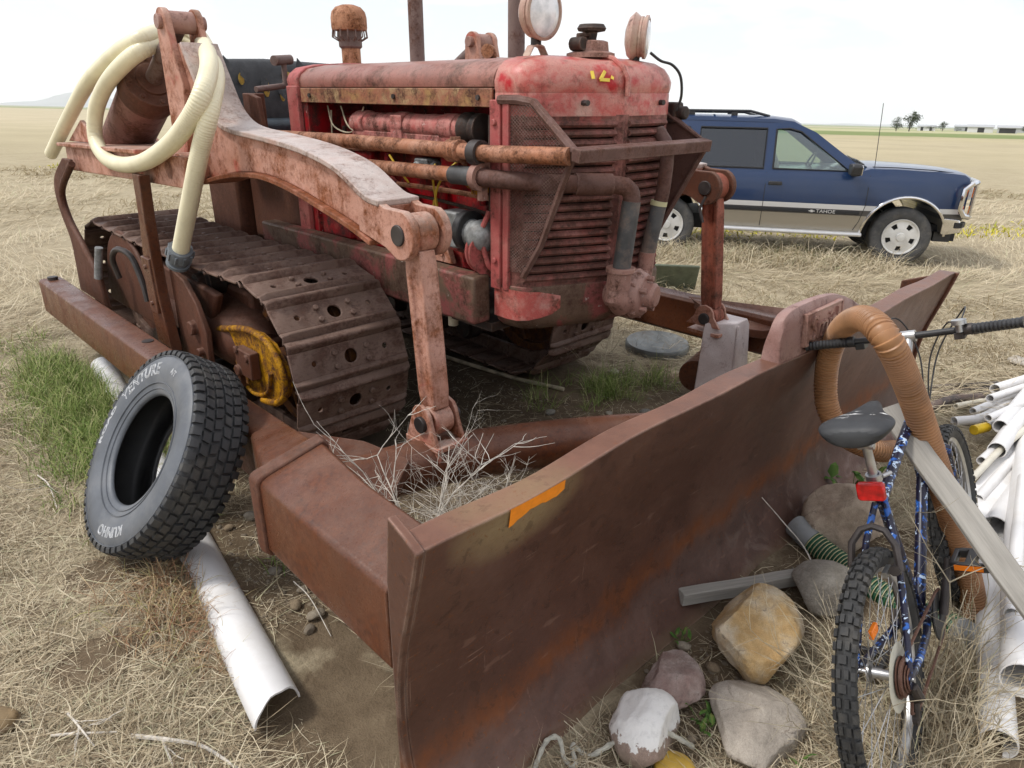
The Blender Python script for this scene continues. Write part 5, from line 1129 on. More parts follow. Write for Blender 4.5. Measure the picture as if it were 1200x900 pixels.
# ================================================================== TIRE leaning on the push arm
def tire():
    c = W((-.533, 1.778, .435)); yaw, lean, Ro, wd = -.027, .602, .41, .122
    a = (AX * (-math.cos(yaw) * math.cos(lean)) + AY * (-math.sin(yaw) * math.cos(lean)) + AZ * math.sin(lean)).normalized()
    u = Vector((0, 0, 1)).cross(a).normalized(); w_ = a.cross(u)
    mat = Matrix((u, w_, a)).transposed().to_4x4(); mat.translation = c      # local: z = axle (outwards), y = up the tilt
    T = thing('tire', 'old black all terrain tire with white outlined letters leaning on the push arm', 'tire', matrix=mat)
    sc_ = Ro / .385       # the profile below is drawn for a .385 m radius
    mat = mat @ Matrix.Diagonal((sc_, sc_, 1, 1)); T.matrix_world = mat; Ro = .385
    prof = [(.205, .082), (.213, .094), (.225, .097), (.24, .102), (.265, .112), (.295, .119), (.322, .119), (.345, .112), (.36, .103), (.370, .092), (.3735, .075), (.375, .03), (.375, -.03), (.3735, -.075), (.370, -.092), (.36, -.103), (.345, -.112), (.322, -.119), (.295, -.119), (.265, -.112), (.24, -.102), (.225, -.097), (.213, -.094), (.205, -.082),
            (.21, -.075), (.235, -.08), (.27, -.098), (.31, -.106), (.345, -.095), (.361, -.07), (.363, 0), (.361, .07), (.345, .095), (.31, .106), (.27, .098), (.235, .08), (.21, .075)]
    b = MB().lathe(prof, (0, 0, 0), (0, 0, 1), 96, loop=True).build('carcass', M['tyre'], T, smooth=180)
    b.data.materials.append(M['sidewall']); b.data.materials.append(M['inner'])
    for f in b.data.polygons:
        rr = math.hypot(f.center.x, f.center.y); z = abs(f.center.z)
        if rr < .362 and z > .079 and (z > .1005 or rr < .242): f.material_index = 1
        if rr < .3645 and (z < .0965 and not (rr < .242 and z > .0845)) or (rr > .25 and rr < .36 and z < .107): f.material_index = 2
    # tread: five rows of separate blocks plus shoulder lugs
    tr = MB(); nb = 56
    def blockp(q0, q1, z0, z1, r0, r1, skew=0.0, nick=0.0):
        pts = []
        for r in (r0, r1):
            s = 0 if r == r0 else .06
            for (q, z) in ((q0 + (q1 - q0) * s, z0), (q1 - (q1 - q0) * s, z0 + nick), (q1 + skew - (q1 - q0) * s, z1), (q0 + skew + (q1 - q0) * s, z1 - nick)):
                zz = z + (.002 if z == z0 else -.002) * (r == r1)
                pts.append((r * math.cos(q), r * math.sin(q), zz))
        tr.add(pts, [(3, 2, 1, 0), (4, 5, 6, 7), (0, 1, 5, 4), (1, 2, 6, 5), (2, 3, 7, 6), (3, 0, 4, 7)])
    st = 2 * math.pi / nb
    for i in range(nb):
        q = i * st
        for row, (z0, z1) in enumerate([(-.072, -.040), (-.034, -.003), (.003, .034), (.040, .072)]):
            o = st * (.5 * (row % 2) + .08 * row); j = random.uniform(-.04, .04) * st
            blockp(q + o + j, q + o + st * .84 + j, z0, z1, .370, Ro + random.uniform(-.0008, .0008), st * (.16 if row % 2 else -.16), .003)
        for s_ in (-1, 1):
            o = st * (.25 if s_ > 0 else .6)
            tr.add([(r * math.cos(a_), r * math.sin(a_), s_ * z) for r, z in ((.371, .078), (Ro - .001, .078), (Ro - .004, .098), (.3765, .108), (.362, .1105), (.352, .106)) for a_ in (q + o, q + o + st * .62)],
                   [(0, 1, 3, 2), (2, 3, 5, 4), (4, 5, 7, 6), (6, 7, 9, 8), (8, 9, 11, 10), (0, 2, 4, 6, 8, 10), (1, 11, 9, 7, 5, 3)])
    tr.build('tread', M['tyre'], T, smooth=30)
    rm_ = MB()
    for r, z in ((.355, .1078), (.25, .1075), (.229, .099)): rm_.lathe([(r - .0025, z - .002), (r - .001, z + .0028), (r + .001, z + .0028), (r + .0025, z - .002)], (0, 0, 0), (0, 0, 1), 96, loop=True)
    rm_.build('bead_ring', M['sidewall'], T)
    def lay(txt, size, mid, rad, outline, mat, nm='lettering', gap=1.0):
        vs, fs = ribbon_text(txt, size, .0012, outline)
        out = []
        for p in vs:
            q = mid - p.x * gap / rad; r = rad + p.y
            z = .1195 - .9 * max(0, r - .322) ** 1.35 * 4 - max(0, .295 - r) * .26 + p.z
            out.append((r * math.cos(q), r * math.sin(q), z))
        MB().add(out, fs).build(nm, mat, T, smooth=None)
    lay('VENTURE', .064, R(134), .301, .0019, M['white_letter'], gap=1.0)
    lay('ROAD', .028, R(183), .31, .0012, M['white_letter'], gap=2.0); lay('A/T', .03, R(85), .304, .0009, M['white_letter'])
    lay('KUMHO', .05, R(292), .306, .0017, M['white_letter'])
    return T
tire()

# ================================================================== CREAM HOSE looped over the lift arm
def cream_hose():
    # outer tail, over the horn, big loop, over the horn again, hanging end
    pts = [(0.020, 5.020, 1.358), (0.040, 4.407, 1.624), (0.060, 3.940, 1.816), (0.080, 3.447, 1.946), (0.120, 3.144, 2.009), (0.300, 3.359, 2.063), (0.400, 3.329, 2.087), (0.360, 3.004, 2.022), (0.200, 2.550, 1.896), (0.060, 2.310, 1.780), (0.000, 2.367, 1.656), (-0.030, 2.604, 1.532), (-0.040, 3.022, 1.429), (-0.030, 3.501, 1.409), (-0.010, 3.771, 1.498), (0.010, 3.746, 1.654), (0.030, 3.534, 1.796), (0.060, 3.230, 1.908), (0.140, 3.139, 1.971), (0.320, 3.375, 2.019), (0.420, 3.377, 2.045), (0.380, 3.037, 1.984), (0.210, 2.524, 1.853), (0.080, 2.314, 1.708), (0.030, 2.390, 1.512), (0.010, 2.560, 1.271), (0.000, 2.767, 1.011)]
    sp = [W(p) for p in spline(pts, 8)]
    base = W((0.0, 2.6, .95))
    T = thing('hose', 'cream plastic hose looped over the top of the near lift arm', 'hose', base)
    ribbed(sp, .0405, .012, .0014, 18).build('hose_wall', M['cream'], T, origin=base)
    for c in T.children: c.location = (0, 0, 0)
    e, d = Vector(sp[-1]), (Vector(sp[-1]) - Vector(sp[-4])).normalized()
    cp = MB().lathe([(.045, -.03), (.058, -.03), (.061, -.02), (.061, .03), (.052, .04), (.05, .065), (.058, .068), (.058, .085), (.05, .09), (.042, .09)], e, d, 24)
    for k in range(10): 
        q = k * math.pi / 5; uu = d.orthogonal().normalized(); ww = d.cross(uu); c = e + (uu * math.cos(q) + ww * math.sin(q)) * .061 + d * .004; cp.box(c, (.012, .012, .045), d.to_track_quat('Z', 'Y').to_matrix())
    o = cp.build('coupling', M['hose_grey'], T, origin=base); o.location = (0, 0, 0)
cream_hose()

def local_part(mb, name, mat, T, **k):
    o = mb.build(name, mat, T, origin=T.location, **k); o.location = (0, 0, 0); return o
def solo(mb, name, mat, label, cat, origin, group=None, **k):
    return tag(mb.build(name, mat, None, origin=origin, **k), label, cat, group)

# ================================================================== HALF PIPE under the tire
def half_pipe():
    a = Vector((.672, 1.655)); b = Vector((1.225, 5.3)); d = (b - a).normalized(); s_ = Vector((-d.y, d.x)); rs = []
    n = 40
    for i in range(n + 1):
        p = a + (b - a) * i / n; z = .004 + (.03 if i > 12 else .03 * i / 12) * 0; r_ = .079; ring = []
        zg = .01 + .012 * i / n
        skew = -.05 if i == 0 else 0
        outer = [(r_ * math.cos(q), r_ * math.sin(q)) for q in [math.pi * k / 14 for k in range(15)]]
        inner = [((r_ - .006) * math.cos(q), (r_ - .006) * math.sin(q)) for q in [math.pi * (14 - k) / 14 for k in range(15)]]
        for (u, v) in outer + inner:
            e = p + s_ * u + d * (skew * u / r_ * .6 + (.004 * math.sin(u * 90) if i == 0 else 0)); ring.append((e.x, e.y, zg + v * .98))
        rs.append(ring)
    solo(MB().loft(rs), 'half_pipe', M['pvc'], 'white half round plastic pipe lying on the ground under the tire', 'pipe', (a.x, a.y, 0))
half_pipe()

# ================================================================== ORANGE HOSE over the handlebar, GREEN HOSE, PLANK, POST
def bent_hose(name, label, pts, r, mat, pitch, depth, n=18):
    sp = spline(pts, 10); return solo(ribbed(sp, r, pitch, depth, n), name, mat, label, 'hose', sp[0])
bent_hose('hose', 'ribbed orange brown hose arched over the bicycle handlebar', [(2.710, 0.312, 0.070), (2.687, 0.354, 0.200), (2.618, 0.414, 0.380), (2.485, 0.500, 0.660), (2.327, 0.596, 0.960), (2.178, 0.650, 1.140), (2.353, 0.784, 1.140), (2.587, 0.929, 1.020), (2.637, 0.968, 0.860), (2.642, 0.938, 0.700), (2.661, 0.855, 0.600), (2.765, 0.768, 0.540), (2.906, 0.752, 0.500)], .0405, M['orange'], .012, .0045)
gh = thing('hose', 'green corrugated hose with a grey cuff snaking behind the bicycle wheel', 'hose', on_ground((2.686, 0.786, 0.050)))
gpts = [(2.692, 0.930, 0.100), (2.674, 0.845, 0.075), (2.651, 0.758, 0.065), (2.610, 0.668, 0.060), (2.587, 0.571, 0.055), (2.591, 0.467, 0.055), (2.593, 0.382, 0.055), (2.574, 0.314, 0.055)]
local_part(ribbed(spline(gpts, 8), .046, .016, .006, 16), 'hose_wall', M['green'], gh)
sp = even(spline(gpts, 8), .004)
rb = MB()
for i in range(6, len(sp) - 4, 4):
    a, b = Vector(sp[i]), Vector(sp[i + 1]); d = (b - a).normalized(); uu = d.cross(Vector((0, 0, 1))).normalized(); ww = uu.cross(d)
    rb.tube([a + (uu * math.cos(q) + ww * math.sin(q)) * .0485 for q in [R(v) for v in range(-30, 120, 15)]], .0022, 5)
local_part(rb, 'pale_ribs', M['rib'], gh)
for (s0, s1, lb) in ((0, 9, None), (-1, -10, None)):
    a, b = Vector(sp[s0]), Vector(sp[s1]); d = (a - b).normalized()
    local_part(MB().lathe([(.03, -.02), (.05, -.02), (.0515, .0), (.0505, .075), (.044, .085), (.0, .085)], a, d, 22), 'cuff', M['grey_cuff'] if 'grey_cuff' in M else M.setdefault('grey_cuff', plain('grey_rubber_cuff', (.26, .27, .27), .6, var=.2)), gh)
def board(name, label, a, b, wd, th, mat, upv, cat, taper=1.0):
    a, b = Vector(a), Vector(b); d = (b - a).normalized(); upv = Vector(upv); s_ = d.cross(upv).normalized(); n_ = s_.cross(d)
    rs = []
    L = (b - a).length; k = max(2, int(L / .12))
    for i in range(k + 1):
        p = a + d * L * i / k; e = .0012 * math.sin(i * 2.1)
        rs.append([p + s_ * (x * wd / 2 + e) + n_ * (y * th / 2) for x, y in ((-1, -1), (1, -1), (1, 1), (-1, 1))])
    mb = MB().loft(rs)
    o = mb.build(name, mat, None, origin=a, bevel=.0025); 
    return tag(o, label, cat)
def rot_board(name, label, a, b, wd, th, mat, cat, nrm):
    # built along local x so the grain runs with the board
    a, b = Vector(a), Vector(b); d = (b - a).normalized(); z = (Vector(nrm) - d * d.dot(Vector(nrm))).normalized(); y = z.cross(d); L = (b - a).length
    rs = []
    k = max(3, int(L / .1))
    for i in range(k + 1):
        e = .0015 * math.sin(i * 1.7 + L); rs.append([(L * i / k, u * wd / 2 + e, v * th / 2 + e * .5) for u, v in ((-1, -1), (1, -1), (1, 1), (-1, 1))])
    o = MB().loft(rs).build(name, mat, None, bevel=.003)
    m_ = Matrix((d, y, z)).transposed().to_4x4(); m_.translation = a; o.matrix_world = m_
    return tag(o, label, cat)
rot_board('plank', 'weathered grey plank leaning across the bicycle frame', (2.434, 0.674, 0.840), (2.038, -0.029, 0.420), .076, .020, M['wood'], 'plank', (-.62, -.3, .72))
rot_board('wood_post', 'weathered square wood post lying behind the orange boulder', (lambda q: (q[0], q[1], .115))((1.932, 1.066, 0.115)), on_ground((2.534, 0.783, 0.060), .045), .048, .048, M['wood'], 'post', (0, 0, 1))

# ================================================================== PILE OF PIPES on the right
def pipe(label, pts, r, mat, group, wall=.004, n=20, parts=None):
    pts = [Vector(p) for p in pts]
    if len(pts) > 2: pts = [Vector(p) for p in spline(pts, 6)]
    mb = MB(); rs = []; up = None
    for sgn, rr in ((1, r), (-1, r - wall)):
        seq = pts if sgn == 1 else pts[::-1]
        for i, p in enumerate(seq):
            a = seq[max(i - 1, 0)]; b = seq[min(i + 1, len(seq) - 1)]; t_ = (b - a).normalized() * sgn
            u = t_.cross(Vector((0, 0, 1))).normalized(); w_ = u.cross(t_)
            rs.append([p + (u * math.cos(q) + w_ * math.sin(q)) * rr for q in [2 * math.pi * k / n for k in range(n)]])
    mb.loft(rs, True, False, loop=True)
    return solo(mb, 'pipe', mat, label, 'pipe', tuple(pts[0]), group)
WP = 'white pipes in the pile beside the bicycle'
pipe('white pipe lowest in the pile with its open end at the bottom corner', [(2.094, 0.099, 0.070), (2.837, 0.298, 0.080), (3.204, 0.400, 0.090)], .05, M['pvc'], WP)
pipe('thick white pipe lying on top with its open end above the lowest pipe', [(2.246, 0.102, 0.200), (3.089, 0.281, 0.200), (4.308, 0.490, 0.180)], .058, M['pvc'], WP)
pipe('short wide white pipe with its open end under the grey plank', [(3.277, 0.400, 0.150), (4.091, 0.410, 0.160), (5.344, 0.442, 0.160)], .05, M['pvc'], WP)
pipe('white pipe with a dark scratch running to the right edge', [(3.973, 0.570, 0.220), (5.087, 0.615, 0.220)], .042, M['pvc'], WP)
rot_board('white_gutter', 'long flat white gutter board sloping up to the right', (3.182, 0.492, 0.130), (5.681, 0.552, 0.170), .13, .055, M['pvc'], 'gutter', (-.3, -.1, .95))
rot_board('white_gutter', 'narrow grey white board lying along the gutter board', (3.213, 0.452, 0.060), (4.902, 0.445, 0.090), .075, .04, M['pvc_old'], 'gutter', (-.1, -.6, .8))
py = thing('pipe', 'thin white pipe with a bright yellow end fitting', 'pipe', (4.245, 0.732, 0.200), WP)
a, b = Vector((4.319, 0.697, 0.200)), Vector((5.091, 0.568, 0.200))
local_part(MB().tube([a, b], .021, 16), 'pipe_wall', M['pvc'], py); local_part(MB().tube([Vector((4.228, 0.731, 0.200)), a + (b - a) * .02], .027, 16), 'end_fitting', M['yellow_plastic'], py, bevel=.003)
pipe('curved white pipe bending right behind the bicycle front wheel', [(4.446, 0.873, 0.140), (4.598, 0.775, 0.150), (4.897, 0.726, 0.170), (5.623, 0.665, 0.200)], .028, M['pvc'], WP)
pipe('thin yellowed pipe behind the front wheel', [(4.662, 0.927, 0.160), (4.954, 0.818, 0.160), (5.151, 0.727, 0.170)], .017, M['pvc_old'], WP)
pipe('grey tan pipe lying under the curved white pipe', [(4.710, 0.960, 0.080), (5.027, 0.796, 0.090), (5.438, 0.653, 0.100)], .024, M['pvc_old'], WP)
pipe('upper of two white pipes in the bundle at the right edge', [(4.748, 0.785, 0.230), (5.392, 0.630, 0.230)], .024, M['pvc'], WP)
pipe('lower of two white pipes in the bundle at the right edge', [(4.801, 0.777, 0.180), (5.352, 0.597, 0.180)], .024, M['pvc'], WP)
pipe('white pipe farthest back in the pile near the dark rods', [(5.057, 0.824, 0.200), (5.731, 0.661, 0.200)], .032, M['pvc'], WP)
rot_board('grey_board', 'upright pale grey board behind the pipes', (3.744, 0.543, 0.020), (4.660, 0.709, 0.100), .11, .02, M['wood'], 'board', (-.5, -.4, .75))
rot_board('grey_board', 'pale grey board lying right of the upright board', (4.069, 0.550, 0.040), (4.968, 0.690, 0.100), .07, .02, M['pvc_old'], 'board', (-.3, -.2, .9))
pipe('white pipe behind the grey plank sloping up to the right edge', [(3.371, 0.499, 0.090), (4.454, 0.528, 0.120), (6.065, 0.549, 0.140)], .05, M['pvc'], WP)
pipe('long white pipe low in the pile beside the gutter boards', [(3.152, 0.392, 0.055), (4.145, 0.433, 0.060), (5.665, 0.456, 0.070)], .052, M['pvc'], WP)
pipe('white pipe lying across the upper pile', [(4.278, 0.629, 0.240), (5.239, 0.651, 0.250), (6.238, 0.663, 0.250)], .036, M['pvc'], WP)
pipe('slim white pipe between the curved pipe and the bundle', [(4.620, 0.828, 0.170), (4.888, 0.744, 0.200), (5.402, 0.616, 0.220)], .022, M['pvc'], WP)
pipe('thin white pipe uppermost at the right edge of the pile', [(4.305, 0.695, 0.260), (4.746, 0.603, 0.270), (5.127, 0.509, 0.280)], .02, M['pvc'], WP)
pipe('thin white pipe slanting under the scratched pipe', [(3.832, 0.598, 0.200), (4.391, 0.574, 0.200), (5.171, 0.520, 0.210)], .022, M['pvc'], WP)
pipe('thin white pipe beside the wide short pipe', [(3.474, 0.514, 0.160), (4.027, 0.504, 0.170), (4.982, 0.480, 0.180)], .024, M['pvc'], WP)
pipe('thin yellowed pipe lying across the gutter boards', [(3.596, 0.575, 0.200), (4.108, 0.555, 0.220), (4.832, 0.489, 0.240)], .016, M['pvc_old'], WP)
pipe('slender white pipe along the right edge above the thick one', [(2.512, 0.195, 0.240), (2.957, 0.279, 0.260), (3.606, 0.391, 0.270)], .024, M['pvc'], WP)
DP = 'dark rods and pipes behind the white pile'
for lb, pts, r_ in (
    ('rusty brown rod farthest back behind the bicycle', [(4.600, 1.440, 0.100), (5.130, 1.144, 0.100), (5.533, 0.881, 0.100)], .02),
    ('straight black rod just in front of the rusty rod', [(4.512, 1.394, 0.090), (5.006, 1.108, 0.100), (5.390, 0.878, 0.100)], .022),
    ('black pipe in the middle of the dark rods', [(4.403, 1.336, 0.080), (4.887, 1.073, 0.100), (5.208, 0.845, 0.120)], .026),
    ('dark grey pipe nearest the white pipes', [(4.273, 1.270, 0.070), (4.696, 1.090, 0.100), (5.033, 0.870, 0.100)], .03),
    ('thin dark rod lying low before the other rods', [(4.208, 1.248, 0.030), (4.614, 1.103, 0.050), (4.925, 0.975, 0.050)], .018),
    ('bent black pipe crossing the other dark rods', [(4.334, 1.099, 0.120), (4.715, 0.989, 0.160), (4.915, 0.857, 0.170)], .028),
):
    pipe(lb, pts, r_, M['dark_pipe'], DP, n=12)

# ================================================================== SMALL THINGS
def lid():
    c = on_ground((4.317, 2.834, 0.020), .0); T = thing('tin_lid', 'round dull tin lid lying beside the far track', 'lid', c)
    local_part(MB().lathe([(.0, .035), (.10, .03), (.14, .045), (.2, .05), (.225, .06), (.235, .045), (.235, .0), (.228, .0), (.225, .05), (.2, .044), (.14, .038), (.1, .024), (.0, .028)], c, (-.06, -.05, 1), 48), 'lid_plate', M['tin'], T)
lid()
T = thing('tin_tub', 'pale grey upturned tub edge beside the tin lid', 'tub', on_ground((3.965, 2.932, 0.020)))
gpan = MB(); pc_ = (6.365, 4.003, 0.220)
o = rot_board('painted_panel', 'grey green rounded panel standing beyond the far push arm', (pc_[0] - .18, pc_[1] + .21, .19), (pc_[0] + .13, pc_[1] - .15, .19), .34, .03, M['grey_green'], 'panel', (.6, .62, .5)); o.modifiers['bevel'].width = .014; o.modifiers['bevel'].segments = 4
bpy.data.objects.remove(T)
pth = [on_ground((3.019, 3.802, 0.030), .02), on_ground((3.074, 3.447, 0.030), .02), on_ground((3.125, 3.077, 0.030), .018), on_ground((3.204, 2.767, 0.030), .015)]
solo(MB().tube(spline(pth, 6), .014, 8), 'thin_rod', M['weed'], 'thin pale rod lying on the earth under the bulldozer', 'rod', pth[0])
# shoe at the left edge of the picture
def shoe():
    c = on_ground((0.033, 2.179, 0.030), .008); T = thing('shoe', 'tan suede shoe toe at the left edge', 'shoe', c)
    d = Vector((.55, -.83, 0)).normalized() if False else Vector((.75, -.62, 0)).normalized(); s_ = Vector((-d.y, d.x, 0))
    secs = [(-.22, .034, .09, .045), (-.16, .038, .10, .05), (-.09, .042, .085, .05), (-.03, .047, .066, .048), (.02, .047, .058, .046), (.05, .042, .052, .044), (.07, .030, .044, .04), (.08, .014, .036, .04)]
    rs = [];
    for x, hw, h, _ in secs: rs.append([tuple(Vector(c) + d * x + s_ * (hw * math.cos(q)) + Vector((0, 0, .022 + max(0, math.sin(q)) * (h - .02)))) for q in [R(v) for v in (0, 20, 45, 70, 90, 110, 135, 160, 180, 225, 315)]])
    local_part(MB().loft(rs), 'upper', M['shoe'], T, sub=2)
    rs = [[tuple(Vector(c) + d * (x * 1.03) + s_ * (hw * 1.1 * k) + Vector((0, 0, z))) for k, z in ((-1, .002), (1, .002), (1, .024), (-1, .024))] for x, hw, h, _ in secs]
    local_part(MB().loft(rs), 'sole', M['sole'], T, bevel=.006, smooth=180)
shoe()
rp_ = [on_ground((1.097, 0.986, 0.000), .012), on_ground((1.181, 1.017, 0.030), .03), on_ground((1.212, 0.996, 0.030), .035), on_ground((1.187, 0.948, 0.000), .012), on_ground((1.196, 0.917, 0.000), .012), on_ground((1.235, 0.963, 0.020), .02), on_ground((1.248, 0.911, 0.000), .01), on_ground((1.312, 0.867, 0.000), .05), on_ground((1.349, 0.823, 0.040), .08), on_ground((1.423, 0.787, 0.040), .07), on_ground((1.495, 0.721, 0.000), .01)]
sp = even(spline(rp_, 12), .004); mbr = MB().tube(sp, .0062, 8)
for ph in (0, math.pi):     # twisted strands
    tw = []
    for i, p in enumerate(sp):
        q = i * .35 + ph; tw.append((p[0] + .0035 * math.cos(q), p[1] + .0035 * math.sin(q) * .7, p[2] + .0035 * math.sin(q)))
    mbr.tube(tw, .0046, 6)
solo(mbr, 'rope', M['rope'], 'pale frayed rope lying across the white splashed rock', 'rope', rp_[0])
yl = on_ground((1.388, 0.714, 0.000), .0)
solo(MB().lathe([(.0, .03), (.045, .028), (.056, .02), (.058, .0), (.0, .0)], yl, (.05, 0, 1), 28), 'yellow_lid', plain('ochre_plastic', (.6, .38, .06), .5), 'small yellow lid half hidden at the bottom edge', 'lid', yl)

# ================================================================== DRY WEEDS, STICKS, PLANTS
def twig(mb, p, d, L, r, depth, rnd, spread=.6, kids=3, ok=None):
    if ok and not ok(p + d.normalized() * L): return
    pts = [p]; d = d.normalized(); n = 5
    for i in range(n):
        d = (d + Vector((rnd.gauss(0, .14), rnd.gauss(0, .14), rnd.gauss(0, .1)))).normalized(); pts.append(pts[-1] + d * L / n)
    mb.tube(pts, [r * (1 - .6 * i / n) for i in range(n + 1)], 4 if r < .003 else 6)
    if depth == 0: return
    for k in range(kids):
        i = rnd.randint(1, n); e = (d + Vector((rnd.gauss(0, spread), rnd.gauss(0, spread), rnd.gauss(0, spread * .8)))).normalized()
        twig(mb, pts[i], e, L * rnd.uniform(.4, .75), r * .6, depth - 1, rnd, spread, kids, ok)
def weed(name, label, c, n, L, r, seed, depth=2, spread=.6, mat='twig', el=.6, kids=3, cat='weed', ok=None):
    rnd = random.Random(seed); mb = MB(); c = Vector(c)
    for k in range(n):
        a = rnd.uniform(0, 6.28); d = Vector((math.cos(a), math.sin(a), rnd.uniform(.1, 1.0) * el * 2))
        twig(mb, c + Vector((rnd.gauss(0, .02), rnd.gauss(0, .02), 0)), d, L * rnd.uniform(.6, 1.1), r * rnd.uniform(.7, 1.1), depth, rnd, spread, kids, ok)
    return solo(mb, name, M[mat], label, cat, tuple(c))
def BEHIND(p):      # stays inside the corner of blade and arm
    q = MACHINE.inverted() @ p; return q.y > .19 and q.x > -.36 and q.z > .05
weed('tumbleweed', 'bleached tumbleweed caught in the corner behind the blade', W((.0, .47, .42)), 22, .30, .0024, 5, 3, .85, el=.35, kids=4, ok=BEHIND)
weed('tumbleweed', 'taller bare white branch standing above the tumbleweed', W((-.15, .62, .42)), 6, .38, .0036, 12, 2, .5, el=1.0, kids=4, ok=BEHIND)
weed('dry_weed', 'branching dry weed tangled in the bicycle frame', on_ground((2.2, .30)), 6, .42, .0036, 9, 3, .55, 'weed', .9)
weed('dry_weed', 'pale dry weed standing below the bicycle pedal', on_ground((1.98, .2)), 5, .28, .0032, 19, 2, .5, 'weed', .8)
weed('dry_weed', 'dry weed sprawling behind the bicycle rear hub', on_ground((1.85, .22)), 5, .36, .003, 27, 2, .55, 'weed', .7)
weed('dry_weed', 'thin dry stalks in front of the far track', on_ground((3.5, 2.72)), 6, .4, .002, 29, 1, .3, 'weed', 1.2)
weed('dry_weed', 'sparse dry stalks inside the blade beside the lift link', on_ground((2.15, 2.3)), 5, .34, .002, 31, 2, .4, 'weed', 1.2)
weed('dry_weed', 'tall pale stalks crossing the bicycle rear wheel', on_ground((1.80, .40)), 9, .42, .0026, 41, 2, .35, 'weed', 1.1)
weed('dry_weed', 'pale tangled stalks between the bicycle chain and the pipes', on_ground((2.25, .22)), 8, .40, .0026, 43, 2, .45, 'weed', 1.0)
def stick(label, pts, r, seed, forks=2):
    rnd = random.Random(seed); mb = MB(); sp = spline(pts, 5); n = len(sp); mb.tube(sp, [r * (1 - .5 * i / n) for i in range(n)], 7)
    for k in range(forks):
        i = rnd.randint(2, n - 2); d = (Vector(sp[i + 1]) - Vector(sp[i - 1])).normalized(); e = d + Vector((rnd.gauss(0, .6), rnd.gauss(0, .6), rnd.uniform(0, .15)))
        twig(mb, Vector(sp[i]), e, .12, r * .55, 1, rnd, .4, 2)
    solo(mb, 'stick', M['twig'], label, 'stick', pts[0], 'bleached sticks on the straw')
stick('longest bleached stick in the straw at the bottom left', [on_ground((0.323, 1.864, 0.000), .015), on_ground((0.397, 1.770, 0.000), .025), on_ground((0.461, 1.686, -0.000), .02), on_ground((0.507, 1.538, 0.000), .012)], .0075, 1)
stick('short bleached stick left of the longest one', [on_ground((0.155, 2.012, 0.000), .015), on_ground((0.223, 1.953, 0.000), .02), on_ground((0.296, 1.905, 0.000), .015)], .005, 2, 1)
stick('thin crooked stick between the shoe and the half pipe', [on_ground((0.209, 2.072, -0.000), .015), on_ground((0.219, 1.978, 0.000), .03), on_ground((0.233, 1.891, 0.000), .015)], .004, 3, 2)
stick('bare twig lying left of the tire', [on_ground((0.513, 3.830, 0.000), .02), on_ground((0.516, 3.601, 0.000), .05), on_ground((0.498, 3.409, 0.000), .02)], .004, 4, 2)
stick('long thin stalk leaning beside the orange boulder', [on_ground((2.334, 0.686, 0.000), .01), on_ground((2.504, 0.855, 0.100), .1), (2.525, 0.981, 0.220), (2.506, 1.076, 0.300)], .0035, 5, 0)
stick('thin straw stalk beside the front beam', [on_ground((1.009, 2.186, -0.000), .02), on_ground((0.993, 2.029, 0.000), .05), on_ground((0.968, 1.848, -0.000), .01)], .0025, 6, 0)
def leafy(name, label, c, n, L, wd, seed, h=.1):
    rnd = random.Random(seed); c = Vector(c); mb = MB()
    for k in range(n):
        a = rnd.uniform(0, 6.28); e = rnd.uniform(.2, 1.2); b = c + Vector((rnd.gauss(0, L * .5), rnd.gauss(0, L * .5), rnd.uniform(.0, h)))
        d = Vector((math.cos(a) * math.cos(e), math.sin(a) * math.cos(e), math.sin(e))); s_ = d.cross(Vector((0, 0, 1))).normalized(); l = L * rnd.uniform(.6, 1.1); w_ = wd * rnd.uniform(.7, 1.1); nn = s_.cross(d)
        q = [b, b + d * l * .35 + s_ * w_ - nn * l * .05, b + d * l * .75 + s_ * w_ * .7, b + d * l - nn * l * .2, b + d * l * .75 - s_ * w_ * .7, b + d * l * .35 - s_ * w_ - nn * l * .05]
        m_ = [b + d * l * .35 + nn * l * .06, b + d * l * .75 + nn * l * .02]
        mb.add(q + m_, [(0, 1, 6), (0, 6, 5), (1, 2, 7, 6), (6, 7, 4, 5), (2, 3, 7), (7, 3, 4)])
        mb.tube([c, b], .0015, 4)
    o = solo(mb, name, M['leaf'], label, 'plant', tuple(c))
    at = o.data.attributes.new('tone', 'FLOAT', 'POINT'); at.data.foreach_set('value', [rnd.random() for _ in o.data.vertices])
    return o
leafy('green_weed', 'small green leafy weed between the rocks', on_ground((1.585, .745)), 12, .045, .010, 1, .04)
leafy('green_weed', 'tiny green sprout against the foot of the blade', on_ground((1.83, .985)), 7, .04, .008, 2, .03)
leafy('green_weed', 'broad leaved green plant behind the bicycle seat tube', on_ground((3.2, .95)), 14, .10, .022, 3, .12)
leafy('green_weed', 'yellow green leaves beside the bicycle rear tire', on_ground((1.66, .43)), 6, .08, .008, 4, .03)

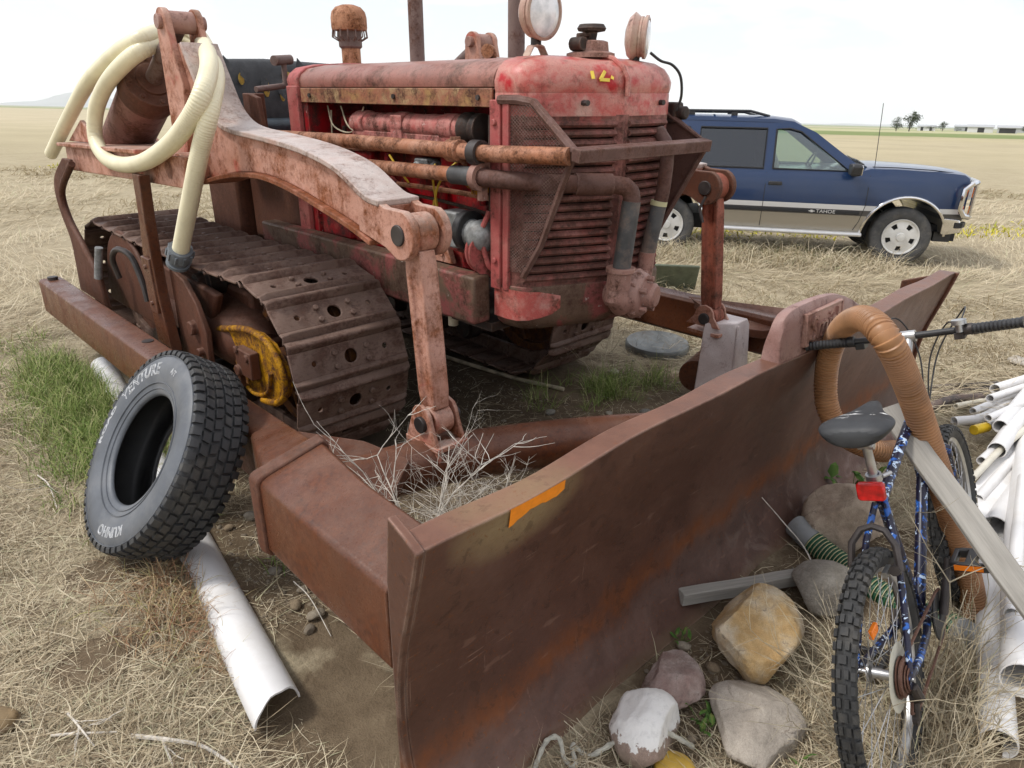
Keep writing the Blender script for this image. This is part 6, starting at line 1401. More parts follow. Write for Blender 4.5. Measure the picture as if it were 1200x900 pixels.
# ================================================================== PARKED CAR (four-door off-roader); local x forward, y left, z up
car = thing('parked_car', 'dark blue and pewter four door off-road car parked in the dry grass behind the blade', 'car')
CH = math.atan2(-.845, .534)
car.matrix_world = Matrix.Translation((10.05, 4.84, gz(10.05, 4.84) + .0)) @ Matrix.Rotation(CH, 4, 'Z')
def C_(name, mb, mat, parent=None, **k): return mb.build(name, M[mat] if isinstance(mat, str) else mat, parent or car, **k)
def half_width(x, z):
    hw = float(np.interp(z, [.36, .42, .55, .75, .95, 1.07, 1.16, 1.24], [.885, .925, .955, .975, .968, .957, .93, .90]))
    if x > 1.65: hw -= .12 * ((x - 1.65) / .53) ** 2
    if x < -2.3: hw -= .10 * ((-2.3 - x) / .25) ** 2
    return hw
def arch(cx, r, n=16):
    zc = .37; a0 = math.asin((.41 - zc) / r)
    return [(cx + r * math.cos(a0 + (math.pi - 2 * a0) * k / n), zc + r * math.sin(a0 + (math.pi - 2 * a0) * k / n)) for k in range(n + 1)]
outline = [(-2.46, .50), (-2.53, .62), (-2.54, .9), (-2.52, 1.12), (-2.3, 1.125), (-1.2, 1.13), (0, 1.135), (.86, 1.16), (.98, 1.20), (1.3, 1.205), (1.7, 1.19), (1.95, 1.175), (2.10, 1.16), (2.165, 1.12), (2.18, 1.0), (2.175, .6), (2.14, .52)] + [(2.0, .46)] + arch(1.49, .50) + arch(-1.49, .50) + [(-2.1, .44)]
bm = bmesh.new(); vv = [bm.verts.new((x, -half_width(x, z), z)) for x, z in outline]; bm.faces.new(vv)
for zc in (.47, .55, .62, .68, .744, .85, .95, 1.04, 1.10):
    bmesh.ops.bisect_plane(bm, geom=bm.verts[:] + bm.edges[:] + bm.faces[:], plane_co=(0, 0, zc), plane_no=(0, 0, 1))
for xc in (-2.4, -2.25, -.9, -.3, .3, .95, 1.75, 1.9, 2.05, 2.2, 2.3):
    bmesh.ops.bisect_plane(bm, geom=bm.verts[:] + bm.edges[:] + bm.faces[:], plane_co=(xc, 0, 0), plane_no=(1, 0, 0))
for v in bm.verts: v.co.y = -half_width(v.co.x, v.co.z)
bm.verts.index_update(); bm.edges.index_update()
V0 = [v.co.copy() for v in bm.verts]; F0 = [tuple(v.index for v in f.verts) for f in bm.faces]; B0 = [(e.verts[0].index, e.verts[1].index) for e in bm.edges if e.is_boundary]; bm.free()
mb = MB(); n = len(V0); steps = [(-1, 0), (-.93, .35), (-.6, .85), (0, 1), (.6, .85), (.93, .35), (1, 0)]
allv = []
for s, h in steps:
    for p in V0:
        x, y, z = p.x, p.y, p.z; k = -y
        up_ = (.045 * h if z > .94 and x > .8 else (.0)); fw = .06 * h if x > 2.1 else (-.04 * h if x < -2.45 else 0)
        allv.append((x + fw, s * k, z + up_))
mb.add(allv, F0 + [tuple(reversed([i + n * (len(steps) - 1) for i in f])) for f in F0])
for a, b in B0:
    for j in range(len(steps) - 1): mb.f.append((a + n * j, b + n * j, b + n * (j + 1), a + n * (j + 1)))
body = C_('body', mb, 'car', smooth=32)
# greenhouse: pillars with real window openings
BZ, RZ = 1.12, 1.74; inc = Vector((0, .19, RZ - BZ)); hl = inc.length; uy = inc / hl
def gh_side(sg):
    g = MB(); o = (0, -.935 if sg < 0 else .935, BZ); u2 = Vector((0, uy.y * (1 if sg < 0 else -1), uy.z)); k = hl / (RZ - BZ)
    out = [(-2.50, 0), (-2.36, .62 * k), (-.2, .635 * k), (.02, .61 * k), (.28, .5 * k), (.97, .02)]
    wins = [[(-.20, .045), (-.20, .525 * k), (-.04, .535 * k), (.10, .50 * k), (.74, .045)], [(-1.16, .20), (-1.12, .045), (-.32, .045), (-.32, .53 * k), (-1.16, .53 * k)], [(-2.24, .06), (-1.30, .06), (-1.30, .525 * k), (-2.15, .525 * k)]]
    g.plate(out, wins, o, (1, 0, 0), u2, -.035 if sg < 0 else .035)
    b = C_('pillars', g, 'car'); nn = Vector((1, 0, 0)).cross(u2).normalized() * (1 if sg < 0 else -1)
    for w_, nm, mt in zip(wins, ('front_window', 'rear_window', 'quarter_window'), ('glass', 'dark_glass', 'dark_glass')):
        pts = [Vector(o) + Vector((1, 0, 0)) * p[0] + u2 * p[1] for p in w_]
        gl = C_(nm, MB().prism([p - nn * .018 for p in pts], nn * .004), mt)
        C_('seal', MB().tube([p + nn * .003 for p in pts + pts[:2]], .013, 6), 'dark_gap', gl)
    return b
gh_side(-1); gh_side(1)
rf = []
for x, dz_, hw in ((-2.42, -.06, .70), (-2.3, .0, .735), (-1.2, .02, .745), (-.25, .015, .745), (.0, -.012, .74), (.10, -.06, .72)):
    z = RZ + dz_; rf.append([(x, -hw - .008, z - .025), (x, -hw, z + .015), (x, -hw * .9, z + .04), (x, -hw * .5, z + .058), (x, 0, z + .062), (x, hw * .5, z + .058), (x, hw * .9, z + .04), (x, hw, z + .015), (x, hw + .008, z - .025)])
C_('roof', MB().loft(rf), 'car')
ws = MB(); ws.add([(.96, -.80, 1.215), (.96, .80, 1.215), (.98, 0, 1.23), (.08, -.70, 1.69), (.08, .70, 1.69), (.10, 0, 1.71)], [(0, 2, 5, 3), (2, 1, 4, 5)]); C_('windshield', ws, 'glass')
C_('rear_glass', MB().add([(-2.48, -.78, 1.16), (-2.48, .78, 1.16), (-2.39, .70, 1.66), (-2.39, -.70, 1.66)], [(0, 1, 2, 3)]), 'dark_glass')
C_('wiper', MB().tube([(.93, -.5, 1.25), (.98, .1, 1.26)], .012, 6).tube([(.93, -.72, 1.24), (.86, -.6, 1.29), (.9, -.1, 1.29)], .01, 6), 'black_plastic')
# interior
inn = MB()
for y in (-.42, .42):
    inn.loft([[(-.25 + a, y - w_, z), (-.05 + a, y - w_, z), (-.05 + a, y + w_, z), (-.25 + a, y + w_, z)] for a, w_, z in ((0, .25, .95), (-.06, .24, 1.25), (-.12, .2, 1.38))]); inn.box((-.2, y, 1.46), (.09, .26, .16)); inn.box((.05, y, .95), (.5, .5, .12))
    inn.box((-1.2, y, 1.18), (.16, .7, .5))
C_('seat', inn, 'beige_seat', bevel=.03)
C_('dashboard', MB().box((.72, 0, 1.09), (.34, 1.6, .18)), 'black_plastic', bevel=.05)
C_('steering_wheel', MB().tube([(.42 + .17 * math.sin(q) * .45, .42 + .19 * math.cos(q), 1.16 + .17 * math.sin(q)) for q in [R(v) for v in range(0, 361, 20)]], .014, 6).cyl((.42, .42, 1.16), (.6, .42, 1.05), .03, n=8), 'black_plastic')
C_('cabin_floor', MB().box((-.8, 0, .9), (3.0, 1.6, .04)), 'black_plastic')
# trim
sm = MB()
for x in (.985, -.27): 
    sm.loft([[(x - .004 + sh, -half_width(x, z) - .0015, z), (x + .004 + sh, -half_width(x, z) - .0015, z), (x + .004 + sh, -half_width(x, z) + .01, z), (x - .004 + sh, -half_width(x, z) + .01, z)] for z, sh in ((.43, -.09 if x > 0 else 0), (.55, -.04 if x > 0 else 0), (.75, 0), (.95, 0), (1.12, 0))])
C_('door_seam', sm, 'dark_gap')
for sg in (-1, 1):
    for cx in (1.49, -1.49):
        C_('arch_trim', MB().tube([(x, sg * (half_width(x, z) + .004), z) for x, z in arch(cx, .508, 24)], .02, 8), 'chrome')
    C_('running_board', MB().loft([[(x, sg * .86, .36), (x, sg * 1.0, .355), (x, sg * 1.01, .375), (x, sg * 1.0, .405), (x, sg * .86, .41)] for x in (-1.0, 1.0)]), 'silver', bevel=.01)
    C_('moulding', MB().loft([[(x, sg * (half_width(x, .655) + .0), .63), (x, sg * (half_width(x, .655) + .014), .638), (x, sg * (half_width(x, .655) + .014), .672), (x, sg * half_width(x, .655), .68)] for x in (-1.0, -.3, .4, .93)]), 'dark_gap')
    mr = MB().loft([[(x, sg * y, z) for y, z in ((.99, 1.13), (1.2, 1.12), (1.22, 1.24), (1.18, 1.27), (1.0, 1.26))] for x in (.70, .82)]); mr.box((.78, sg * .97, 1.13), (.07, .12, .05))
    mo = C_('mirror', mr, 'black_plastic', bevel=.02)
    C_('mirror_shell', MB().loft([[(x, sg * y, z) for y, z in ((1.02, 1.14), (1.19, 1.13), (1.21, 1.23), (1.17, 1.255), (1.03, 1.25))] for x in (.822, .835)]), 'chrome', mo, bevel=.005)
for x in (.02, ):
    for xx in (-.15, -1.05):
        C_('door_handle', MB().box((xx, -half_width(xx, .99) - .012, .985), (.17, .03, .045)), 'black_plastic', bevel=.01)
vs, fs = ribbon_text('TAHOE', .062, .002)
xo, zo = .52, .655
C_('lettering', MB().add([(xo + p.x * 1.15, -half_width(xo, zo) - .016 - p.z, zo + p.y) for p in vs], fs), 'silver', smooth=None)
bw, bh = .035, .016
C_('emblem', MB().prism([(xo - .17 + u * bw, -half_width(xo, zo) - .014, zo + v * bh) for u, v in ((-1, -.35), (-.3, -.35), (-.35, -1), (.45, -1), (.4, -.35), (1.1, -.35), (1, .35), (.3, .35), (.35, 1), (-.45, 1), (-.4, .35), (-1.1, .35))], (0, -.004, 0)), 'silver', smooth=None)
# nose: bumper, grille, lamps, brush guard
C_('bumper', MB().loft([[(x + .0, y, z0), (x + .13, y, z0 + .03), (x + .15, y, z0 + .1), (x + .13, y, z0 + .19), (x, y, z0 + .2)] for x, y, z0 in ((1.93, -.935, .44), (2.0, -.92, .43), (2.08, -.78, .42), (2.14, 0, .42), (2.08, .78, .42), (2.0, .92, .43), (1.93, .935, .44))]), 'chrome', bevel=.01)
C_('bumper_strip', MB().loft([[(x + .136, y * 1.012, .52), (x + .165, y * 1.012, .525), (x + .165, y * 1.012, .585), (x + .136, y * 1.012, .59)] for x, y in ((1.94, -.935), (2.0, -.92), (2.08, -.78), (2.14, 0), (2.08, .78), (2.0, .92), (1.94, .935))]), 'dark_gap')
C_('air_dam', MB().box((2.02, 0, .38), (.2, 1.5, .12)), 'black_plastic')
C_('grille', MB().box((2.24, 0, .86), (.03, 1.0, .28)), 'black_plastic')
for sg in (-1, 1):
    C_('headlight', MB().box((2.225, sg * .64, .94), (.05, .26, .15)), 'lens', bevel=.01)
    C_('marker_lamp', MB().loft([[(2.20, sg * .76, z), (2.18, sg * .845, z), (2.11, sg * .89, z), (2.10, sg * .87, z)] for z in (.90, 1.02)]), 'orange_lens')
    C_('marker_lamp', MB().loft([[(2.20, sg * .76, z), (2.18, sg * .848, z), (2.11, sg * .894, z), (2.10, sg * .874, z)] for z in (.70, .79)]), 'orange_lens')
bg_ = MB()
for sg in (-1, 1):
    bg_.tube([(2.28, sg * .42, .55), (2.30, sg * .42, 1.08), (2.29, sg * .5, 1.09), (2.24, sg * .88, 1.08), (2.17, sg * .955, 1.07), (2.09, sg * .97, 1.0), (2.08, sg * .97, .76), (2.14, sg * .955, .68), (2.23, sg * .88, .66), (2.28, sg * .45, .62)], .033, 8)
for sg in (-1, 1): bg_.tube([(2.235, sg * .885, 1.08), (2.23, sg * .885, .66)], .026, 8)
bg_.tube([(2.30, -.42, 1.08), (2.30, .42, 1.08)], .027, 8); bg_.tube([(2.30, -.42, .78), (2.30, .42, .78)], .018, 8)
C_('brush_guard', bg_, 'chrome')
C_('tow_bracket', MB().box((2.0, -.6, .38), (.12, .08, .1)), 'dark_gap')
for sg in (-1, 1):
    rr = MB().tube([(-2.2, sg * .62, 1.80), (-2.1, sg * .62, 1.85), (-.55, sg * .62, 1.86), (-.3, sg * .62, 1.80)], .017, 8)
    for x in (-1.9, -1.3, -.75): rr.box((x, sg * .62, 1.815), (.08, .03, .06))
    C_('roof_rail', rr, 'black_plastic')
C_('cross_bar', MB().tube([(-1.0, -.62, 1.85), (-1.0, .62, 1.85)], .014, 8), 'black_plastic'); C_('cross_bar', MB().tube([(-1.8, -.62, 1.85), (-1.8, .62, 1.85)], .014, 8), 'black_plastic')
C_('aerial', MB().tube([(1.05, -.80, 1.16), (1.03, -.81, 1.5), (1.0, -.82, 1.98)], .0045, 5), 'black_plastic')
C_('hood_seam', MB().tube([(x, -.90 + .01 * (x > 1.8) + max(0, (x - 1.65)) * .2, z) for x, z in ((1.0, 1.225), (1.3, 1.225), (1.7, 1.21), (1.95, 1.185), (2.06, 1.16))], .006, 5), 'dark_gap')
C_('underbody', MB().box((0, 0, .42), (4.4, 1.3, .2)), 'dark_gap')
C_('mud_flap', MB().box((-1.0 - .0, -.86, .3), (.02, .2, .22)), 'dark_gap')
# wheels
def wheel(x, sg, first=None):
    if first is not None:
        w_ = copy_tree(first, car); w_.location = (x, sg * .80, .372); w_.rotation_euler = (0, 0, 0 if sg < 0 else math.pi); return w_
    ty = MB().lathe([(.215, -.09), (.24, -.115), (.31, -.125), (.352, -.11), (.37, -.085), (.372, 0), (.37, .085), (.352, .11), (.31, .125), (.24, .115), (.215, .09)], (0, 0, 0), (0, -1, 0), 48, loop=True)
    w_ = C_('wheel', ty, 'suv_tyre'); w_.location = (x, sg * .80, .372)
    rim = MB().lathe([(.228, .112), (.222, .122), (.208, .118), (.203, .10), (.2, .07), (.2, -.09), (.205, -.09), (.21, .05), (.222, .10)], (0, 0, 0), (0, -1, 0), 48, loop=True)
    rad = [(.05, -.112), (.09, -.114), (.118, -.112), (.178, -.104), (.204, -.104)]; na = 60; b0 = len(rim.v)
    for dy in (0, .025):
        for r, y in rad:
            for k in range(na): rim.v.append((r * math.cos(2 * math.pi * k / na + .314), y + dy, r * math.sin(2 * math.pi * k / na + .314)))
    nr = len(rad)
    def gap(a, k): k %= na; return a == 2 and (k % 12) in (4, 5, 6, 7)
    for a in range(nr - 1):
        for k in range(na):
            if gap(a, k): continue
            k2 = (k + 1) % na
            q = [b0 + a * na + k, b0 + a * na + k2, b0 + (a + 1) * na + k2, b0 + (a + 1) * na + k]
            rim.f.append(tuple(q)); rim.f.append(tuple(reversed([t_ + nr * na for t_ in q])))
    rim.lathe([(.055, .115), (.05, .135), (.0, .138)], (0, 0, 0), (0, -1, 0), 20)
    C_('rim', rim, 'wheel_silver', w_)
    C_('brake_drum', MB().cyl((0, -.02, 0), (0, -.06, 0), .19, n=24), 'dark_gap', w_)
    return w_
w1 = wheel(1.49, -1); wheel(-1.49, -1, w1); wheel(1.49, 1, w1); wheel(-1.49, 1, w1)

# ================================================================== BICYCLE leaning on the blade; local x forward, y left, z up
LEAN, HEAD = .332, .118
_fx = Vector((math.cos(HEAD), math.sin(HEAD), 0)); _l = Vector((-math.sin(HEAD), math.cos(HEAD), 0)); _z = Vector((0, 0, 1))
_by = _l * math.cos(LEAN) - _z * math.sin(LEAN); _bz = _z * math.cos(LEAN) + _l * math.sin(LEAN)
bmat = Matrix((_fx, _by, _bz)).transposed().to_4x4(); bmat.translation = (1.795, .25, gz(1.795, .25) + .012)
bike = thing('bicycle', 'blue and black splatter painted mountain bicycle leaning against the blade', 'bicycle', matrix=bmat)
def B_(name, mb, mat, parent=None, **k): return mb.build(name, M[mat], parent or bike, **k)
HUB, WB, RW = .335, 1.115, .305
def bike_wheel(x, rear):
    c = (x, 0, HUB); pf = [(RW - .022, -.014), (RW - .012, -.022), (RW + .004, -.025), (RW + .018, -.017), (RW + .024, 0), (RW + .018, .017), (RW + .004, .025), (RW - .012, .022), (RW - .022, .014), (RW - .015, 0)]
    o = B_('rear_wheel' if rear else 'front_wheel', MB().lathe([(RW - .028, -.0125), (RW - .013, -.0145), (RW - .010, -.011), (RW - .02, -.008), (RW - .02, .008), (RW - .010, .011), (RW - .013, .0145), (RW - .028, .0125), (RW - .036, .006), (RW - .036, -.006)], c, (0, 1, 0), 72, loop=True), 'alloy')
    t_ = MB().lathe(pf, c, (0, 1, 0), 72, loop=True)
    nk = 64
    for k in range(nk):
        q = k * 2 * math.pi / nk
        def at(r, y, dq=0): return (x + r * math.cos(q + dq), y, HUB + r * math.sin(q + dq))
        def knob(y0, y1, r0, r1, d0, d1):
            mbv = [at(r, y, d) for r in (r0, r1) for y, d in ((y0, d0), (y1, d0), (y1, d1), (y0, d1))]
            t_.add(mbv, [(0, 1, 2, 3), (4, 7, 6, 5), (0, 4, 5, 1), (1, 5, 6, 2), (2, 6, 7, 3), (3, 7, 4, 0)])
        st = 2 * math.pi / nk
        if k % 2: knob(-.009, .009, RW + .018, RW + .030, 0, st * .62)
        else:
            knob(-.014, -.004, RW + .016, RW + .0285, 0, st * .62); knob(.004, .014, RW + .016, RW + .0285, 0, st * .62)
        for s in (-1, 1):
            t_.add([at(r, s * y, d) for d in (st * .1, st * .7) for r, y in ((RW + .004, .022), (RW + .006, .029), (RW + .020, .027), (RW + .024, .018), (RW + .012, .014))], [(0, 1, 2, 3, 4), (9, 8, 7, 6, 5), (0, 5, 6, 1), (1, 6, 7, 2), (2, 7, 8, 3), (3, 8, 9, 4)])
    B_('tire', t_, 'bike_tyre', o, smooth=30)
    sp = MB()
    for k in range(32):
        q = k * 2 * math.pi / 32 + .05; s = 1 if k % 2 else -1; q2 = q + (.9 if (k // 2) % 2 else -.9)
        sp.tube([(x + (RW - .034) * math.cos(q), 0, HUB + (RW - .034) * math.sin(q)), (x + .022 * math.cos(q2), s * .032, HUB + .022 * math.sin(q2))], .00125, 4)
    B_('spokes', sp, 'alloy', o)
    B_('hub', MB().lathe([(.0, -.075), (.006, -.075), (.006, -.04), (.026, -.037), (.026, -.03), (.014, -.025), (.014, .025), (.026, .03), (.026, .037), (.006, .04), (.006, .075), (.0, .075)], c, (0, 1, 0), 20), 'alloy', o)
    rf = MB().box((x + .17 * math.cos(1.9), -.012, HUB + .17 * math.sin(1.9)), (.05, .012, .025))
    B_('spoke_reflector', rf, 'orange_lens', o, bevel=.003)
    if rear:
        B_('spoke_guard', MB().lathe([(.028, -.034), (.085, -.036), (.09, -.0375), (.085, -.039), (.028, -.037)], c, (0, 1, 0), 36, loop=True), 'clear_disc', o)
        cs = MB()
        for i, r in enumerate((.055, .048, .042, .035, .029)): cs.lathe([(.02, -.042 - i * .0055), (r, -.042 - i * .0055), (r, -.0445 - i * .0055), (.02, -.0445 - i * .0055)], c, (0, 1, 0), 24, loop=True)
        B_('sprockets', cs, 'rust', o)
    return o
bike_wheel(0, True); fw_ = bike_wheel(WB, False)
bb = (.43, 0, .285); sc = (.235, 0, .735); ht = (.80, 0, .90); hb = (.855, 0, .735)
fr = MB().tube([bb, (.20, 0, .83)], .0155, 14).tube([sc, (ht[0] + .01, 0, ht[2] - .03)], .0155, 14).tube([bb, (hb[0] - .01, 0, hb[2] + .03)], .018, 14).tube([(ht[0] - .004, 0, ht[2] + .012), (hb[0] + .004, 0, hb[2] - .012)], .019, 16).cyl((bb[0], -.036, bb[2]), (bb[0], .036, bb[2]), .022, n=18)
for s in (-1, 1):
    fr.tube([(0, s * .066, HUB), (.09, s * .055, .50), (.17, s * .038, .64), (.222, s * .013, .735)], [.008, .0095, .0095, .009], 10)
    fr.tube([(0, s * .066, HUB), (.15, s * .058, .31), (.30, s * .045, .292), (bb[0], s * .022, bb[2])], [.009, .0105, .011, .0115], 10)
    fr.box((0, s * .066, HUB), (.035, .006, .04))
frm = B_('frame', fr, 'bike')
fk = MB().cyl((hb[0], 0, hb[2]), (hb[0] + .012, 0, hb[2] - .045), .019, n=14)
for s in (-1, 1): fk.tube([(hb[0] + .012, s * .012, hb[2] - .04), (hb[0] + .02, s * .052, hb[2] - .06), (hb[0] + .08, s * .052, .52), (WB, s * .05, HUB)], [.016, .015, .013, .009], 10)
B_('fork', fk, 'bike', frm)
B_('seat_post', MB().cyl((.208, 0, .80), (.179, 0, .93), .0125, n=14).cyl((.183, -.02, .925), (.183, .02, .925), .017, n=12), 'alloy')
B_('seat_clamp', MB().lathe([(.0165, 0), (.021, 0), (.021, .02), (.0165, .02)], (.206, 0, .81), (-.2, 0, 1), 18).tube([(.21, -.02, .82), (.24, -.035, .82)], .006, 6), 'alloy')
def saddle():
    secs = [(.06, .066, .955, .045), (.085, .092, .968, .062), (.13, .102, .972, .062), (.18, .085, .968, .056), (.23, .05, .966, .048), (.28, .030, .968, .042), (.32, .022, .966, .036), (.335, .012, .958, .024)]
    rs = []
    for x, w_, z, h in secs:
        rs.append([(x, w_ * math.cos(q) * (1 if math.sin(q) >= 0 else .94), z + (0.022 * math.sin(q) - .004 * (abs(math.cos(q)) < .3) if math.sin(q) >= 0 else h * math.sin(q) * .75)) for q in [2 * math.pi * k / 16 for k in range(16)]])
    o = B_('saddle', MB().loft(rs), 'saddle', sub=2)
    rl = MB()
    for s in (-1, 1): rl.tube([(.08, s * .035, .93), (.14, s * .024, .905), (.24, s * .02, .905), (.31, s * .01, .945)], .0035, 6)
    B_('saddle_rails', rl, 'alloy', o)
    wp = MB(); rnd = random.Random(4)
    for k in range(9):
        x = rnd.uniform(.13, .2); y = rnd.uniform(-.05, .06); l = rnd.uniform(.006, .018); 
        zt = .974 + .0195 + .0 - abs(y) * .16 + (.0)
        pts = [(x + rnd.uniform(.8, 1.2) * l * .35 * math.cos(q), y + l * math.sin(q), zt) for q in [k2 * math.pi / 4 for k2 in range(8)]]
        wp.add([(p[0], p[1], p[2]) for p in pts] + [(p[0], p[1], p[2] - .012) for p in pts], [tuple(range(8))] + [(i, 8 + i, 8 + (i + 1) % 8, (i + 1) % 8) for i in range(8)])
    return o
sad = saddle(); sad.location = (0, 0, .025)
B_('rear_reflector', MB().loft([[(x, y * k, .795 + z * k) for y, z in ((-.036, -.020), (-.030, -.026), (.030, -.026), (.036, -.020), (.036, .020), (.03, .026), (-.03, .026), (-.036, .020))] for x, k in ((.172, .9), (.165, 1.0), (.152, 1.0), (.147, .92))]).box((.185, 0, .795), (.03, .02, .02)), 'red_lens', bevel=.002)
# bars, stem, grips, levers
st_ = MB().tube([(ht[0] - .004, 0, ht[2] + .01), (ht[0] - .018, 0, ht[2] + .10), (ht[0] - .02, 0, ht[2] + .135), (.83, 0, 1.085)], .0135, 14).cyl((.83, -.022, 1.088), (.83, .022, 1.088), .020, n=16)
B_('stem', st_, 'alloy')
bar_pts = [(.795, -.31, 1.098), (.82, -.15, 1.092), (.83, 0, 1.088), (.82, .15, 1.092), (.795, .31, 1.098)]
hbm = B_('handlebar', MB().tube(spline(bar_pts, 5), .0115, 12), 'black_plastic')
for s in (-1, 1):
    g = MB(); pa = Vector((.80, s * .19, 1.096)); pb = Vector((.790, s * .325, 1.1)); sp = [pa + (pb - pa) * k / 24 for k in range(25)]
    g.tube(sp, [.0172 if k % 2 else .0152 for k in range(24)] + [.019], 14); B_('grip', g, 'black_plastic', hbm)
    lv = MB().tube([(.835, s * .17, 1.085), (.87, s * .175, 1.07), (.885, s * .23, 1.068), (.88, s * .30, 1.072)], [.009, .008, .006, .007], 8).cyl((.812, s * .165, 1.094), (.812, s * .19, 1.094), .019, n=12).box((.83, s * .15, 1.075), (.05, .03, .022))
    B_('brake_lever', lv, 'black_plastic' if s > 0 else 'dark_steel', hbm, bevel=.002)
B_('shifter', MB().cyl((.80, -.155, 1.115), (.80, -.155, 1.13), .022, n=16).cyl((.80, -.155, 1.09), (.80, -.155, 1.12), .012, n=10), 'alloy', hbm)
cb = MB()
for pts in ([(.84, -.15, 1.08), (.93, -.10, 1.10), (.95, -.03, .98), (.90, -.01, .80)], [(.84, .15, 1.08), (.95, .12, 1.12), (.93, .03, 1.02), (.83, .02, .86), (.70, .02, .80)], [(.80, -.15, 1.10), (.90, -.16, 1.15), (.93, -.06, 1.0), (.82, -.02, .80)], [(.84, .13, 1.09), (.92, .05, 1.14), (.94, 0, 1.0), (.9, .0, .82)]):
    cb.tube(spline(pts, 8), .0027, 6)
B_('cables', cb, 'black_plastic')
# brakes, cranks, pedals
br = MB().tube([(.085, -.062, .60), (.10, -.055, .665), (.115, -.03, .70), (.118, 0, .71), (.115, .03, .70), (.10, .055, .665), (.085, .062, .60)], .010, 8)
for s in (-1, 1): br.cyl((.10, s * .05, .60), (.07, s * .05, .605), .014, n=10); br.cyl((.09, s * .03, .595), (.09, s * .062, .595), .009, n=10)
B_('brake', br, 'dark_steel')
for s in (-1, 1): B_('brake_pad', MB().box((.075, s * .03, .60), (.05, .012, .016)), 'alloy')
CA = R(62)
crk = MB().lathe([(.022, -.05), (.075, -.052), (.078, -.055), (.075, -.058), (.022, -.056)], bb, (0, 1, 0), 32, loop=True).lathe([(.05, -.044), (.06, -.046), (.06, -.048), (.05, -.048)], bb, (0, 1, 0), 32, loop=True)
ck = B_('chain_ring', crk, 'black_plastic')
for s, a in ((-1, CA), (1, CA + math.pi)):
    e = (bb[0] + .17 * math.cos(a), s * .085, bb[2] + .17 * math.sin(a))
    B_('crank_arm', MB().tube([(bb[0], s * .066, bb[2]), e], [.014, .011], 10), 'dark_steel', ck)
    pe = MB().plate([(-.05, -.052), (.05, -.052), (.058, -.03), (.058, .03), (.05, .05), (-.05, .05), (-.056, .02), (-.056, -.02)], [[(-.04, -.014), (.04, -.014), (.04, -.036), (-.04, -.036)], [(-.04, .036), (.04, .036), (.04, .012), (-.04, .012)]], (e[0], e[1] + s * .062, e[2] - .014), (1, 0, 0), (0, 1, 0), .028)
    po = B_('pedal', pe, 'black_plastic', ck, bevel=.003)
    for xx in (-.054, .058): B_('pedal_reflector', MB().box((e[0] + xx, e[1] + s * .062, e[2]), (.008, .075, .016)), 'orange_lens', po)
ch = []
for k in range(13): q = R(80) + R(200) * k / 12 * 1.0; 
ch = [(0, -.052, HUB + .045)] + [(bb[0], -.055, bb[2] + .076)] + [(bb[0] + .076 * math.cos(q), -.055, bb[2] + .076 * math.sin(q)) for q in [R(v) for v in (60, 30, 0, -30, -60, -90)]] + [(.06, -.055, .20), (.0, -.055, .23), (.035, -.055, .275), (0, -.052, HUB - .045)] + [(.045 * math.cos(q), -.052, HUB + .045 * math.sin(q)) for q in [R(v) for v in (-120, -150, 180, 150, 120)]]
B_('chain', MB().tube(ch + ch[:1], .0045, 6), 'rust')
B_('derailleur', MB().tube([(0, -.07, HUB - .02), (.02, -.075, .27), (.03, -.06, .25), (.02, -.058, .20)], [.012, .014, .012, .008], 8).cyl((.035, -.05, .26), (.035, -.062, .26), .02, n=14).cyl((.03, -.05, .20), (.03, -.062, .20), .02, n=14), 'dark_steel')

# ================================================================== FAR AWAY
def far_at(u_az, d):      # azimuth right of the view direction, distance
    a = R(45.31) - u_az; return (d * math.cos(a), d * math.sin(a), 0)
def az_px(u): return math.atan2((u - 600) / 828, math.cos(R(20.68)) + .372 * .355)
def tree(label, u, d, h, w_, seed, lean=0.0, dense=1.0):
    c = far_at(az_px(u), d); T = thing('tree', label, 'tree', c, 'trees at the far farmstead'); rnd = random.Random(seed)
    tk = MB().tube([(0, 0, -.2), (lean * h * .2, 0, h * .3), (lean * h * .6, 0, h * .75)], [h * .035, h * .025, h * .008], 7)
    lc = []
    for k in range(7):
        z = h * rnd.uniform(.25, .7); a = rnd.uniform(0, 6.28); e = (lean * z + w_ * .8 * math.cos(a) * rnd.uniform(.4, 1), w_ * .8 * math.sin(a), z + h * rnd.uniform(.05, .2)); tk.tube([(lean * z * .7, 0, z), e], [h * .01, h * .004], 5); lc.append(e)
    tk.build('trunk', M['twig'] if False else M['dark_pipe'], T)
    cr = MB(); tone = []
    for k in range(int(900 * dense)):
        if rnd.random() < .7: b = rnd.choice(lc); p = (b[0] + rnd.gauss(0, w_ * .28), b[1] + rnd.gauss(0, w_ * .28), b[2] + rnd.gauss(0, h * .09))
        else: z = h * rnd.uniform(.15, 1); r = w_ * .6 * (1 - abs(z / h - .5)); p = (lean * z + rnd.gauss(0, r * .6), rnd.gauss(0, r * .6), z)
        s = h * rnd.uniform(.018, .045); n_ = Vector((rnd.gauss(0, 1), rnd.gauss(0, 1), rnd.gauss(0, 1))).normalized(); u_ = n_.orthogonal().normalized() * s; v_ = n_.cross(u_.normalized()) * s * .6; P_ = Vector(p)
        cr.add([P_ - u_, P_ + v_, P_ + u_, P_ - v_], [(0, 1, 2, 3)]); tone += [rnd.random()] * 4
    o = cr.build('crown', M['dark_leaf'], T, smooth=None); at = o.data.attributes.new('tone', 'FLOAT', 'POINT'); at.data.foreach_set('value', tone)
tree('shorter dark tree of the far pair on the horizon', 1043, 330, 5.2, 2.2, 1)
tree('taller leaning dark tree of the far pair on the horizon', 1058, 335, 7.4, 2.6, 2, .28, 1.2)
tree('small round tree between the far farm buildings', 1097, 420, 4.6, 1.8, 3)
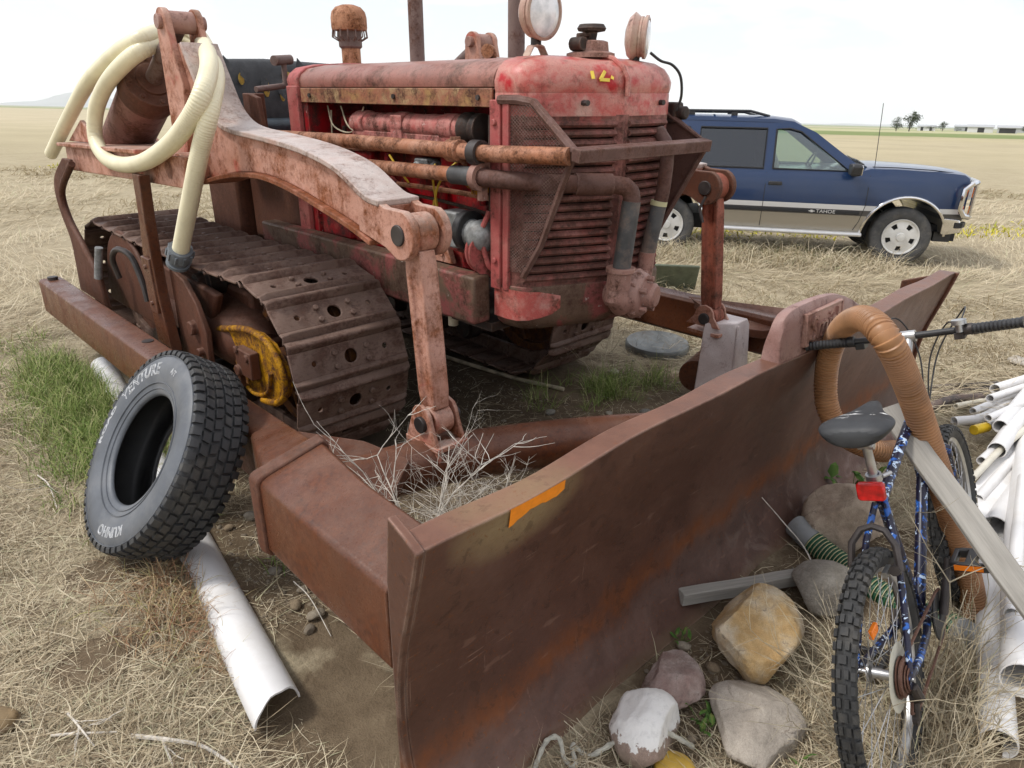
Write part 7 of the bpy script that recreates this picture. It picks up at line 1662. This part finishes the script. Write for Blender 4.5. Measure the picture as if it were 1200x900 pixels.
tree('tiny lone tree at the far right edge of the horizon', 1194, 430, 3.6, 1.6, 4)
tree('low wide bush in front of the far farm buildings', 1086, 400, 2.6, 3.2, 5)
tree('small dark shrub right of the far round tree', 1114, 410, 1.8, 1.6, 6)
M['far_white'] = plain('white_shed_paint', (.72, .72, .72), .7); M['far_grey'] = plain('grey_roof_sheet', (.45, .46, .47), .6); M['far_dark'] = plain('dark_shed_opening', (.03, .03, .032), .8)
def shed(label, u, d, w_, h, dep, wall, doors, rot=0.0):
    c = far_at(az_px(u), d); T = thing('farm_building', label, 'building', c, 'far farm buildings'); T.rotation_euler = (0, 0, R(45.31) - az_px(u) - R(90) + rot)
    # local x across the view, y away
    MB().box((0, dep / 2, h * .4), (w_, dep, h * .8)).build('wall', M[wall], T)
    MB().loft([[(x, -.4, h * .8), (x, dep / 2, h * 1.12), (x, dep + .4, h * .8), (x, dep + .4, h * .74), (x, dep / 2, h * 1.05), (x, -.4, h * .74)] for x in (-w_ / 2 - .4, w_ / 2 + .4)]).build('roof', M['far_grey'], T)
    for x, ww in doors: MB().box((x, -.03, h * .34), (ww, .1, h * .66)).build('doorway', M['far_dark'], T)
shed('long white farm shed with a dark doorway on the horizon', 1141, 400, 10, 3.0, 7, 'far_white', [(.3, 2.6)])
shed('open fronted dark farm shed right of the white shed', 1173, 390, 7.5, 2.9, 6, 'far_grey', [(0, 6)])
shed('low pale farm house left of the round far tree', 1078, 440, 8, 2.6, 6, 'far_white', [(-2, 1.2), (2, 1.2)])
shed('low grey barn behind the round far tree', 1122, 520, 10, 3.2, 8, 'far_grey', [(2, 3)])
shed('small grey shed at the right edge of the horizon', 1192, 480, 6, 3, 5, 'far_grey', [])
# distant mountain and low ridge
def hills():
    mt = NT('mountain_slope'); mt.set(Base_Color=mt.ramp(mt.noise(.002, 5), [(.35, (.10, .115, .12)), (.65, (.17, .18, .17))]), Roughness=1.0)
    vs = []; n = 260; D0 = 17000
    def prof(u):
        h = 20 + 15 * math.sin(u * .02) + 6 * math.sin(u * .11)
        for c, w_, a in ((88, 34, 150), (62, 26, 50), (112, 30, 80), (20, 40, 20), (300, 300, 30)): h += a * math.exp(-((u - c) / w_) ** 2) * (1 + .04 * math.sin(u * .35))
        return h
    rows = []
    for i in range(n + 1):
        u = -260 + 1800 * i / n; a = az_px(u); h = prof(u)
        rows.append([far_at(a, D0 - 1800)[:2] + (-30,), far_at(a, D0 - 700)[:2] + (h * .55,), far_at(a, D0)[:2] + (h,), far_at(a, D0 + 1500)[:2] + (-30,)])
    o = MB().loft(rows, closed=False, caps=False).build('hills', mt.m, None, smooth=180); tag(o, kind='structure')
hills()

# the air: one even box round everything, the sky outside it
hz = NT('haze_air'); hz.t.nodes.remove(hz.b)
pv = hz.n('ShaderNodeVolumePrincipled', {'Color': (.97, .985, 1.0), 'Density': .00007, 'Anisotropy': .0})
hz.t.links.new(pv.outputs[0], hz.t.nodes['Material Output'].inputs['Volume'])
hb_ = MB().box((0, 0, 400), (40000, 40000, 900)).build('haze', hz.m, None, smooth=None); tag(hb_, 'thin pale haze over the fields towards the mountain', 'haze', kind='stuff')

# ================================================================== CAMERA, SKY, SUN
cam_d = bpy.data.cameras.new('camera'); cam = bpy.data.objects.new('camera', cam_d); COL.objects.link(cam)
cr, cu_, cf = Vector((0.716689, -0.697029, 0.022531)), Vector((0.231169, 0.267922, 0.935296)), Vector((0.657965, 0.665108, -0.353148))
cam.matrix_world = Matrix(((cr.x, cu_.x, -cf.x, 0), (cr.y, cu_.y, -cf.y, 0), (cr.z, cu_.z, -cf.z, 1.72), (0, 0, 0, 1)))
cam_d.sensor_fit = 'HORIZONTAL'; cam_d.sensor_width = 36; cam_d.lens = 828 / 1200 * 36
cam_d.clip_start = .05; cam_d.clip_end = 60000
scene.camera = cam

w = bpy.data.worlds.new('World'); scene.world = w; w.use_nodes = True
t = w.node_tree; bg = t.nodes['Background']
SUN_EL, SUN_AZ = R(54), R(306)
sky = t.nodes.new('ShaderNodeTexSky'); sky.sky_type = 'NISHITA'; sky.sun_disc = False; sky.sun_elevation = SUN_EL; sky.sun_rotation = SUN_AZ
tc = t.nodes.new('ShaderNodeTexCoord'); mp = t.nodes.new('ShaderNodeMapping'); mp.inputs['Scale'].default_value = (1.2, 1.2, 4)
t.links.new(tc.outputs['Generated'], mp.inputs['Vector'])
nz = t.nodes.new('ShaderNodeTexNoise'); nz.inputs['Scale'].default_value = 2.3; nz.inputs['Detail'].default_value = 8; nz.inputs['Roughness'].default_value = .55
t.links.new(mp.outputs['Vector'], nz.inputs['Vector'])
rp = t.nodes.new('ShaderNodeValToRGB'); rp.color_ramp.elements[0].position = .46; rp.color_ramp.elements[0].color = (.55, .55, .55, 1); rp.color_ramp.elements[1].position = .57
t.links.new(nz.outputs['Fac'], rp.inputs['Fac'])
mixn = t.nodes.new('ShaderNodeMix'); mixn.data_type = 'RGBA'
t.links.new(rp.outputs['Color'], mixn.inputs[0]); t.links.new(sky.outputs['Color'], mixn.inputs[6]); mixn.inputs[7].default_value = (8.5, 8.5, 8.85, 1)
t.links.new(mixn.outputs[2], bg.inputs['Color']); bg.inputs['Strength'].default_value = .1
sd = bpy.data.lights.new('sun', 'SUN'); sd.energy = 1.8; sd.angle = R(10); sd.color = (1, .965, .91)
so = bpy.data.objects.new('sun', sd); COL.objects.link(so)
# the sky's rotation is measured clockwise from +y seen from above
dirv = Vector((math.sin(SUN_AZ) * math.cos(SUN_EL), math.cos(SUN_AZ) * math.cos(SUN_EL), math.sin(SUN_EL)))
so.rotation_euler = dirv.to_track_quat('Z', 'Y').to_euler(); so.location = dirv * 30
vs_ = scene.view_settings; vs_.view_transform = 'Standard'; vs_.look = 'None'; vs_.gamma = 1; vs_.exposure = 0.58; vs_.use_curve_mapping = False
scene.cycles.max_bounces = 8; scene.cycles.transparent_max_bounces = 12; scene.cycles.use_denoising = True; scene.cycles.volume_bounces = 2
